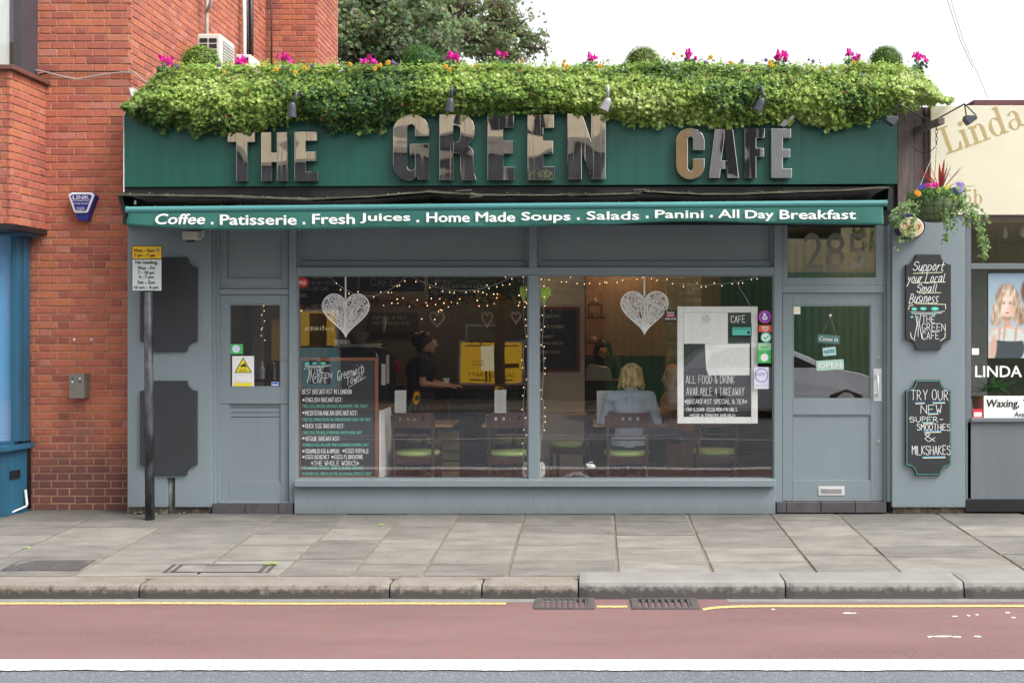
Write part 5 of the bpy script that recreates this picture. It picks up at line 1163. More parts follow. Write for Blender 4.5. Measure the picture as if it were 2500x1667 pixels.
MB().pb(2402, 966, 2700, 1020, .07, .004).build('sheet', m_paper, t_); txt('Waxing, T', (2409, 975, 2512, 999), .0695, m_ink, t_, bold=.03, shear=.12); txt('Ava', (2476, 1005, 2500, 1017), .0695, m_ink, t_, bold=.015, shear=.15)
t_ = E('red_sticker', 'small red and white sticker at the foot of the salon window', 'sticker', Wp(2387, 1020, .07)); MB().pb(2375, 998, 2399, 1020, .076, .003).build('sheet', mat('sticker_red', (.6, .03, .03), .5), t_); MB().pb(2378, 1006, 2397, 1017, .0755, .001).build('print_panel', m_paper, t_)
MB().pb(2373, 850, 2390, 866, .076, .003).build('paper_label', m_paper, label='small blank white label at the left edge of the salon window', cat='sticker')
def strap_leaf(b, p0, d_, L_, w, c_, droop=.5, n=6):
    d_ = Vector(d_).normalized(); side = d_.cross(Vector((0, 0, 1)));
    if side.length < .05: side = Vector((1, 0, 0))
    side.normalize(); vs = []; p = Vector(p0); dd = d_.copy()
    for i in range(n+1):
        t = i/n; ww = w*math.sin(math.pi*min(1, .12+t*.88))**.7 if i < n else .0005
        vs += [p - side*ww, p + side*ww]; dd = (dd + Vector((0, 0, -droop/n))).normalized(); p = p + dd*(L_/n)
    b.add(vs, [(2*i, 2*i+1, 2*i+3, 2*i+2) for i in range(n)], c_)
t_ = E('potted_plant', 'leafy green pot plant behind the salon window', 'plant', Wp(2420, 1020, .3)); b = MB()
for i in range(46):
    a = rnd.uniform(0, 6.28); strap_leaf(b, Wp(rnd.uniform(2395, 2455), 955, .3), (math.cos(a), math.sin(a)*.5, rnd.uniform(.3, 1.3)), rnd.uniform(.12, .27), .018, tuple(v*rnd.uniform(.7, 1.4) for v in (.06, .2, .04)), rnd.uniform(.6, 1.6))
b.build('leaves', m_leaf, t_, recalc=False); MB().lathe(tuple(Wp(2392, 1018, .3)), [(0, 0), (.05, 0), (.075, .19), (.08, .2), (0, .2)], 16).build('pot', mat('terracotta_pot', (.25, .05, .03), .7), t_)

# ---- alarm 24-7
t_ = E('round_alarm_box', 'cream oval alarm box marked 24-7 under the hanging basket', 'alarm', Wp(2227, 590, 0))
m_al2 = mat('alarm_cream', (.68, .6, .38), .4); b = MB(); b.pprism(ov(2222, 553, 38, 31), -.05, .05); b.build('base', mat('alarm_navy', (.02, .02, .08), .4), t_, bevel=.006)
b = MB(); b.pprism(ov(2226, 555, 30.5, 25.5), -.085, .04); b.build('cover', m_al2, t_, bevel=.012)
txt('24-7', (2211, 549, 2249, 562), -.0875, mat('alarm_red', (.55, .05, .03), .5), t_, bold=.02)

# ---- hanging basket and its bracket
yb = -.5
br = E('basket_bracket', 'black timber bracket with two small floodlights on the post', 'bracket', Wp(2238, 325, 0))
b = MB(); a0, a1 = Vector((Xp(2240, 0), .02, Zp(318, 0))), Vector((Xp(2298, -.55), -.56, Zp(296, -.55))); w_ = .028
b.add([a0+Vector((-w_, 0, -w_)), a0+Vector((w_, 0, -w_)), a0+Vector((w_, 0, w_)), a0+Vector((-w_, 0, w_)), a1+Vector((-w_, 0, -w_)), a1+Vector((w_, 0, -w_)), a1+Vector((w_, 0, w_)), a1+Vector((-w_, 0, w_))], [(0, 1, 2, 3), (4, 7, 6, 5), (0, 4, 5, 1), (1, 5, 6, 2), (2, 6, 7, 3), (3, 7, 4, 0)])
b.build('arm', m_post, br, bevel=.003)
for q_ in ([Wp(2270, 296, -.35), Wp(2225, 272, -.4), Wp(2193, 255, -.45)], [Wp(2285, 293, -.4), Wp(2330, 268, -.42), Wp(2355, 254, -.45)], [Wp(2248, 255, 0), Wp(2262, 290, -.1), Wp(2258, 305, -.1)]): MB().tube(q_, .007, 6).build('rod', m_black, br)
def flood(cx_, cy_, top, label, sgn):
    b = MB(); y = -.48; s_ = F/(D+y)
    b.prism([(Xp(cx_-13, y), Zp(cy_-9, y)), (Xp(cx_+14, y), Zp(cy_-9, y)), (Xp(cx_+16, y), Zp(cy_, y)), (Xp(cx_+4*sgn, y), Zp(cy_+15, y)), (Xp(cx_-15, y), Zp(cy_+2, y))], y, y+.09)
    o = b.build('floodlight', m_sp, br, bevel=.006, label=label)
    MB().tube([Wp(*top, -.45), Wp(cx_-12, cy_-8, y+.03)], .006, 6).tube([Wp(*top, -.45), Wp(cx_+12, cy_-8, y+.03)], .006, 6).build('floodlight_yoke', m_black, br)
flood(2178, 292, (2193, 255), 'left floodlight of the bracket', 1); flood(2371, 290, (2355, 254), 'right floodlight of the bracket', -1)
hb = E('hanging_basket', 'round wire hanging basket of trailing ivy and mixed flowers', 'hanging basket', Wp(2286, 545, yb))
b = MB()
for k in range(6):
    c = Wp(2286, 304+k*9, yb-.02); n = 8; pts = [c + (Vector((.012*math.cos(2*math.pi*i/n), 0, .02*math.sin(2*math.pi*i/n))) if k % 2 == 0 else Vector((0, .012*math.cos(2*math.pi*i/n), .02*math.sin(2*math.pi*i/n)))) for i in range(n+1)]; b.tube(pts, .003, 5)
b.build('chain', m_black, hb)
bc = Wp(2286, 489, yb); rb = .232
hk = Wp(2286, 358, yb)
b = MB()
for a in (200, 320, 80): b.tube([hk, bc + Vector((rb*math.cos(R(a)), rb*math.sin(R(a)), 0))], .0025, 5)
b.build('hanging_wire', m_chrome, hb)
MB().tube([Wp(2207, 275, -.2), Wp(2215, 330, -.25), Wp(2232, 365, -.3), Wp(2255, 374, -.4), Wp(2272, 370, -.45), Wp(2284, 358, yb)], .004, 6).build('cable', m_bwire, hb, smooth=True)
MB().lathe(tuple(bc - Vector((0, 0, .2))), [(0, 0), (.09, .012), (.165, .06), (.21, .13), (.224, .2), (0, .2)], 24).build('liner', mat('green_liner', (.14, .2, .09), .8, .15, 9), hb, smooth=True)
b = MB()
for (rr0, h) in [(.234, 0), (.222, -.065), (.18, -.135), (.1, -.185)]: b.tube([bc + Vector((rr0*math.cos(2*math.pi*i/28), rr0*math.sin(2*math.pi*i/28), h)) for i in range(29)], .0025, 5)
for k in range(16): a = 2*math.pi*k/16; b.tube([bc + Vector((q*math.cos(a), q*math.sin(a), h)) for (q, h) in [(.234, 0), (.222, -.065), (.18, -.135), (.1, -.187), (.0, -.2)]], .0022, 5)
b.build('wire_frame', m_black, hb)
b = MB()
for i in range(1500):
    a = rnd.uniform(0, 6.28); q = rb*math.sqrt(rnd.random())*1.12; p = bc + Vector((q*math.cos(a), q*math.sin(a), rnd.uniform(.0, .12) - .03*(q/rb)))
    c_ = rnd.choice([(.13, .26, .05), (.2, .36, .08), (.07, .17, .05), (.05, .12, .04)]); add_leaf(b, p, Vector((math.cos(a), math.sin(a)-.4, rnd.uniform(.1, 1.2))), rnd.uniform(.014, .028), c_, rnd.uniform(0, 6))
for (ex, ey, sx, n_, off) in [(2184, 558, 2225, 95, 10), (2196, 610, 2222, 60, 8), (2222, 590, 2240, 80, 8), (2311, 593, 2305, 110, 9), (2330, 560, 2322, 50, 9), (2362, 555, 2340, 80, 10), (2405, 632, 2352, 190, 12), (2415, 545, 2350, 26, 3), (2300, 540, 2296, 50, 7), (2172, 540, 2215, 40, 5)]:
    sp_ = Wp(sx, 492, yb-.15); ep = Wp(ex, ey, yb-.12); mid = Vector((ep.x*.75+sp_.x*.25, yb-.22, sp_.z - (sp_.z-ep.z)*.3)); pts = []
    for i in range(9):
        t = i/8; pts.append(sp_*(1-t)**2 + mid*2*t*(1-t) + ep*t*t)
    b.tube(pts, .002, 4, colr=(.12, .16, .05))
    for k in range(n_):
        t = rnd.random()**.8; p = sp_*(1-t)**2 + mid*2*t*(1-t) + ep*t*t + Vector((rnd.gauss(0, off*.0018), rnd.uniform(-.03, .03), rnd.gauss(0, .008)))
        add_leaf(b, p, Vector((rnd.uniform(-.8, .8), -1, rnd.uniform(-.3, .6))), rnd.uniform(.015, .027), rnd.choice([(.18, .32, .08), (.28, .42, .13), (.1, .2, .06), (.33, .45, .2)]), rnd.uniform(-1, 1)+math.pi)
b.build('trailing_ivy', m_leaf, hb, recalc=False)
b = MB()
for i in range(15):
    a = R(-50 + i*9 + rnd.uniform(-4, 4)); strap_leaf(b, Wp(2296, 470, yb), (math.sin(a), rnd.uniform(-.3, .3), math.cos(a)), rnd.uniform(.24, .34), .014, tuple(v*rnd.uniform(.7, 1.3) for v in (.33, .05, .045)), rnd.uniform(.05, .35))
b.build('red_spikes', m_leaf, hb, recalc=False)
b = MB()
for i in range(26):
    c = Wp(2276 + rnd.uniform(-14, 14), 453 + rnd.uniform(-7, 6), yb-.18); add_leaf(b, c, Vector((rnd.uniform(-1, 1), -1, rnd.uniform(-.5, 1))), .024, (.75, .015, .32), rnd.uniform(0, 6), shape=[(-.25, 0), (-.45, .5), (-.2, 1), (.2, 1), (.45, .5), (.25, 0)])
for (px, py, cc) in [(2238, 470, (.85, .3, .03)), (2243, 474, (.85, .35, .03)), (2291, 466, (.8, .65, .05)), (2330, 484, (.8, .65, .05)), (2312, 458, (.75, .65, .1)), (2247, 458, pc), (2255, 455, (.1, .06, .3)), (2340, 450, (.3, .25, .6)), (2349, 451, (.35, .3, .65)), (2330, 463, pc), (2336, 468, pc), (2346, 465, (.3, .28, .6))]:
    c = Wp(px, py, yb-.2)
    for a in range(5): aa = a*1.257; b.ell(c + Vector((math.cos(aa)*.012, 0, math.sin(aa)*.012)), (.013, .004, .013), 7, 4, colr=cc)
b.build('flowers', m_petal, hb, recalc=False, kind='stuff')

# ============================================================ THINGS IN THE WINDOW
def heart_pts(n=40): 
    out = []
    for i in range(n): t = 2*math.pi*i/n; out.append((math.sin(t)**3, (13*math.cos(t)-5*math.cos(2*t)-2*math.cos(3*t)-math.cos(4*t))/16.5))
    return out
m_wick = mat('white_wicker', (.86, .86, .84), .7, .1, 20)
def heart(x0, y0, x1, y1, y, label, ribbon_top):
    t_ = E('wicker_heart', label, 'hanging heart', Wp((x0+x1)/2, y1, y), 'white wicker hearts in the windows'); hp = heart_pts(48); cx_, cy_ = (x0+x1)/2, (y0+y1)/2
    P = [((cx_+u*(x1-x0)/2), (y0 + (0.98-v)/(1.98)*(y1-y0)) if False else (y0 + (.79-v)/(1.82)*(y1-y0))) for u, v in hp]
    W_ = [Wp(p[0], p[1], y) for p in P]; b = MB(); b.tube(W_ + [W_[0]], .007, 6)
    r2 = random.Random(int(x0)); n = len(W_)
    def inside(q):
        c = False; j = n-1
        for i in range(n):
            a, d = P[i], P[j]
            if (a[1] > q[1]) != (d[1] > q[1]) and q[0] < (d[0]-a[0])*(q[1]-a[1])/(d[1]-a[1])+a[0]: c = not c
            j = i
        return c
    k = 0; tries = 0
    while k < 135 and tries < 6000:
        tries += 1; i, j = r2.randrange(n), r2.randrange(n); a, d = P[i], P[j]
        L_ = math.hypot(a[0]-d[0], a[1]-d[1])
        if L_ < (x1-x0)*.22: continue
        if all(inside((a[0]+(d[0]-a[0])*t, a[1]+(d[1]-a[1])*t)) for t in (.08, .25, .5, .75, .92)):
            yy = y; bow = r2.choice((-1, 1))*r2.uniform(.006, .028)
            b.tube([W_[i], (W_[i]+W_[j])/2 + Vector((0, bow, 0)), W_[j]], .0028, 4); k += 1
    b.build('woven_body', m_wick, t_, recalc=False)
    MB().pb(cx_-2, ribbon_top, cx_+1.6, y0+(y1-y0)*.14, y, .002).build('ribbon', m_wick, t_)
    c = Wp(cx_, y0+(y1-y0)*.16, y); MB().tube([c + Vector((.012*math.cos(a*.7), 0, .012*math.sin(a*.7))) for a in range(10)], .002, 5).build('ring', m_chrome, t_)
heart(787, 714, 901, 823, .13, 'white wicker heart in the left window above the big blackboard', 672); heart(1516, 708, 1631, 816, .13, 'white wicker heart in the right window beside the white framed board', 672)
m_gh = mat('lime_felt', (.38, .6, .08), .6, .08, 8)
for (x0, y0, x1, y1, lb_) in [(1269, 696, 1288, 745, 'lime green hanging heart seen edge on, left of the mullion'), (1313, 698, 1345, 745, 'lime green hanging heart, right of the mullion')]:
    t_ = E('green_heart', lb_, 'hanging heart', Wp((x0+x1)/2, y1, .2), 'lime hearts by the mullion'); P = [((x0+x1)/2+u*(x1-x0)/2*(1 if v > -.2 else .8), y0+(.79-v)/1.82*(y1-y0)) for u, v in heart_pts(30)]
    b = MB(); b.pprism(P, .17, .03); b.build('body', m_gh, t_, bevel=.006); MB().tube([Wp((x0+x1)/2, 672, .185), Wp((x0+x1)/2, y0+8, .185)], .0015, 5).build('cord', m_white, t_)
m_fw = mat('clear_wire', (.45, .45, .4), .5); m_fb = emat('warm_fairy_bulb', (1, .7, .36), 1.4)
def fairy(pts, y, label, step=18, hang=6, sag=None, jit=0, m=None, rb_=.0034):
    t_ = E('fairy_lights', label, 'fairy lights', Wp(pts[-1][0], pts[-1][1], y), 'strings of fairy lights')
    P = [Wp(p[0], p[1], y) for p in pts]; MB().tube(P, .0022, 5).build('wire', m_fw, t_); b = MB(); w = MB(); acc = 0; r2 = random.Random(len(label))
    for i in range(len(P)-1):
        L_ = (P[i+1]-P[i]).length; s = 0; n = max(1, int(L_*F/(D+y)/step + r2.random()))
        for k in range(n):
            q = P[i].lerp(P[i+1], (k+r2.random()*.8)/n); d_ = Vector((r2.uniform(-.01, .01), 0, -hang*.0042*r2.uniform(.5, 1.2))) if abs(P[i+1].x-P[i].x) > abs(P[i+1].z-P[i].z) else Vector((r2.choice((-1, 1))*.014, 0, r2.uniform(-.01, .01)))
            d_ = d_ if r2.random() > .15 else -d_
            w.tube([q, q+d_*.6], .0013, 4); b.ell(q+d_, (rb_, rb_, rb_*1.5), 6, 5)
    w.build('bulb_lead', m_fw, t_, recalc=False, kind='stuff'); b.build('bulb', m or m_fb, t_, kind='stuff')
def dip(x0, y0, x1, y1, d_, n=10): return [(x0+(x1-x0)*i/n, y0+(y1-y0)*i/n + d_*4*(i/n)*(1-i/n)) for i in range(n+1)]
fairy(dip(805, 676, 993, 674, 48), .15, 'fairy lights looping across the top left of the left window')
fairy(dip(1005, 675, 1255, 673, 36), .15, 'fairy lights looping across the top right of the left window')
fairy(dip(1330, 674, 1572, 671, 14, 8), .15, 'fairy lights along the top left of the right window')
fairy(dip(1572, 671, 1870, 668, 26), .15, 'fairy lights looping over the white framed board')
fairy([(1280+3*math.sin(i*1.3), 672+i*24) for i in range(21)], .15, 'fairy lights hanging down just left of the mullion', 26)
fairy([(1326-2*math.sin(i*1.1)-(i > 17)*(i-17)*2.5, 672+i*22) for i in range(21)], .15, 'fairy lights hanging down just right of the mullion', 26)
def coil(px, py, label):
    t_ = MB(); r2 = random.Random(int(px)); c = Wp(px, py, .17)
    for k in range(9): a = r2.uniform(0, 3); u = Vector((math.cos(a)*.03, .01, math.sin(a)*.03)); v = Vector((r2.uniform(-.01, .01), .02, .065)); t_.tube([c + u*math.cos(i*.6) + v*math.sin(i*.6) for i in range(12)], .0016, 4)
    t_.build('cable_coil', m_white, label=label, cat='cable')
coil(1283, 1146, 'loose coil of white wire at the foot of the left window by the mullion'); coil(1322, 1146, 'loose coil of white wire at the foot of the right window by the mullion')
# big menu blackboard
mb_ = E('menu_blackboard', 'tall wood framed blackboard listing breakfasts in the left window', 'blackboard', Wp(824, 1171, .16)); y = .14
MB().pb(734, 881, 915, 1163, y+.01, .015).build('slate', m_slate, mb_)
for q in [(726, 873, 734, 1170), (915, 873, 923, 1170), (734.3, 873, 914.7, 881), (734.3, 1162, 914.7, 1170)]: MB().pb(*q, y, .03).build('frame', m_framewood, mb_, bevel=.003)
yy = y+.0085; b = MB(); bgn = MB()
logo(b, bgn, 742, 886, 68, 50, yy, 1.1)
chalk(b, 'Greenwich', (824, 896, 888, 920), yy, 1.2, rise=20); chalk(b, 'Town!', (846, 914, 884, 934), yy, 1.2, rise=14); line(b, [(850, 946), (893, 920)], yy, 1.1)
for (s, r_, w) in [('BEST BREAKFAST IN LONDON', (738, 950, 858, 962), 1.15), ('ENGLISH BREAKFAST:', (746, 970, 836, 981), 1.15), ('MEDITERRANEAN BREAKFAST:', (746, 1002, 873, 1014), 1.2), ('DUCK EGG BREAKFAST:', (746, 1034, 840, 1045), 1.15), ('VEGGIE BREAKFAST:', (746, 1065, 830, 1076), 1.2), ('SCRAMBLED EGG & KIPPERS', (746, 1096, 828, 1106), 1.1), ('EGGS ROYALE', (844, 1095, 900, 1106), 1.2), ('EGGS BENEDICT', (746, 1110, 804, 1120), 1.1), ('EGGS FLORENTINE', (817, 1110, 886, 1120), 1.1), ('*THE WHOLE WORKS*', (760, 1124, 876, 1136), 1.15)]: chalk(b, s, r_, yy, w)
for (px, py) in [(741, 976), (741, 1007), (741, 1039), (741, 1069), (741, 1101), (839, 1100), (741, 1115), (812, 1115)]:
    q = ov(px, py, 3, 3, 8); pw = [(Xp(p[0], yy), yy-.0012, Zp(p[1], yy)) for p in q]; b.add(pw, [tuple(range(8))])
for (s, r_) in [('FRIED EGG, BACON, SAUSAGE, MUSHROOM, TOM, TOAST', (738, 987, 898, 996)), ('FRIED EGG, CHORIZO, BACON, HALLOUMI, MUSHROOM, OLIVES, TOM, TOAST', (738, 1020, 905, 1028)), ('2 DUCK EGGS, PORTABELLO MUSHROOM, TOMATO, BACON, TOAST', (738, 1052, 884, 1060)), ('SCRAMBLED EGGS, HALLOUMI, TOMATO, MUSHROOM, CUCUMBER, TOAST', (738, 1082, 900, 1090)), ('EGG, BACON, CHORIZO, TOMATO, BEANS, SAUSAGE', (738, 1138, 888, 1147)), ('MUSHROOM, HALLOUMI, BLACK PUD, HASH BROWN, KIPPERS & TOAST', (738, 1152, 907, 1161))]: chalk(bgn, s, r_, yy, .62)
b.build('lettering', m_chalk, mb_, recalc=False); bgn.build('lettering', m_chalkg, mb_, recalc=False)
# white framed board
wb = E('framed_board', 'white distressed framed blackboard hanging in the right window', 'blackboard', Wp(1752, 1034, .14)); y = .115
m_dist = mat('distressed_white', (.76, .77, .74), .6, .06, 8, speck=(70, .67, (.25, .22, .18)))
MB().pb(1667, 761, 1835, 1020, y+.012, .01).build('slate', m_slate, wb)
for q in [(1653.5, 748, 1669, 1034), (1834, 748, 1850, 1034), (1669.3, 748, 1833.7, 763), (1669.3, 1018, 1833.7, 1034)]: MB().pb(*q, y, .028).build('frame', m_dist, wb, bevel=.005)
MB().tube([Wp(1668, 750, .13), Wp(1714, 671, .13)], .0022, 5).tube([Wp(1835, 750, .13), Wp(1786, 671, .13)], .0022, 5).build('string', m_wire, wb)
yy = y+.0105; b = MB()
chalk(b, 'CAFE', (1785, 770, 1819, 788), yy, 1.7); 
for (s, r_, w) in [('ALL FOOD & DRINK', (1675, 916, 1793, 936), 1.3), ('AVAILABLE 4 TAKEAWAY', (1676, 945, 1817, 966), 1.3), ('*BREAKFAST SPECIAL & TEA*', (1672, 974, 1823, 986), 1.4), ('-7AM-11.30AM- £5.50 MON-FRI ONLY.', (1671, 995, 1801, 1004), 1.25), ('*VEGGIE ALTERNATIVE AVAILABLE*', (1684, 1010, 1795, 1017), 1.1)]: chalk(b, s, r_, yy, w)
b.build('lettering', m_chalk, wb, recalc=False)
m_print = mat('faint_print', (.5, .5, .47), .8)
def menu_sheet(rect, circ, label, fold=False):
    t_ = E('paper_menu', label, 'menu', Wp((rect[0]+rect[2])/2, rect[3], .12), 'paper menus on the framed board'); x0, y0, x1, y1 = rect
    if fold: MB().pprism([(x0, y0), (x1, y0), (x1, y1), (x0+9, y1), (x0+3, y1-16)], .118, .003).build('sheet', m_paper, t_)
    else: MB().pb(x0, y0, x1, y1, .119, .003).build('sheet', m_paper, t_)
    b = MB(); ym = .1175 if fold else .1185; cx_, cy_, r_ = circ; q = ov(cx_, cy_, r_, r_, 28); line(b, q+[q[0]], ym, .5)
    for k in range(int((y1-y0)/5)-2):
        yv = y0+8+k*5; line(b, [(x0+10, yv), (x0+10+rnd.uniform(14, 24), yv)], ym, .5); line(b, [(x1-32, yv), (x1-32+rnd.uniform(14, 24), yv)], ym, .5)
    for k in range(4): line(b, [(cx_-r_*.5, cy_-r_*.4+k*5), (cx_+r_*.5, cy_-r_*.4+k*5)], ym, .5)
    b.build('print', m_print, t_, recalc=False)
    if not fold:
        b = MB(); chalk(b, 'THE', (1713, 769, 1730, 774), ym, .7); chalk(b, 'GREEN', (1713, 776, 1735, 781), ym, .7); chalk(b, 'CAFE', (1713, 783, 1732, 788), ym, .7); b.build('print', m_ink if False else mat('grey_green_print', (.2, .25, .2), .8), t_, recalc=False)
menu_sheet((1669.5, 763.5, 1777, 839), (1723, 813, 21), 'flat paper menu pinned at the top of the white framed board'); menu_sheet((1721, 839.5, 1830, 916), (1775, 880, 21), 'curling paper menu in the middle of the white framed board', True)
# stickers
def col_mat(n, c): return mat(n, c, .5, .04, 8)
def sticker(rect, c, label, cat='sticker', rnd_=False, y=.08, inner=None, words=(), name='window_sticker', rot=0):
    t_ = E(name, label, cat, Wp((rect[0]+rect[2])/2, rect[3], y), 'stickers on the glass'); x0, y0, x1, y1 = rect; cx_, cy_ = (x0+x1)/2, (y0+y1)/2
    if rnd_: P = ov(cx_, cy_, (x1-x0)/2, (y1-y0)/2, 28)
    else: P = [(x0, y0), (x1, y0), (x1, y1), (x0, y1)]
    if rot: P = [(cx_+(p[0]-cx_)*math.cos(rot)-(p[1]-cy_)*math.sin(rot), cy_+(p[0]-cx_)*math.sin(rot)+(p[1]-cy_)*math.cos(rot)) for p in P]
    MB().pprism(P, y, .003).build('sheet', c, t_); k = 0
    for (kind, r_, m_) in (inner or []):
        P = ov((r_[0]+r_[2])/2, (r_[1]+r_[3])/2, (r_[2]-r_[0])/2, (r_[3]-r_[1])/2, 24) if kind == 'o' else ([(r_[0], r_[1]), (r_[2], r_[1]), (r_[2], r_[3]), (r_[0], r_[3])] if kind == 'r' else r_)
        k += 1; MB().pprism(P, y-.0006*k, .0004).build('print_panel', m_, t_)
    for (s, r_, m_) in words: txt(s, r_, y-.0006*(k+1), m_, t_, bold=.008, ext=.0005, rot=rot if isinstance(rot, float) and rot else 0)
    return t_
m_pu = col_mat('purple_print', (.22, .05, .42)); m_mg = col_mat('magenta_print', (.55, .05, .4)); m_or = col_mat('orange_red_print', (.7, .09, .03)); m_gr = col_mat('green_print', (.06, .5, .12)); m_tq = col_mat('turquoise_print', (.1, .6, .5)); m_lg = col_mat('pale_green_print', (.35, .62, .4)); m_bk = col_mat('black_print', (.012, .012, .014)); m_rd = col_mat('red_print', (.55, .02, .02)); m_ye = col_mat('yellow_print', (.85, .7, .02)); m_lb = col_mat('lilac_white', (.7, .72, .85)); m_nv = col_mat('blue_print', (.03, .1, .5))
sticker((1852, 758, 1883, 789), m_mg, 'round purple breastfeeding friendly sticker right of the framed board', rnd_=True, inner=[('o', (1855, 761, 1880, 786), m_pu), ('o', (1863, 764, 1870, 771), m_paper), ('o', (1861, 771, 1874, 781), m_paper), ('o', (1865, 773, 1870, 778), m_pu)])
sticker((1852.5, 794, 1884.5, 810.5), m_or, 'orange red rectangular sticker right of the framed board', inner=[('r', (1860, 797, 1877, 799), m_paper), ('r', (1862, 806, 1875, 807.5), m_paper)], words=[('squat', (1859, 800, 1878, 805.5), m_paper)])
t_ = sticker((1857, 811, 1883.5, 836), m_tq, 'round white sticker with green tick right of the framed board', rnd_=True, inner=[('o', (1860, 814, 1880.5, 833), m_paper), ('p', [(1863, 823), (1865.5, 821), (1869, 825.5), (1876, 817.5), (1878, 819.5), (1869, 830)], m_gr)])
sticker((1850, 837, 1883, 860), m_lg, 'pale green certificate sticker under the round tick sticker', inner=[('r', (1857, 846, 1876, 850), m_gr), ('r', (1850, 854, 1883, 859), m_gr)])
sticker((1850, 861, 1883, 886), m_gr, 'green square sticker with a white disc', inner=[('o', (1857, 863, 1876, 882), m_paper)])
sticker((1841, 896, 1877, 949), m_lb, 'white sticker with purple ring reading CCTV', inner=[('o', (1842.5, 899, 1875.5, 933), m_pu), ('o', (1844.5, 901, 1873.5, 931), m_lb), ('r', (1844, 938, 1873, 939), m_print), ('r', (1844, 942, 1873, 943), m_print)], words=[('CCTV', (1845.5, 910, 1868, 917), m_pu)])
sticker((1622, 757, 1651, 785.5), m_bk, 'black and red review sticker between the heart and the framed board', inner=[('r', (1626, 767, 1647, 773), m_rd)], words=[('REVIEW US ON', (1624, 776, 1650, 780.5), m_paper), ('TimeOut', (1627, 760, 1646, 766), m_paper), ('London', (1629, 768, 1645, 772), m_paper)])
sticker((1786, 789, 1835, 821), m_bk, 'turquoise and black food hygiene rating sticker on the framed board', y=.11, inner=[('r', (1788, 799, 1833, 818), m_tq), ('o', (1824, 808, 1831, 816), m_bk)], words=[('FOOD HYGIENE RATING', (1790, 801, 1830, 804), m_bk)])
sticker((726, 678, 753, 702), m_rd, 'red heart shaped sticker reading PRS in the corner of the left window', inner=[], rnd_=True, words=[('PRS', (730, 686, 747, 695), m_paper)])
sticker((561, 840, 593, 864), m_gr, 'green sticker with pale disc on the side door pane', y=.095, inner=[('o', (567, 842, 586, 861), m_lb)])
sticker((567, 869, 620, 945), m_paper, 'yellow triangle CCTV warning notice on the side door pane', y=.095, inner=[('p', [(593.5, 872), (615.5, 910), (572, 910)], m_bk), ('p', [(593.5, 876), (612, 908), (575.5, 908)], m_ye), ('p', [(586, 893), (598, 886), (600, 891), (590, 897)], m_bk), ('p', [(594, 892), (603, 893), (602, 897), (596, 895)], m_bk), ('r', (575, 914, 613, 931), m_print), ('r', (575.6, 914.6, 612.4, 930.4), m_paper), ('r', (572, 934, 616, 943), m_ye)], words=[('CCTV', (584, 901, 603, 906), m_bk)])
sticker((663, 932, 680, 941), m_lb, 'tiny white and blue label at the foot of the side door pane', y=.095, inner=[('r', (664, 933, 679, 938), m_nv)])
sticker((1935, 748, 1954, 767), m_paper, 'small white and yellow sticker at the top of the entrance door pane', y=.095, inner=[('r', (1937, 756, 1952, 759), m_ye)])
def doorsign(rect, m_, w, ang, label, tm):
    x0, y0, x1, y1 = rect; t_ = E('door_sign', label, 'sign', Wp((x0+x1)/2, y1, .08), 'little hanging signs on the entrance door'); cx_, cy_ = (x0+x1)/2, (y0+y1)/2
    P = [(cx_+dx*math.cos(ang)-dy*math.sin(ang), cy_+dx*math.sin(ang)+dy*math.cos(ang)) for dx, dy in [(-(x1-x0)/2, -(y1-y0)/2), ((x1-x0)/2, -(y1-y0)/2), ((x1-x0)/2, (y1-y0)/2), (-(x1-x0)/2, (y1-y0)/2)]]
    MB().pprism(P, .085, .008).build('plaque', m_, t_, bevel=.001)
    kw = .84; r_ = (cx_-(x1-x0)/2*kw, y0+(y1-y0)*.2, cx_+(x1-x0)/2*kw, y1-(y1-y0)*.2)
    txt(w, r_, .0845, tm, t_, bold=.01, rot=-ang, shear=.25 if w == 'Come In' else 0, ext=.0015)
m_aq = col_mat('dusty_aqua', (.36, .6, .62)); m_aq2 = col_mat('dusty_mint', (.38, .56, .48)); m_teal = col_mat('dusty_teal', (.07, .17, .16))
doorsign((1996, 818, 2050, 838), m_teal, 'Come In', .07, 'dark teal wooden sign reading Come In on the entrance door', m_white)
doorsign((2009, 848, 2041, 868), m_aq, "WE'RE", -.1, "pale aqua wooden sign reading WE'RE on the entrance door", m_teal)
doorsign((1993, 879, 2060, 903), m_aq2, 'OPEN', -.06, 'mint wooden sign reading OPEN on the entrance door', m_white)
MB().tube([Wp(2027, 772, .082), Wp(2005, 818, .084)], .0012, 4).tube([Wp(2027, 772, .082), Wp(2042, 818, .084)], .0012, 4).tube([Wp(2018, 838, .09), Wp(2018, 882, .09)], .001, 4).tube([Wp(2036, 838, .09), Wp(2038, 880, .09)], .001, 4).build('sign_string', m_wire, label='thin string holding up the three signs on the entrance door', cat='string')
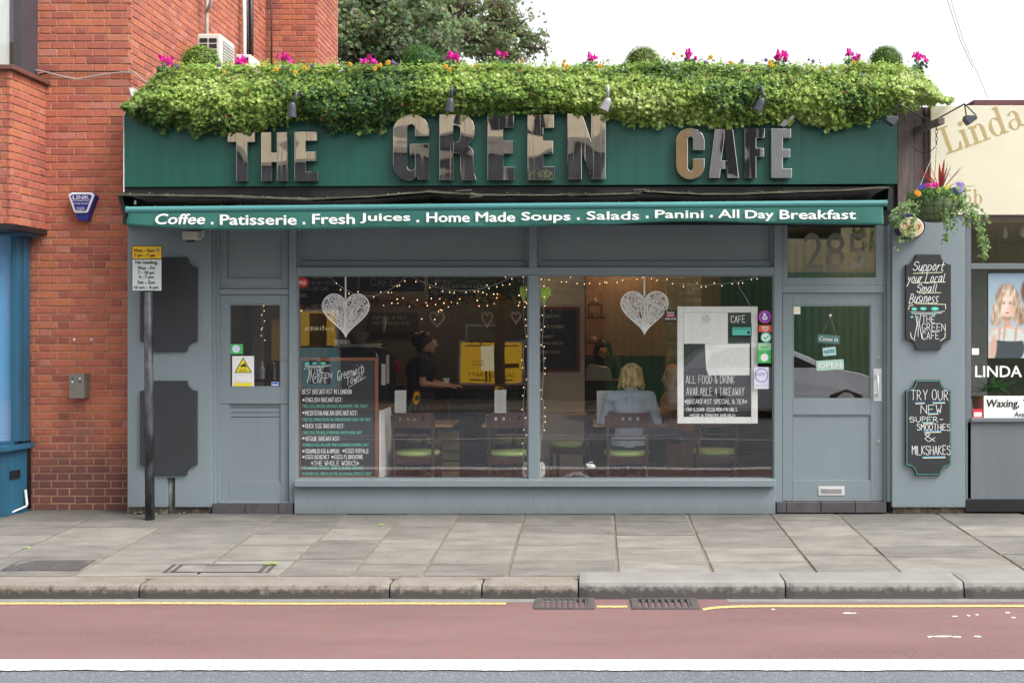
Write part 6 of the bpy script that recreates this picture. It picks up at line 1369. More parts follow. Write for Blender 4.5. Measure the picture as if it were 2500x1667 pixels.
# toys and cloth on the sill
t_ = E('toy_mouse', 'white toy mouse hanging near the foot of the right window', 'toy', Wp(1441, 1150, .3)); MB().ell(Wp(1443, 1138, .3), (.045, .03, .025), 12, 8).ell(Wp(1433, 1134, .29), (.012, .01, .014), 8, 6).build('body', m_white, t_, smooth=True); MB().tube([Wp(1436, 1133, .3), Wp(1440, 1127, .3), Wp(1448, 1128, .3)], .004, 5).build('tail', m_white, t_)
b = MB(); n = 24; vs = []
for j in range(9):
    for i in range(n+1): u, v = i/n, j/8; vs.append((Xp(1360+110*u, .4), .35+.18*v, Zp(1176-28*math.sin(math.pi*min(1, u*1.1))*(1-.35*u)-6*noise.noise((u*9, v*5, 0)), .4) - .06*abs(v-.4)))
b.add(vs, [(j*(n+1)+i, j*(n+1)+i+1, (j+1)*(n+1)+i+1, (j+1)*(n+1)+i) for j in range(8) for i in range(n)]); b.build('grey_cloth', mat('grey_cloth', (.2, .2, .22), .9, .2, 20, bump=.004), label='crumpled grey cloth on the floor inside the right window', cat='cloth', recalc=False, smooth=True)
# ============================================================ CAFE INTERIOR
def chair_proto(name, label, wood, seatm):
    c = E(name, label, 'chair', (0, 0, 0), 'wooden cafe chairs'); w = .21
    # origin under the seat, backrest towards -Y (the street)
    b = MB(); b.lathe((0, 0, .445), [(0, 0), (w+.005, 0), (w+.02, .02), (w+.01, .045), (0, .052)], 20)
    b.v = [(x*1.0, y*.95, z) for x, y, z in b.v]; b.build('seat', seatm, c, smooth=True)
    MB().box(-w+.01, w-.01, -w+.01, w-.03, .37, .444).build('seat_frame', wood, c, bevel=.004)
    for sx in (-1, 1):
        MB().tube([(sx*.185, .17, 0), (sx*.175, .16, .37)], .017, 8, .02).build('leg', wood, c)
        b = MB(); b.tube([(sx*.195, -.24, 0), (sx*.19, -.2, .3), (sx*.19, -.2, .48), (sx*.205, -.25, .86)], .018, 8).build('leg', wood, c)
    nx = 8
    def bar(z0, z1, name, th=.02, holes=False):
        b = MB(); vs = []
        def yy(u, z): return -.2 - .13*(z-.48) - .035*(1-(2*u-1)**2)
        def seg(u0, u1, za, zb):
            k = max(1, int((u1-u0)*nx+.5)); pts = []
            for i in range(k+1):
                u = u0+(u1-u0)*i/k; x = -.195+.39*u
                pts += [(x, yy(u, za), za), (x, yy(u, zb), zb), (x, yy(u, zb)+th, zb), (x, yy(u, za)+th, za)]
            fs = [(4*i+j, 4*i+(j+1) % 4, 4*(i+1)+(j+1) % 4, 4*(i+1)+j) for i in range(k) for j in range(4)] + [(0, 1, 2, 3), (4*k+3, 4*k+2, 4*k+1, 4*k)]
            b.add(pts, fs)
        if holes:
            ha, hb_ = z0+.5*(z1-z0), z0+.72*(z1-z0); seg(0, 1, z0, ha); seg(0, 1, hb_, z1); us = [.18, .38, .56, .76]; e = .07; last = 0
            for u in us: seg(last, u-e*.5, ha, hb_); last = u+e*.5
            seg(last, 1, ha, hb_)
        else: seg(0, 1, z0, z1)
        b.build(name, wood, c)
    bar(.735, .885, 'backrest', .022, True); bar(.655, .672, 'back_rail'); bar(.61, .624, 'back_rail')
    for z in (.16, .26): MB().tube([(-.18, -.22, z), (.18, -.22, z)], .01, 6).build('stretcher', wood, c)
    return c
FZ = .03
ch0 = chair_proto('cafe_chair', 'mahogany chair with lime seat at the sunflower table nearest the blackboard', m_cwood, m_lime)
ch0.location = (Xp(1020, .75), .75, FZ); ch0.rotation_euler.z = R(-3)
def chair(px, y, rz, label): return dup(ch0, (Xp(px, y), y, FZ), R(rz), label)
chair(1244, .75, 2, 'mahogany chair with lime seat just left of the window mullion')
chair(1529, .75, 1, 'mahogany chair with lime seat under the woman in the checked shirt')
chair(1745, .85, 0, 'mahogany chair with lime seat low behind the white framed board')
chair(1042, 1.95, 176, 'chair facing the street across the sunflower table nearest the blackboard')
chair(1255, 1.95, 184, 'chair facing the street across the table beside the mullion')
chair(1390, 1.6, 80, 'chair turned sideways in the dark corner right of the mullion')
def table(x0, x1, y0, y1, z, label):
    t_ = E('cafe_table', label, 'table', ((x0+x1)/2, (y0+y1)/2, FZ), 'small wooden cafe tables')
    MB().box(x0, x1, y0, y1, z-.028, z).build('table_top', m_wood, t_, bevel=.004); cx_, cy_ = (x0+x1)/2, (y0+y1)/2
    MB().tube([(cx_, cy_, FZ+.02), (cx_, cy_, z-.028)], .03, 10).build('column', m_black, t_); MB().box(cx_-.22, cx_+.22, cy_-.03, cy_+.03, FZ, FZ+.025).build('foot', m_black, t_); MB().box(cx_-.03, cx_+.03, cy_-.22, cy_+.22, FZ+.026, FZ+.045).build('foot', m_black, t_)
TZ = .755
table(Xp(943, 1.0), Xp(1103, 1.0), 1.02, 1.62, TZ, 'wooden cafe table nearest the blackboard, with menu and sunflower'); table(Xp(1176, 1.0), Xp(1325, 1.0), 1.02, 1.62, TZ, 'wooden cafe table half hidden by the mullion')
table(Xp(1448, 1.0), Xp(1620, 1.0), 1.02, 1.62, TZ, 'wooden cafe table in front of the woman in the checked shirt'); table(Xp(1384, 2.45), Xp(1478, 2.45), 2.45, 3.05, TZ, 'wooden cafe table further back, left of the seated woman')
def menu(px0, py0, px1, py1, y, label):
    t_ = E('standing_menu', label, 'menu', Wp((px0+px1)/2, py1, y), 'menus standing on the tables'); z1 = Zp(py0, y)
    x0, x1 = Xp(px0, y), Xp(px1, y); b = MB(); b.add([(x0, y, TZ), (x1, y+.03, TZ), (x1, y+.05, z1), (x0, y+.02, z1), (x0, y+.004, TZ), (x1, y+.034, TZ), (x1, y+.054, z1), (x0, y+.024, z1)], [(0, 1, 2, 3), (4, 7, 6, 5), (0, 4, 5, 1), (1, 5, 6, 2), (2, 6, 7, 3), (3, 7, 4, 0)]); b.build('card', m_paper, t_)
    b = MB()
    for k in range(9): ff = (k+2)/13; zz = z1-(z1-TZ)*ff; b.box(x0+(x1-x0)*.25, x0+(x1-x0)*.75, y-.0+.02*(1-ff)+.006, y+.02*(1-ff)+.0065, zz-.002, zz+.001)
    b.build('print', m_print, t_)
menu(963, 953, 990, 1026, 1.15, 'white standing menu on the table nearest the blackboard'); menu(1207, 952, 1235, 1026, 1.15, 'white standing menu on the table beside the mullion'); menu(1457, 954, 1497, 1028, 1.15, 'white folded menu left of the seated woman')
m_sun = mat('sunflower_yellow', (.85, .42, .01), .6, .1, 20); m_glj = mat('pale_glassware', (.3, .33, .32), .2, .1, 9); m_silver = mat('shaker_steel', (.5, .5, .5), .25, .1, 9, metal=1)
def sunflower(px, py, y, ang, base, label):
    t_ = E('sunflower_vase', label, 'flower vase', Wp(base, 1024, y), 'sunflowers in jars on the tables'); c = Wp(px, py, y); d_ = Vector((math.cos(ang), -.35, math.sin(ang))).normalized()
    MB().tube([Vector((Xp(base, y), y, TZ+.02)), Vector((Xp(base, y), y, TZ+.14)), c - d_*.035], .006, 6).build('stem', m_ste, t_); u = d_.orthogonal().normalized(); w = d_.cross(u); b = MB()
    for k in range(34):
        a = 2*math.pi*k/17 + (.18 if k > 16 else 0); e = u*math.cos(a)+w*math.sin(a); n_ = d_.cross(e); p0 = c+e*.025; p1 = c+e*.078+d_*(.012 if k > 16 else -.01); b.add([p0-n_*.006, p0+n_*.006, c+e*.05+n_*.009+d_*.004, p1, c+e*.05-n_*.009+d_*.004], [(0, 1, 2, 3, 4)])
    b.build('petals', m_sun, t_, recalc=False); MB().ell(c+d_*.003, (.03, .03, .03), 12, 8).build('centre', mat('sunflower_centre', (.06, .08, .02), .9), t_)
    MB().lathe((Xp(base, y), y, TZ), [(0, 0), (.03, 0), (.034, .06), (.024, .09), (.026, .1), (0, .1)], 12).build('jar', m_glj, t_)
sunflower(1016, 971, 1.3, R(-5), 1000, 'sunflower drooping to the right in a jar near the blackboard'); sunflower(1222, 953, 1.35, R(60), 1240, 'sunflower half hidden behind the menu by the mullion')
def condiments(px, y, label):
    t_ = E('condiment_set', label, 'condiments', (Xp(px, y), y, TZ), 'condiments on the tables')
    for dx in (-.07, -.03): MB().lathe((Xp(px, y)+dx, y-.02, TZ), [(0, 0), (.016, 0), (.014, .07), (.017, .075), (.012, .1), (0, .1)], 10).build('shaker', m_silver, t_)
    MB().lathe((Xp(px, y)+.1, y-.05, TZ), [(0, 0), (.045, 0), (.055, .035), (0, .035)], 14).build('sugar_bowl', m_paper, t_); MB().box(Xp(px, y)+.06, Xp(px, y)+.14, y-.07, y-.03, TZ+.035, TZ+.06).build('sachets', mat('sachet_mix', (.55, .45, .1), .7, .4, 60), t_)
condiments(983, 1.12, 'shakers and sugar bowl on the table nearest the blackboard'); condiments(1205, 1.12, 'shakers and sugar bowl on the table beside the mullion'); condiments(1490, 1.12, 'shakers on the table by the seated woman')
# counter, coffee machine, boards, shelf, crate
ct = E('service_counter', 'dark service counter with brown top across the back of the cafe', 'counter', (-1.3, 3, FZ))
m_cd = mat('counter_dark', (.022, .024, .022), .5, .2, 3); MB().box(Xp(930, 3), Xp(1300, 3), 3.0, 3.6, FZ, 1.0).build('front', m_cd, ct); MB().box(Xp(930, 3), Xp(1302, 3), 2.95, 3.62, 1.0, 1.06).build('counter_top', m_cwood, ct, bevel=.004)
for k in range(9): x_ = Xp(1000+k*32, 2.99); MB().box(x_, x_+.02, 2.985, 3.0, FZ, .98).build('batten', m_cd, ct)
sc_ = E('side_counter', 'pale wood topped side counter behind the big blackboard', 'counter', (Xp(880, 1.2), 1.4, FZ)); MB().box(Xp(730, 1.2), Xp(925, 1.2), 1.2, 2.0, FZ, .86).build('cabinet', mat('cabinet_white', (.4, .4, .38), .5), sc_); MB().box(Xp(728, 1.2), Xp(957, 1.2), 1.15, 2.05, .862, .9).build('counter_top', m_wood, sc_, bevel=.004)
MB().pb(925.5, 1003, 929, 1170, .3, .6).build('counter_end', m_white, label='thin white panel edge beside the big blackboard', cat='panel')
cm = E('coffee_machine', 'black espresso machine with bean hopper behind the heart', 'coffee machine', (Xp(850, 1.4), 1.4, .9)); y = 1.4
b = MB(); b.pprism([(800, 985), (800, 850), (880, 846), (920, 852), (942, 872), (948, 900), (946, 985)], y, .45); b.build('body', m_black, cm, bevel=.01)
MB().pb(812, 840, 930, 848, y+.02, .38).build('cup_tray', m_silver, cm); MB().lathe(tuple(Wp(874, 846, y+.15)), [(0, 0), (.06, 0), (.12, .14), (.12, .15), (0, .15)], 16).build('hopper', mat('smoked_hopper', (.12, .1, .08), .2), cm)
MB().tube([Wp(905, 850, y-.01), Wp(918, 862, y-.01), Wp(924, 885, y-.01)], .006, 6).build('chrome_trim', m_silver, cm); MB().pb(931, 888, 941, 940, y-.004, .01).build('label_sheet', m_paper, cm); MB().pb(943, 866, 950, 936, y-.006, .01).build('side_label', m_print, cm)
for k in range(5): MB().lathe(tuple(Wp(820+k*11, 840, y+.15)), [(0, 0), (.025, 0), (.03, .05), (0, .05)], 10).build('cup', m_white, cm)
t_ = E('flower_bunch', 'dim red flowers behind the coffee machine', 'flowers', Wp(963, 905, 2)); b = MB()
for k in range(40): add_leaf(b, Wp(963+rnd.gauss(0, 9), 896+rnd.gauss(0, 8), 2+rnd.uniform(-.05, .05)), Vector((rnd.uniform(-1, 1), -1, rnd.uniform(-1, 1))), .035, (.35, .02, .05), rnd.uniform(0, 6))
b.build('petals', m_petal, t_, recalc=False); MB().tube([Wp(960, 905, 2), Wp(960, 950, 2)], .03, 8).build('vase', m_dark, t_)
def wallboard(rect, y, lines, label, frame=None, w=1.0, m=None):
    t_ = E('wall_blackboard', label, 'blackboard', Wp((rect[0]+rect[2])/2, rect[3], y)); MB().pb(*rect, y, .02).build('slate', m or m_slate, t_)
    if frame:
        x0, y0, x1, y1 = rect; e = 8
        for q in [(x0-e, y0-e, x0, y1+e), (x1, y0-e, x1+e, y1+e), (x0+.2, y0-e, x1-.2, y0), (x0+.2, y1, x1-.2, y1+e)]: MB().pb(*q, y-.015, .03).build('frame', frame, t_, bevel=.003)
    b = MB()
    for (s, r_) in lines: chalk(b, s, r_, y-.001, w)
    b.build('lettering', mat('dull_chalk', (.42, .42, .36), .9) if 'dull_chalk' not in bpy.data.materials else bpy.data.materials['dull_chalk'], t_, recalc=False)
wallboard((728, 640, 872, 742), 1.6, [('& CREAM CHEESE', (750, 686, 818, 696)), ('CHEESE & SWEETCORN', (729, 700, 800, 709)), ('MAYONNAISE', (729, 717, 750, 726)), ('TOMATO & HAM', (760, 673, 810, 682))], 'overhead chalk menu at the top left of the left window', w=.9)
wallboard((878, 640, 1035, 712), 1.9, [('CAFE', (905, 680, 965, 698))], 'overhead board with CAFE chalked on it', w=1.2)
wallboard((1045, 640, 1285, 740), 2.1, [('BACON, BRIE & MANGO CHUTNEY', (1052, 668, 1185, 677)), ('TUNA MELT', (1052, 682, 1104, 691)), ('SALT BEEF, MUSTARD & GHERKIN', (1052, 695, 1190, 704)), ('BRIE, AVOCADO, TOMATO & ONION', (1052, 709, 1184, 718))], 'overhead chalk menu listing tuna melt and salt beef', w=1.0)
wallboard((899, 763, 1017, 812), 4.9, [('COFFEE & TEA', (910, 772, 990, 779)), ('HOT CHOCOLATE', (910, 785, 1000, 792))], 'small dark menu board on the back wall of the cafe', w=.7)
m_rf = mat('red_brown_frame', (.13, .025, .018), .5)
MB().pb(1312, 500, 1427, 1300, 2.6, .15).build('partition_wall', m_cream, label='cream partition wall inside right of the mullion', cat='wall')
wallboard((1312, 757, 1407, 899), 2.57, [('SMOOTHIES', (1332, 768, 1368, 776)), ('GET FLAVOURED', (1335, 793, 1376, 801)), ('STRAWBERRY', (1318, 818, 1350, 825)), ('BANANA BREEZE', (1318, 834, 1375, 841)), ('BERRY ESCAPE', (1322, 856, 1368, 863)), ('GREEN', (1312, 876, 1330, 884))], 'red framed blackboard on the cream partition wall', frame=m_rf, w=.8)
bw = E('back_wall', 'brown wall with dark green lower half at the back of the cafe', 'wall', (1.2, 4.2, 0)); MB().pb(1430, 500, 1760, 873, 4.2, .1).build('plaster', m_brown, bw); MB().pb(1430, 873.3, 1760, 1300, 4.17, .1).build('dado', mat('dado_green', (.02, .03, .028), .5), bw); MB().pb(1430, 868, 1760, 876, 4.15, .02).build('rail', m_cd, bw)
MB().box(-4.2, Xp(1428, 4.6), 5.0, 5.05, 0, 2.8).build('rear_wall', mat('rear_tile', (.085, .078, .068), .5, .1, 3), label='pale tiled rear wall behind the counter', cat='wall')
bk = E('brick_pillar', 'pale brick pillar inside behind the white framed board', 'pillar', Wp(1690, 1100, 2.8)); m_pb = mat('pale_brick', (.42, .33, .2), .9, .25, 9, obj=.25); MB().pb(1628, 480, 1712, 1250, 2.85, .3).build('core', m_mortar, bk)
proto_b = None
for r_ in range(40):
    for c_ in range(4):
        x0 = 1628 + c_*24 - (12 if r_ % 2 else 0); x1 = min(x0+23, 1712); x0 = max(x0, 1628); y0 = 672+r_*9.5
        if x1-x0 < 3 or y0 > 1080: continue
        MB().pb(x0, y0, x1, y0+8.4, 2.838, .012).build('brick', m_pb, bk)
sh = E('wall_shelf', 'dark wooden wall shelves holding teapots', 'shelf', Wp(1455, 840, 3)); 
for (a, c_, py) in [(1432, 1478, 774), (1432, 1474, 836)]: MB().pb(a, py, c_, py+4, 3, .25).build('board', m_rf, sh)
m_pot = mat('teapot_ceramic', (.5, .38, .22), .3, .1, 9)
def teapot(px, py, r_, label, y=3.1):
    t_ = E('teapot', label, 'teapot', Wp(px, py, y), 'teapots on the shelves'); c = Wp(px, py, y); rr0 = r_*(D+y)/F
    MB().lathe(tuple(c), [(0, 0), (rr0*.6, 0), (rr0, rr0*.5), (rr0*.9, rr0*1.0), (rr0*.4, rr0*1.35), (0, rr0*1.4)], 14).build('body', m_pot, t_, smooth=True); MB().ell(c+Vector((0, 0, rr0*1.5)), rr0*.16, 8, 6).build('knob', m_pot, t_)
    MB().tube([c+Vector((rr0*.8, 0, rr0*.5)), c+Vector((rr0*1.4, 0, rr0*.8)), c+Vector((rr0*1.6, 0, rr0*1.2))], rr0*.15, 6).build('spout', m_pot, t_); MB().tube([c+Vector((-rr0*.8, 0, rr0*.3)), c+Vector((-rr0*1.5, 0, rr0*.5)), c+Vector((-rr0*1.4, 0, rr0*1.1)), c+Vector((-rr0*.8, 0, rr0*1.0))], rr0*.1, 6).build('handle', m_pot, t_)
teapot(1451, 741, 9, 'cream teapot on top of the shelf box'); teapot(1451, 772, 8, 'teapot inside the shelf box under the cream teapot'); teapot(1449, 834, 9, 'teapot on the lower shelf')
MB().pb(1435, 742, 1470, 745, 3.05, .16).pb(1435, 745, 1438, 774, 3.05, .16).pb(1467, 745, 1470, 774, 3.05, .16).build('shelf_box', m_rf, label='dark wooden box on the upper shelf', cat='box')
t_ = E('display_case', 'grey curved display case on the far counter left of the seated woman', 'display case', Wp(1460, 985, 3)); b = MB(); b.pprism([(1430, 930), (1430, 905), (1440, 890), (1485, 897), (1493, 912), (1493, 930)], 2.9, .3); b.build('glass', mat('case_grey', (.28, .3, .27), .3), t_, bevel=.008); MB().pb(1428, 931, 1560, 1100, 2.95, .4).build('cabinet', m_cd, t_); MB().pb(1426, 928.5, 1562, 930.8, 2.88, .45).build('counter_edge', m_rf, t_)
cr = E('wooden_crate', 'pale slatted wooden crates stacked under the tables', 'crate', Wp(1094, 1230, 1.8)); m_cr2 = mat('crate_pine', (.34, .25, .13), .8, .2, 8, obj=.15)
for k in range(6): MB().pb(1068, 1054+k*24, 1121, 1075+k*24, 1.8, .015).build('slat', m_cr2, cr)
MB().pb(1070, 1056, 1119, 1196, 1.82, .4).build('inside', m_dark, cr)
# dried garland with bulbs across the room
g_ = E('dried_garland', 'dried leaf garland with warm lights strung across the room', 'garland', Wp(1050, 740, 1.8)); b = MB(); b2 = MB(); r2 = random.Random(4)
gz = lambda px: 736 + 7*math.sin(px*.02) + 4*math.sin(px*.07)
MB().tube([Wp(px, gz(px), 1.75) for px in range(730, 1288, 12)], .008, 5).build('vine', m_stem if False else bpy.data.materials['stem_brown'], g_)
for i in range(420):
    px = r2.uniform(728, 1288); add_leaf(b, Wp(px, gz(px)+r2.gauss(0, 6), 1.75+r2.uniform(-.05, .05)), Vector((r2.uniform(-1, 1), -1, r2.uniform(-1, 1))), r2.uniform(.02, .045), r2.choice([(.28, .1, .03), (.16, .09, .03), (.3, .16, .06), (.08, .06, .03), (.35, .12, .02)]), r2.uniform(0, 6))
m_fb2 = emat('amber_fairy_bulb', (1, .6, .28), 2.4)
for i in range(46): px = r2.uniform(728, 1288); b2.ell(Wp(px, gz(px)+r2.gauss(0, 11), 1.7), r2.uniform(.003, .0055), 6, 4)
for i in range(12): px = r2.uniform(1000, 1100) - 380*(r2.random() > .7); b2.ell(Wp(px, r2.uniform(725, 790), 1.9), .0045, 6, 4)
b.build('leaves', m_petal, g_, recalc=False, kind='stuff'); b2.build('bulb', m_fb2, g_, kind='stuff')
m_wk2 = mat('natural_wicker', (.42, .34, .24), .8, .2, 30)
def oheart(x0, y0, x1, y1, y, label):
    t_ = E('outline_heart', label, 'hanging heart', Wp((x0+x1)/2, y1, y), 'wicker outline hearts hanging inside'); P = [Wp((x0+x1)/2+u*(x1-x0)/2, y0+(.79-v)/1.82*(y1-y0), y) for u, v in heart_pts(30)]; MB().tube(P+[P[0]], .012, 7).build('ring', m_wk2, t_); MB().tube([Wp((x0+x1)/2, y0-30, y), Wp((x0+x1)/2, y0+5, y)], .0015, 4).build('cord', m_wire, t_)
oheart(1050, 762, 1083, 799, 1.5, 'wicker outline heart hanging left of centre in the left window'); oheart(1177, 762, 1201, 799, 1.6, 'grey wicker outline heart hanging above the yellow poster'); oheart(1249, 762, 1271, 790, 1.6, 'wicker outline heart hanging nearest the mullion')
t_ = E('straw_cone', 'pale straw cone ornament hanging behind the coffee machine', 'ornament', Wp(938, 813, 1.5)); MB().tube([Wp(938, 772, 1.5), Wp(938, 785, 1.5), Wp(937, 813, 1.5)], [.02, .03, .004], 10).build('cone', m_wk2, t_, smooth=True); MB().tube([Wp(938, 740, 1.5), Wp(938, 772, 1.5)], .0015, 4).build('cord', m_wire, t_)
# ceiling lamps (lit): their glow is seen on the walls
m_lamp = emat('lit_ceiling_lamp', (1, .68, .4), 15)
for (x_, y_) in [(-2.6, 3.9), (-1.2, 2.4), (.9, 2.9), (.4, 3.9), (1.9, 1.9)]:
    t_ = E('ceiling_lamp', {-2.6: 'ceiling lamp over the left end of the service counter', -1.2: 'ceiling lamp over the sunflower tables', .9: 'ceiling lamp behind the seated woman', .4: 'ceiling lamp above the display case', 1.9: 'ceiling lamp just inside the entrance door'}[x_], 'ceiling lamp', (x_, y_, 2.82), 'ceiling lamps in the cafe'); MB().lathe((x_, y_, 2.79), [(0, 0), (.11, 0), (.12, .02), (.12, .06), (0, .06)], 16).build('diffuser', m_lamp, t_)
# inside of the left lobby behind the side door
t_ = E('lobby_shelf', 'shelf of bottles seen through the side door pane', 'shelf', Wp(625, 945, .7)); MB().pb(590, 926, 690, 932, .7, .25).build('board', m_cwood, t_)
for k, (px, h_, m_) in enumerate([(600, 60, mat('green_bottle', (.02, .1, .03), .2)), (612, 40, m_glj), (640, 46, m_white), (655, 38, m_black), (668, 44, m_silver)]):
    MB().lathe(tuple(Wp(px, 926, .8)), [(0, 0), (.028, 0), (.03, h_*.0022), (.011, h_*.003), (.011, h_*.004), (0, h_*.004)], 10).build('bottle', m_, label=['green glass bottle behind the side door pane', 'short clear bottle behind the side door pane', 'white spray bottle behind the side door pane', 'short black bottle behind the side door pane', 'steel flask behind the side door pane'][k], cat='bottle')
MB().pb(590, 700, 640, 1200, 1.3, .05).build('lobby_partition', mat('lobby_cream', (.3, .27, .2), .8), label='narrow cream partition seen through the side door', cat='wall')
MB().pb(663, 780, 684, 880, .5, .01).build('lobby_notice', mat('ochre_notice', (.4, .24, .03), .7, .2, 30), label='ochre notice seen through the side door pane', cat='notice')
fairy([(640+6*math.sin(i*2.1), 745+i*12) for i in range(9)], .6, 'fairy lights hanging in the lobby behind the side door', 20)

# ============================================================ PEOPLE
m_hairb = mat('blonde_hair', (.30, .17, .05), .5, 0, 26, c2=(.74, .56, .27), thr=(.36, .56), stretch=(1.4, 1.4, .25), bump=.004, bscale=60)
def shirtmat():
    m, n, l, p = newmat('checked_shirt'); ge = n.new('ShaderNodeNewGeometry'); c = n.new('ShaderNodeTexChecker'); c.inputs['Scale'].default_value = 240
    mp = n.new('ShaderNodeMapping'); mp.inputs['Location'].default_value = (.001, .002, .001); l.new(ge.outputs['Position'], mp.inputs[0]); l.new(mp.outputs[0], c.inputs['Vector']); c.inputs['Color1'].default_value = (.74, .8, .87, 1); c.inputs['Color2'].default_value = (.15, .25, .4, 1); l.new(c.outputs['Color'], p.inputs['Base Color']); p.inputs['Roughness'].default_value = .85
    b = n.new('ShaderNodeBump'); b.inputs['Distance'].default_value = .045; nz = n.new('ShaderNodeTexNoise'); nz.inputs['Scale'].default_value = 8; nz.inputs['Detail'].default_value = 3; mp2 = n.new('ShaderNodeMapping'); mp2.inputs['Scale'].default_value = (1.6, 1, .6); l.new(ge.outputs['Position'], mp2.inputs[0]); l.new(mp2.outputs[0], nz.inputs['Vector']); l.new(nz.outputs['Fac'], b.inputs['Height']); l.new(b.outputs[0], p.inputs['Normal'])
    return m
def hand_prims(w, dirf, up, side):
    """palm, four unequal curled fingers and a thumb"""
    w = Vector(w); f = Vector(dirf).normalized(); s = Vector(side).normalized(); u = Vector(up).normalized(); P = []
    for k in range(3): P.append(('c', w + s*(-.022+.022*k), w + f*.07 + s*(-.027+.027*k), .014, .013))
    for k, L_ in enumerate([.068, .078, .072, .056]):
        b0 = w + f*.075 + s*(-.033+.022*k); b1 = b0 + f*L_*.5 - u*.006; b2 = b1 + f*L_*.32 - u*.018; P += [('c', b0, b1, .0095, .0085), ('c', b1, b2, .0085, .007)]
    t0 = w + f*.025 - s*.03; t1 = t0 + f*.03 - s*.025 - u*.01; t2 = t1 + f*.03 - s*.005 - u*.012; return P + [('c', t0, t1, .012, .010), ('c', t1, t2, .010, .008)]
def person(label, hip, chest, neck, head, hr, face, arms, legs, top_m, hair_fn, leg_m, cat='person', sh=.17, vox=.009, sleeve=1.0):
    """hip/chest/neck/head centres, face direction, arms [(shoulder, elbow, wrist, hand_dir)], legs [(hip, knee, ankle, toe)]"""
    hip, chest, neck, head = map(Vector, (hip, chest, neck, head)); face = Vector(face).normalized(); P_ = E('person', label, cat, (hip.x, hip.y, FZ)); rt = face.cross(Vector((0, 0, 1))).normalized(); up = Vector((0, 0, 1))
    B = [('e', hip, (.16, .12, .11)), ('c', hip, chest, .12, .13), ('e', chest, (.155, .10, .14)), ('c', chest+Vector((0, 0, .05)), neck, .07, .052), ('c', neck, head-up*hr*.3, .05, .055), ('e', head, (hr*.74, hr*.86, hr)), ('e', head+face*hr*.32-up*hr*.42, (hr*.5, hr*.45, hr*.42))]
    B += [('c', head+face*hr*.80+up*hr*.12, head+face*hr*1.02-up*hr*.18, hr*.09, hr*.14), ('e', head+face*hr*.72-up*hr*.48, (hr*.22, hr*.14, hr*.09)), ('e', head+face*hr*.6-up*hr*.82, hr*.2)]
    for s in (-1, 1): B += [('e', head+rt*s*hr*.74-up*hr*.05, (hr*.1, hr*.17, hr*.25)), ('e', head+face*hr*.72+rt*s*hr*.3+up*hr*.22, hr*.14)]
    T = [('e', hip+Vector((0, 0, .02)), (.185, .145, .13)), ('c', hip, chest, .145, .15), ('e', chest, (.185, .125, .155)), ('c', neck-Vector((0, 0, .055)), neck-Vector((0, 0, .015)), .085, .062)]
    for (s0, el, wr, hd) in arms:
        s0, el, wr = map(Vector, (s0, el, wr)); B += [('c', chest+Vector((0, 0, .1)), s0, .07, .055), ('c', s0, el, .048, .038), ('c', el, wr, .036, .024)]
        sd = Vector(hd).cross(up); sd = sd.normalized() if sd.length > .1 else rt; B += hand_prims(wr, hd, up, sd)
        T += [('c', chest+Vector((0, 0, .1)), s0, .085, .07), ('c', s0, el if sleeve >= 1 else s0.lerp(el, .6), .066, .052)]
        if sleeve >= 1: T += [('c', el, wr.lerp(el, .12), .052, .036)]
    L_ = []
    for (h0, kn, an, to) in legs:
        h0, kn, an, to = map(Vector, (h0, kn, an, to)); B += [('c', h0, kn, .078, .052), ('c', kn, an, .05, .034), ('c', an-Vector((0, 0, .02)), to, .035, .026)]; L_ += [('c', h0, kn, .09, .066), ('c', kn, an, .064, .05)]
    body = organic('body', m_skin, B, vox, P_, 2); organic('top', top_m, T, .011, P_, 3)
    if L_: organic('trousers', leg_m, L_ + [('e', hip-Vector((0, 0, .03)), (.18, .14, .1))], .012, P_, 3)
    for s in (-1, 1):
        e = head+face*hr*.80+rt*s*hr*.3+up*hr*.1; MB().ell(e, hr*.1, 8, 6).build('eye', m_white, P_, smooth=True); MB().ell(e+face*hr*.07, hr*.055, 8, 6).build('iris', m_black, P_, smooth=True)
    hair_fn(head, hr, face, rt, up, P_); return P_
def bob(hair_m, length, locks, fluff=1.0, seed=1):
    def fn(head, hr, face, rt, up, P_):
        r2 = random.Random(seed); back = -face; Q = [('e', head+back*hr*.16+up*hr*.16, (hr*.92*fluff, hr*1.0*fluff, hr*1.0)), ('e', head+back*hr*.5-up*hr*.25, (hr*.78*fluff, hr*.6*fluff, hr*.7))]
        for k in range(locks):
            a = r2.uniform(-2.1, 2.1); rr_k = r2.uniform(.6, 1.1); d_ = back*math.cos(a)+rt*math.sin(a); p0 = head+d_*hr*.78*fluff+up*hr*r2.uniform(.2, .7); p1 = head+d_*hr*.98*fluff-up*hr*length*r2.uniform(.2, .5); p2 = head+d_*hr*(.85+.35*r2.random())*fluff-up*hr*length*r2.uniform(.75, 1.1)+rt*hr*r2.uniform(-.18, .18); Q += [('c', p0, p1, hr*.15*rr_k, hr*.12*rr_k), ('c', p1, p2, hr*.12*rr_k, hr*.04)]
        organic('hair', hair_m, Q, .0075, P_, 1)
    return fn
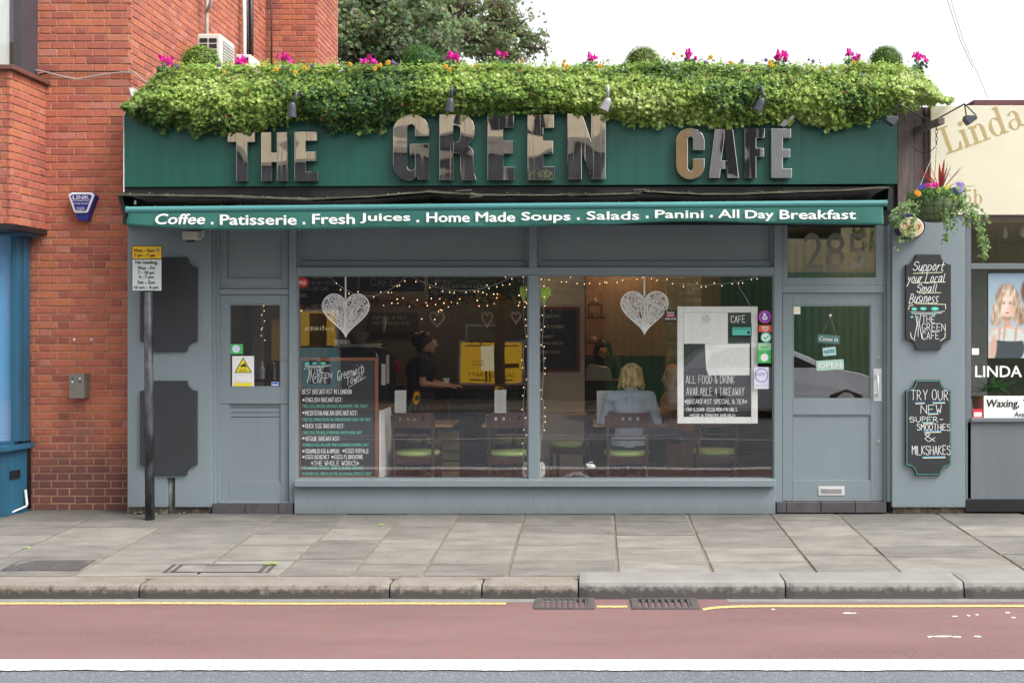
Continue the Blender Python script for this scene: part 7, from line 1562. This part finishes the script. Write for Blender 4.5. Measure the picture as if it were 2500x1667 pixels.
# the woman with her back to the window
wx = Xp(1537, .95)
person('blonde woman in a blue checked shirt seated with her back to the window', (wx-.01, .86, .58), (wx+.01, .93, .93), (wx+.015, .99, 1.14), (wx+.02, 1.02, 1.25), .118, (-.12, 1, -.12),
       [((wx-.19, .93, 1.04), (wx-.265, 1.02, .80), (wx-.13, 1.25, .80), (.6, .8, 0)), ((wx+.20, .93, 1.04), (wx+.285, 1.0, .79), (wx+.14, 1.24, .80), (-.5, .8, 0))],
       [((wx-.09, .86, .55), (wx-.1, 1.28, .56), (wx-.1, 1.3, .12), (wx-.1, 1.42, .06)), ((wx+.09, .86, .55), (wx+.1, 1.28, .56), (wx+.1, 1.3, .12), (wx+.1, 1.42, .06))], shirtmat(), bob(m_hairb, 1.15, 60, 1.02, 3), mat('dark_jeans', (.02, .03, .05), .8))
m_hd = mat('black_hair', (.012, .009, .008), .45, .3, 30, stretch=(1, 1, .3)); m_bt = mat('black_top', (.012, .012, .014), .8, .2, 9)
def bun(head, hr, face, rt, up, P_):
    organic('hair', m_hd, [('e', head-face*hr*.2+up*hr*.15, (hr*.95, hr*1.0, hr*1.0)), ('e', head-face*hr*.95+up*hr*.1, (hr*.7, hr*.6, hr*.75)), ('c', head-face*hr*.6-up*hr*.2, head-face*hr*.8-up*hr*.9, hr*.5, hr*.3)], .009, P_, 1)
vx = Xp(1030, 2.2)
person('waitress in black facing right and reaching over the counter', (vx-.05, 2.3, .95), (vx-.02, 2.28, 1.28), (vx+.01, 2.27, 1.47), (vx+.05, 2.26, 1.58), .115, (1, -.15, -.12),
       [((vx+.02, 2.1, 1.38), (vx+.02, 2.1, 1.12), (vx+.26, 2.15, 1.09), (1, 0, -.05)), ((vx-.03, 2.46, 1.38), (vx+.05, 2.5, 1.12), (vx+.3, 2.45, 1.08), (1, 0, -.05))],
       [((vx-.05, 2.2, .92), (vx-.03, 2.2, .5), (vx-.05, 2.2, .1), (vx+.08, 2.2, .06)), ((vx-.05, 2.4, .92), (vx-.03, 2.4, .5), (vx-.05, 2.4, .1), (vx+.08, 2.4, .06))], m_bt, bun, m_bt, sleeve=.5, vox=.011)
cxp = Wp(1089, 932, 2.2); t_ = E('coffee_cup', 'white cup in the hand of the waitress', 'cup', cxp); MB().lathe(tuple(cxp - Vector((0, 0, .01))), [(0, 0), (.028, 0), (.042, .05), (0, .05)], 14).build('cup', m_white, t_)
ux = Xp(1472, 3.9)
person('dark haired person in black standing behind the display case', (ux, 3.9, .95), (ux, 3.88, 1.22), (ux, 3.86, 1.38), (ux, 3.82, 1.47), .112, (.1, -1, -.2),
       [((ux-.18, 3.86, 1.3), (ux-.24, 3.75, 1.08), (ux-.12, 3.55, 1.05), (.2, -1, 0)), ((ux+.18, 3.86, 1.3), (ux+.24, 3.75, 1.08), (ux+.12, 3.55, 1.05), (-.2, -1, 0))], [], m_bt, bob(m_hd, .9, 20, 1.0, 5), m_bt, vox=.013)
kx = Xp(1655, 2.2)
person('customer with blonde hair and tan top seated further back on the right', (kx, 2.2, .58), (kx-.02, 2.2, .9), (kx-.05, 2.2, 1.1), (kx-.07, 2.19, 1.2), .115, (-1, -.1, -.25),
       [((kx-.02, 2.02, 1.0), (kx-.12, 1.98, .78), (kx-.33, 2.05, .8), (-1, .1, 0)), ((kx-.02, 2.38, 1.0), (kx-.12, 2.4, .78), (kx-.33, 2.35, .8), (-1, -.1, 0))],
       [((kx, 2.12, .55), (kx-.42, 2.12, .55), (kx-.42, 2.12, .1), (kx-.54, 2.12, .06)), ((kx, 2.3, .55), (kx-.42, 2.3, .55), (kx-.42, 2.3, .1), (kx-.54, 2.3, .06))], mat('tan_top', (.4, .22, .09), .85, .1, 20), bob(mat('strawberry_hair', (.45, .26, .09), .5, .2, 30), 1.3, 30, 1.0, 8), mat('grey_jeans', (.12, .15, .19), .8), vox=.013)

# ============================================================ TREES behind, overhead wires
m_tleaf = leafmat('tree_leaves', .5, .6)
def tree(label, base, trunk_top, centres, cols, leafn, leafs, seed, brown=0, gap=0, name='plane_tree'):
    r2 = random.Random(seed); t_ = E(name, label, 'tree', base, 'trees beyond the roof'); base = Vector(base); tt = Vector(trunk_top); bt = MB(); bt.tube([base, base.lerp(tt, .5)+Vector((.2, 0, 0)), tt], [.38, .3, .2], 10); b = MB(); bb2 = MB()
    for (c, r_) in centres:
        c = Vector(c); mid = tt.lerp(c, .5)+Vector((r2.uniform(-.4, .4), r2.uniform(-.3, .3), .3)); bt.tube([tt, mid, c], [.13, .07, .025], 7)
        n = int(leafn*(r_**2.2)); subs = []
        for k in range(int(16*r_)):
            v = Vector((r2.gauss(0, 1), r2.gauss(0, 1), r2.gauss(0, 1))).normalized()*r_*r2.uniform(.45, 1.0); v.z *= .8; e = c+v; subs.append((e, r2.uniform(.22, .42)*min(1.3, max(.7, r_)))); bt.tube([c+v*.1, c+v*.6+Vector((0, 0, .05)), e], [.022, .014, .006], 5)
        for k in range(n):
            e, rr0 = r2.choice(subs); v = Vector((r2.gauss(0, .5), r2.gauss(0, .5), r2.gauss(0, .36)))*rr0; p = e+v
            if gap and noise.noise(p*1.6) > gap: continue
            q = noise.noise(p*.8)*.5 + noise.noise(p*3)*.3; cc = cols[min(len(cols)-1, max(0, int((q+.5+r2.uniform(-.25, .25))*len(cols))))]
            add_leaf(b, p, Vector((r2.uniform(-1, 1), r2.uniform(-1, .4), r2.uniform(-.2, 1))), leafs*r2.uniform(.6, 1.2), tuple(x*r2.uniform(.75, 1.25) for x in cc), r2.uniform(0, 6), cup=.1)
        for k in range(int(brown*r_*r_)):
            e, rr0 = r2.choice(subs); p = e+Vector((r2.gauss(0, .4), r2.gauss(0, .4), r2.gauss(0, .3)))*rr0
            for j in range(7): add_leaf(b, p+Vector((r2.gauss(0, .04), r2.gauss(0, .04), r2.gauss(0, .06))), Vector((r2.uniform(-1, 1), -1, r2.uniform(-1, 1))), leafs*.5, tuple(x*r2.uniform(.8, 1.3) for x in (.32, .13, .05)), r2.uniform(0, 6), shape=[(0, 0), (-.3, .5), (0, 1), (.3, .5)])
    bt.build('trunk', mat('bark', (.07, .055, .04), .95, .3, 5) if 'bark' not in bpy.data.materials else bpy.data.materials['bark'], t_, recalc=False); b.build('crown', m_tleaf, t_, recalc=False)
def TP(px, py, y): return tuple(Wp(px, py, y))
gcols = [(.11, .16, .08), (.16, .22, .11), (.22, .28, .14), (.27, .33, .17), (.32, .38, .21)]
gc2 = [(.12, .17, .08), (.18, .23, .10), (.24, .28, .13), (.29, .32, .16)]
tree('dense dark green tree rising behind the roof beside the brick wall', TP(900, 900, 12), TP(880, 160, 12), [(TP(840, 60, 12), 1.0), (TP(900, 110, 12.5), 1.0), (TP(930, 20, 12), 1.1), (TP(850, -30, 12), 1.1), (TP(980, 90, 11.5), .9), (TP(1010, 10, 12.6), .9), (TP(955, -50, 12.3), 1.0), (TP(1050, 130, 12.2), .75), (TP(830, 140, 11.6), .8), (TP(1090, 90, 13), .7)], gcols, 3600, .075, 21, 0, .42)
tree('open crowned tree with rusty brown seed clusters against the sky', TP(1120, 900, 15), TP(1070, 130, 15), [(TP(1110, 20, 15), 1.0), (TP(1160, 70, 15.4), .85), (TP(1180, -20, 15), .95), (TP(1215, 110, 15), .62), (TP(1255, 125, 15.2), .5), (TP(1295, 118, 15.2), .34), (TP(1222, 50, 15.6), .5), (TP(1265, 62, 15.1), .42), (TP(1220, 8, 15.4), .4), (TP(1312, 90, 15), .24), (TP(1330, 122, 15), .18), (TP(1090, 120, 15), .7), (TP(1170, 140, 15), .55), (TP(1050, 30, 15.3), .8)], gc2, 1650, .085, 22, 34, .3)
b = MB(); b.tube([Wp(2300, -40, 6), Wp(2345, 100, 6), Wp(2375, 165, 6)], .006, 5).tube([Wp(2310, -40, 6.1), Wp(2350, 95, 6.1), Wp(2412, 240, 6)], .005, 5); b.build('overhead_wires', m_wire, label='two thin overhead wires crossing the white sky at the right', cat='wires')

# ============================================================ ACROSS THE STREET (seen as reflections)
gb = E('reflection_block_grey', 'unseen tall grey block added across the street for the CAFE letters to mirror', 'building', (8, -24, 0)); MB().box(-1, 22, -30, -24, -.1, 9.2).build('wall', mat('reflected_grey', (.42, .46, .49), .7, .1, 1), gb); MB().box(-1.2, 22.2, -30.2, -23.8, 9.2, 9.4).build('parapet', mat('reflected_grey_trim', (.4, .36, .28), .7), gb)  # invented block, added so the CAFE letters reflect grey instead of white sky
for k in range(6): MB().box(1+k*3, 2.1+k*3, -24.03, -23.9, 6.4, 8.2).build('window', m_black, gb)
far = MB(); far.box(-30, 30, -17.5, -13.2, -.2, -.02).build('far_pavement', m_joint, kind='structure')
tb = E('reflection_block_tan', 'unseen narrow tan block added across the street for the letter C to mirror', 'building', (2.4, -22, 0)); MB().box(1.9, 2.7, -23.5, -21.5, -.1, 9.6).build('wall', mat('reflected_tan', (.5, .33, .17), .7, .15, 2), tb); MB().box(1.8, 2.8, -23.6, -21.4, 9.6, 9.8).build('parapet', m_black, tb)  # invented block out of view, added to give the letter C a brown reflection
ho = E('green_hoarding', 'dark green corrugated hoarding across the street behind the camera', 'hoarding', (7, -16.5, 0)); m_hg = mat('hoarding_green', (.10, .24, .13), .6, .15, 2); m_hc = mat('corrugated_cream', (.5, .45, .26), .6, .12, 2)
def corr(x0, x1, y, z0, z1, name, m, par):
    xs_ = np.arange(x0, x1, .045); b = MB(); n = len(xs_); vs = [(x, y + (.03 if (i//2) % 2 else 0), z) for z in (z0, z1) for i, x in enumerate(xs_)]; b.add(vs, [(i+1, i, n+i, n+i+1) for i in range(n-1)]); o = b.build(name, m, par, recalc=False); return o
corr(.3, 13, -16.5, -.02, 3.0, 'sheet', m_hg, ho); corr(.3, 13, -16.6, 3.02, 5.0, 'sheet', m_hc, ho)
op = E('picture_house', 'grey and cream building with film poster cases across the street', 'building', (-7, -17, 0)); MB().box(-20, .4, -20, -17, -.1, 5.95).build('wall', mat('opposite_wall', (.085, .085, .095), .7, .2, 1), op); MB().box(-20, .4, -20.5, -17.4, 5.9, 8.6).build('upper_wall', mat('opposite_cream', (.8, .66, .46), .7, .1, 1), op); MB().box(-20, .6, -17.4, -16.85, 5.8, 6.0).build('cornice', mat('opposite_cornice', (.3, .27, .22), .7), op)
for k in range(7): MB().box(-18+k*2.6, -17+k*2.6, -17.45, -17.35, 6.6, 8.0).build('window', m_black, op)
def lightbox(px0, py0, px1, py1, c, label, extra):
    yv = -15.6; v = D - yv; s = F/v; X0, X1 = (px0-CX)/s, (px1-CX)/s; Z0, Z1 = EZ-(py1-CY)/s, EZ-(py0-CY)/s
    t_ = E('poster_lightbox', label, 'poster', ((X0+X1)/2, yv, Z0), 'backlit poster cases across the street'); MB().box(X0-.05, X1+.05, yv-.12, yv-.01, Z0-.05, Z1+.05).build('case', m_alu, t_); MB().box(X0, X1, yv-.009, yv, Z0, Z1).build('panel', emat('backlit_'+label.split()[0], c, .9), t_)
    for (u0, v0, u1, v1, m_) in extra: MB().box(X0+(X1-X0)*u0, X0+(X1-X0)*u1, yv+.002, yv+.004, Z0+(Z1-Z0)*v0, Z0+(Z1-Z0)*v1).build('print_panel', m_, t_)
    return (X0, X1, Z0, Z1, yv, t_)
m_pr = mat('poster_dark_red', (.25, .02, .01), .6); m_pw = emat('poster_pale', (.9, .8, .5), .9)
q_ = lightbox(1123, 836, 1272, 935, (.75, .42, .02), 'yellow backlit film poster case across the street', [(.34, .3, .62, .92, m_pw), (.4, .02, .43, .3, m_black), (.46, .02, .48, .3, m_black), (.70, .36, .95, .46, m_pr), (.15, .06, .4, .09, m_black), (.55, .06, .85, .09, m_black), (.06, .9, .5, .93, m_black), (.56, .9, .94, .93, m_black)])
def txtfar(s, u0, v0, u1, v1, box5, m):
    X0, X1, Z0, Z1, yv, par = box5; cu = bpy.data.curves.new('t', 'FONT'); cu.body = s; cu.resolution_u = 2; ob = bpy.data.objects.new('t', cu); me = bpy.data.meshes.new_from_object(ob); V = [v.co.copy() for v in me.vertices]; fs_ = [tuple(p.vertices) for p in me.polygons]
    bpy.data.objects.remove(ob); bpy.data.curves.remove(cu); bpy.data.meshes.remove(me); x0, x1 = min(v.x for v in V), max(v.x for v in V); y0, y1 = min(v.y for v in V), max(v.y for v in V)
    xa, xb = X1-(X1-X0)*u0, X1-(X1-X0)*u1; za, zb = Z0+(Z1-Z0)*v0, Z0+(Z1-Z0)*v1
    MB().add([(xa+(xb-xa)*(v.x-x0)/(x1-x0), yv+.007, za+(zb-za)*(v.y-y0)/(y1-y0)) for v in V], [tuple(reversed(f)) for f in fs_]).build('lettering', m, par, recalc=False)
txtfar('SAUSAGE PARTY', .12, .15, .88, .25, q_, m_pr); txtfar('A hero', .62, .5, .8, .56, q_, m_black); txtfar('will rise', .62, .42, .8, .48, q_, m_black)
q2_ = lightbox(727, 762, 818, 846, (.5, .3, .03), 'ochre backlit poster case with dark figure across the street', [(.25, .0, .75, .95, mat('poster_maroon', (.05, .01, .01), .6)), (.35, .05, .6, .3, mat('poster_face', (.4, .2, .12), .6)), ])
txtfar('julieta', .05, .4, .9, .6, q2_, m_pw)
lightbox(727, 852, 820, 945, (.1, .22, .24), 'teal backlit poster case with two figures across the street', [(.25, .1, .45, .7, m_black), (.55, .1, .8, .75, mat('poster_brown', (.1, .04, .02), .6))])
lightbox(1140, 796, 1210, 832, (.02, .025, .02), 'dark unlit poster case above the yellow one', [])
r3 = random.Random(9); t_ = E('street_tree', 'slim street tree across the road seen in the window reflection', 'tree', (-1.95, -13.9, 0)); b = MB(); b.tube([(-1.95, -13.9, -.05), (-2.0, -13.9, 1.2), (-1.93, -13.9, 2.6)], [.13, .11, .09], 9); 
for k in range(9): a = k*.7; b.tube([(-1.93, -13.9, 2.2+.12*k), (-1.93+math.cos(a)*.6, -13.9+math.sin(a)*.4, 2.9+.1*k)], .03, 5, .01)
b.build('trunk', bpy.data.materials['bark'], t_); b = MB()
for k in range(6000): p = Vector((-1.6+r3.gauss(0, .75), -13.9+r3.gauss(0, .5), 3.15+r3.gauss(0, .55))); add_leaf(b, p, Vector((r3.uniform(-1, 1), 1, r3.uniform(-.3, 1))), r3.uniform(.04, .07), tuple(x*r3.uniform(.7, 1.3) for x in r3.choice(gcols)), r3.uniform(0, 6))
b.build('crown', m_leaf, t_, recalc=False)
# silver car on the far side of the road
car = E('silver_car', 'silver hatchback on the far side of the road behind the camera', 'car', (3.7, -12.5, -.05)); m_sv = mat('silver_paint', (.82, .83, .86), .3, .03, 2, coat=.8); m_cg = mat('car_glass', (.01, .012, .014), .05); gz0 = -.05
def carprof(pts, half0, half1, zmid=.85):
    b = MB(); n = len(pts); vs = []
    for (sy, ) in ((1,), (-1,)):
        for (x, z) in pts: h = half0 if z < zmid else half0 + (half1-half0)*(z-zmid)/(1.45-zmid); vs.append((x+1.5, -12.5+sy*h, z+gz0))
    b.add(vs, [tuple(range(n)), tuple(range(2*n-1, n-1, -1))] + [(i, (i+1) % n, n+(i+1) % n, n+i) for i in range(n)]); return b
prof = [(0, .3), (0, .62), (.12, .86), (.3, .98), (.62, 1.25), (1.0, 1.42), (1.6, 1.47), (2.2, 1.42), (2.75, 1.2), (3.1, .98), (3.7, .86), (4.15, .72), (4.3, .5), (4.28, .25), (3.85, .2), (3.75, .45), (3.45, .55), (3.15, .45), (3.05, .2), (1.2, .2), (1.1, .45), (.8, .55), (.5, .45), (.4, .2)]
carprof(prof, .86, .62).build('body', m_sv, car, bevel=.02)
for s in (1, -1):
    b = MB(); hs_ = lambda z: (.86 + (.62-.86)*(z-.85)/(.6))+.008; q = [(.72, .98), (.85, 1.2), (1.1, 1.34), (1.65, 1.38), (2.15, 1.34), (2.6, 1.15), (2.95, .98)]
    b.add([(x+1.5, -12.5+s*hs_(z), z+gz0) for x, z in q], [tuple(range(7)) if s < 0 else tuple(reversed(range(7)))]); b.build('side_window', m_cg, car, recalc=False)
    for wx_ in (.8, 3.45):
        MB().lathe((wx_+1.5, -12.5+s*.74, .3+gz0), [(0, -.1), (.31, -.1), (.32, 0), (.31, .1), (0, .1)], 24, 'y').build('wheel', m_black, car); MB().lathe((wx_+1.5, -12.5+s*.85, .3+gz0), [(0, -.012), (.2, -.01), (.2, .01), (0, .012)], 16, 'y').build('rim', m_alu, car)
    MB().box(5.6, 5.78, -12.5+s*.72-.08, -12.5+s*.72+.08, .62+gz0, .72+gz0).build('headlight', m_glj, car)
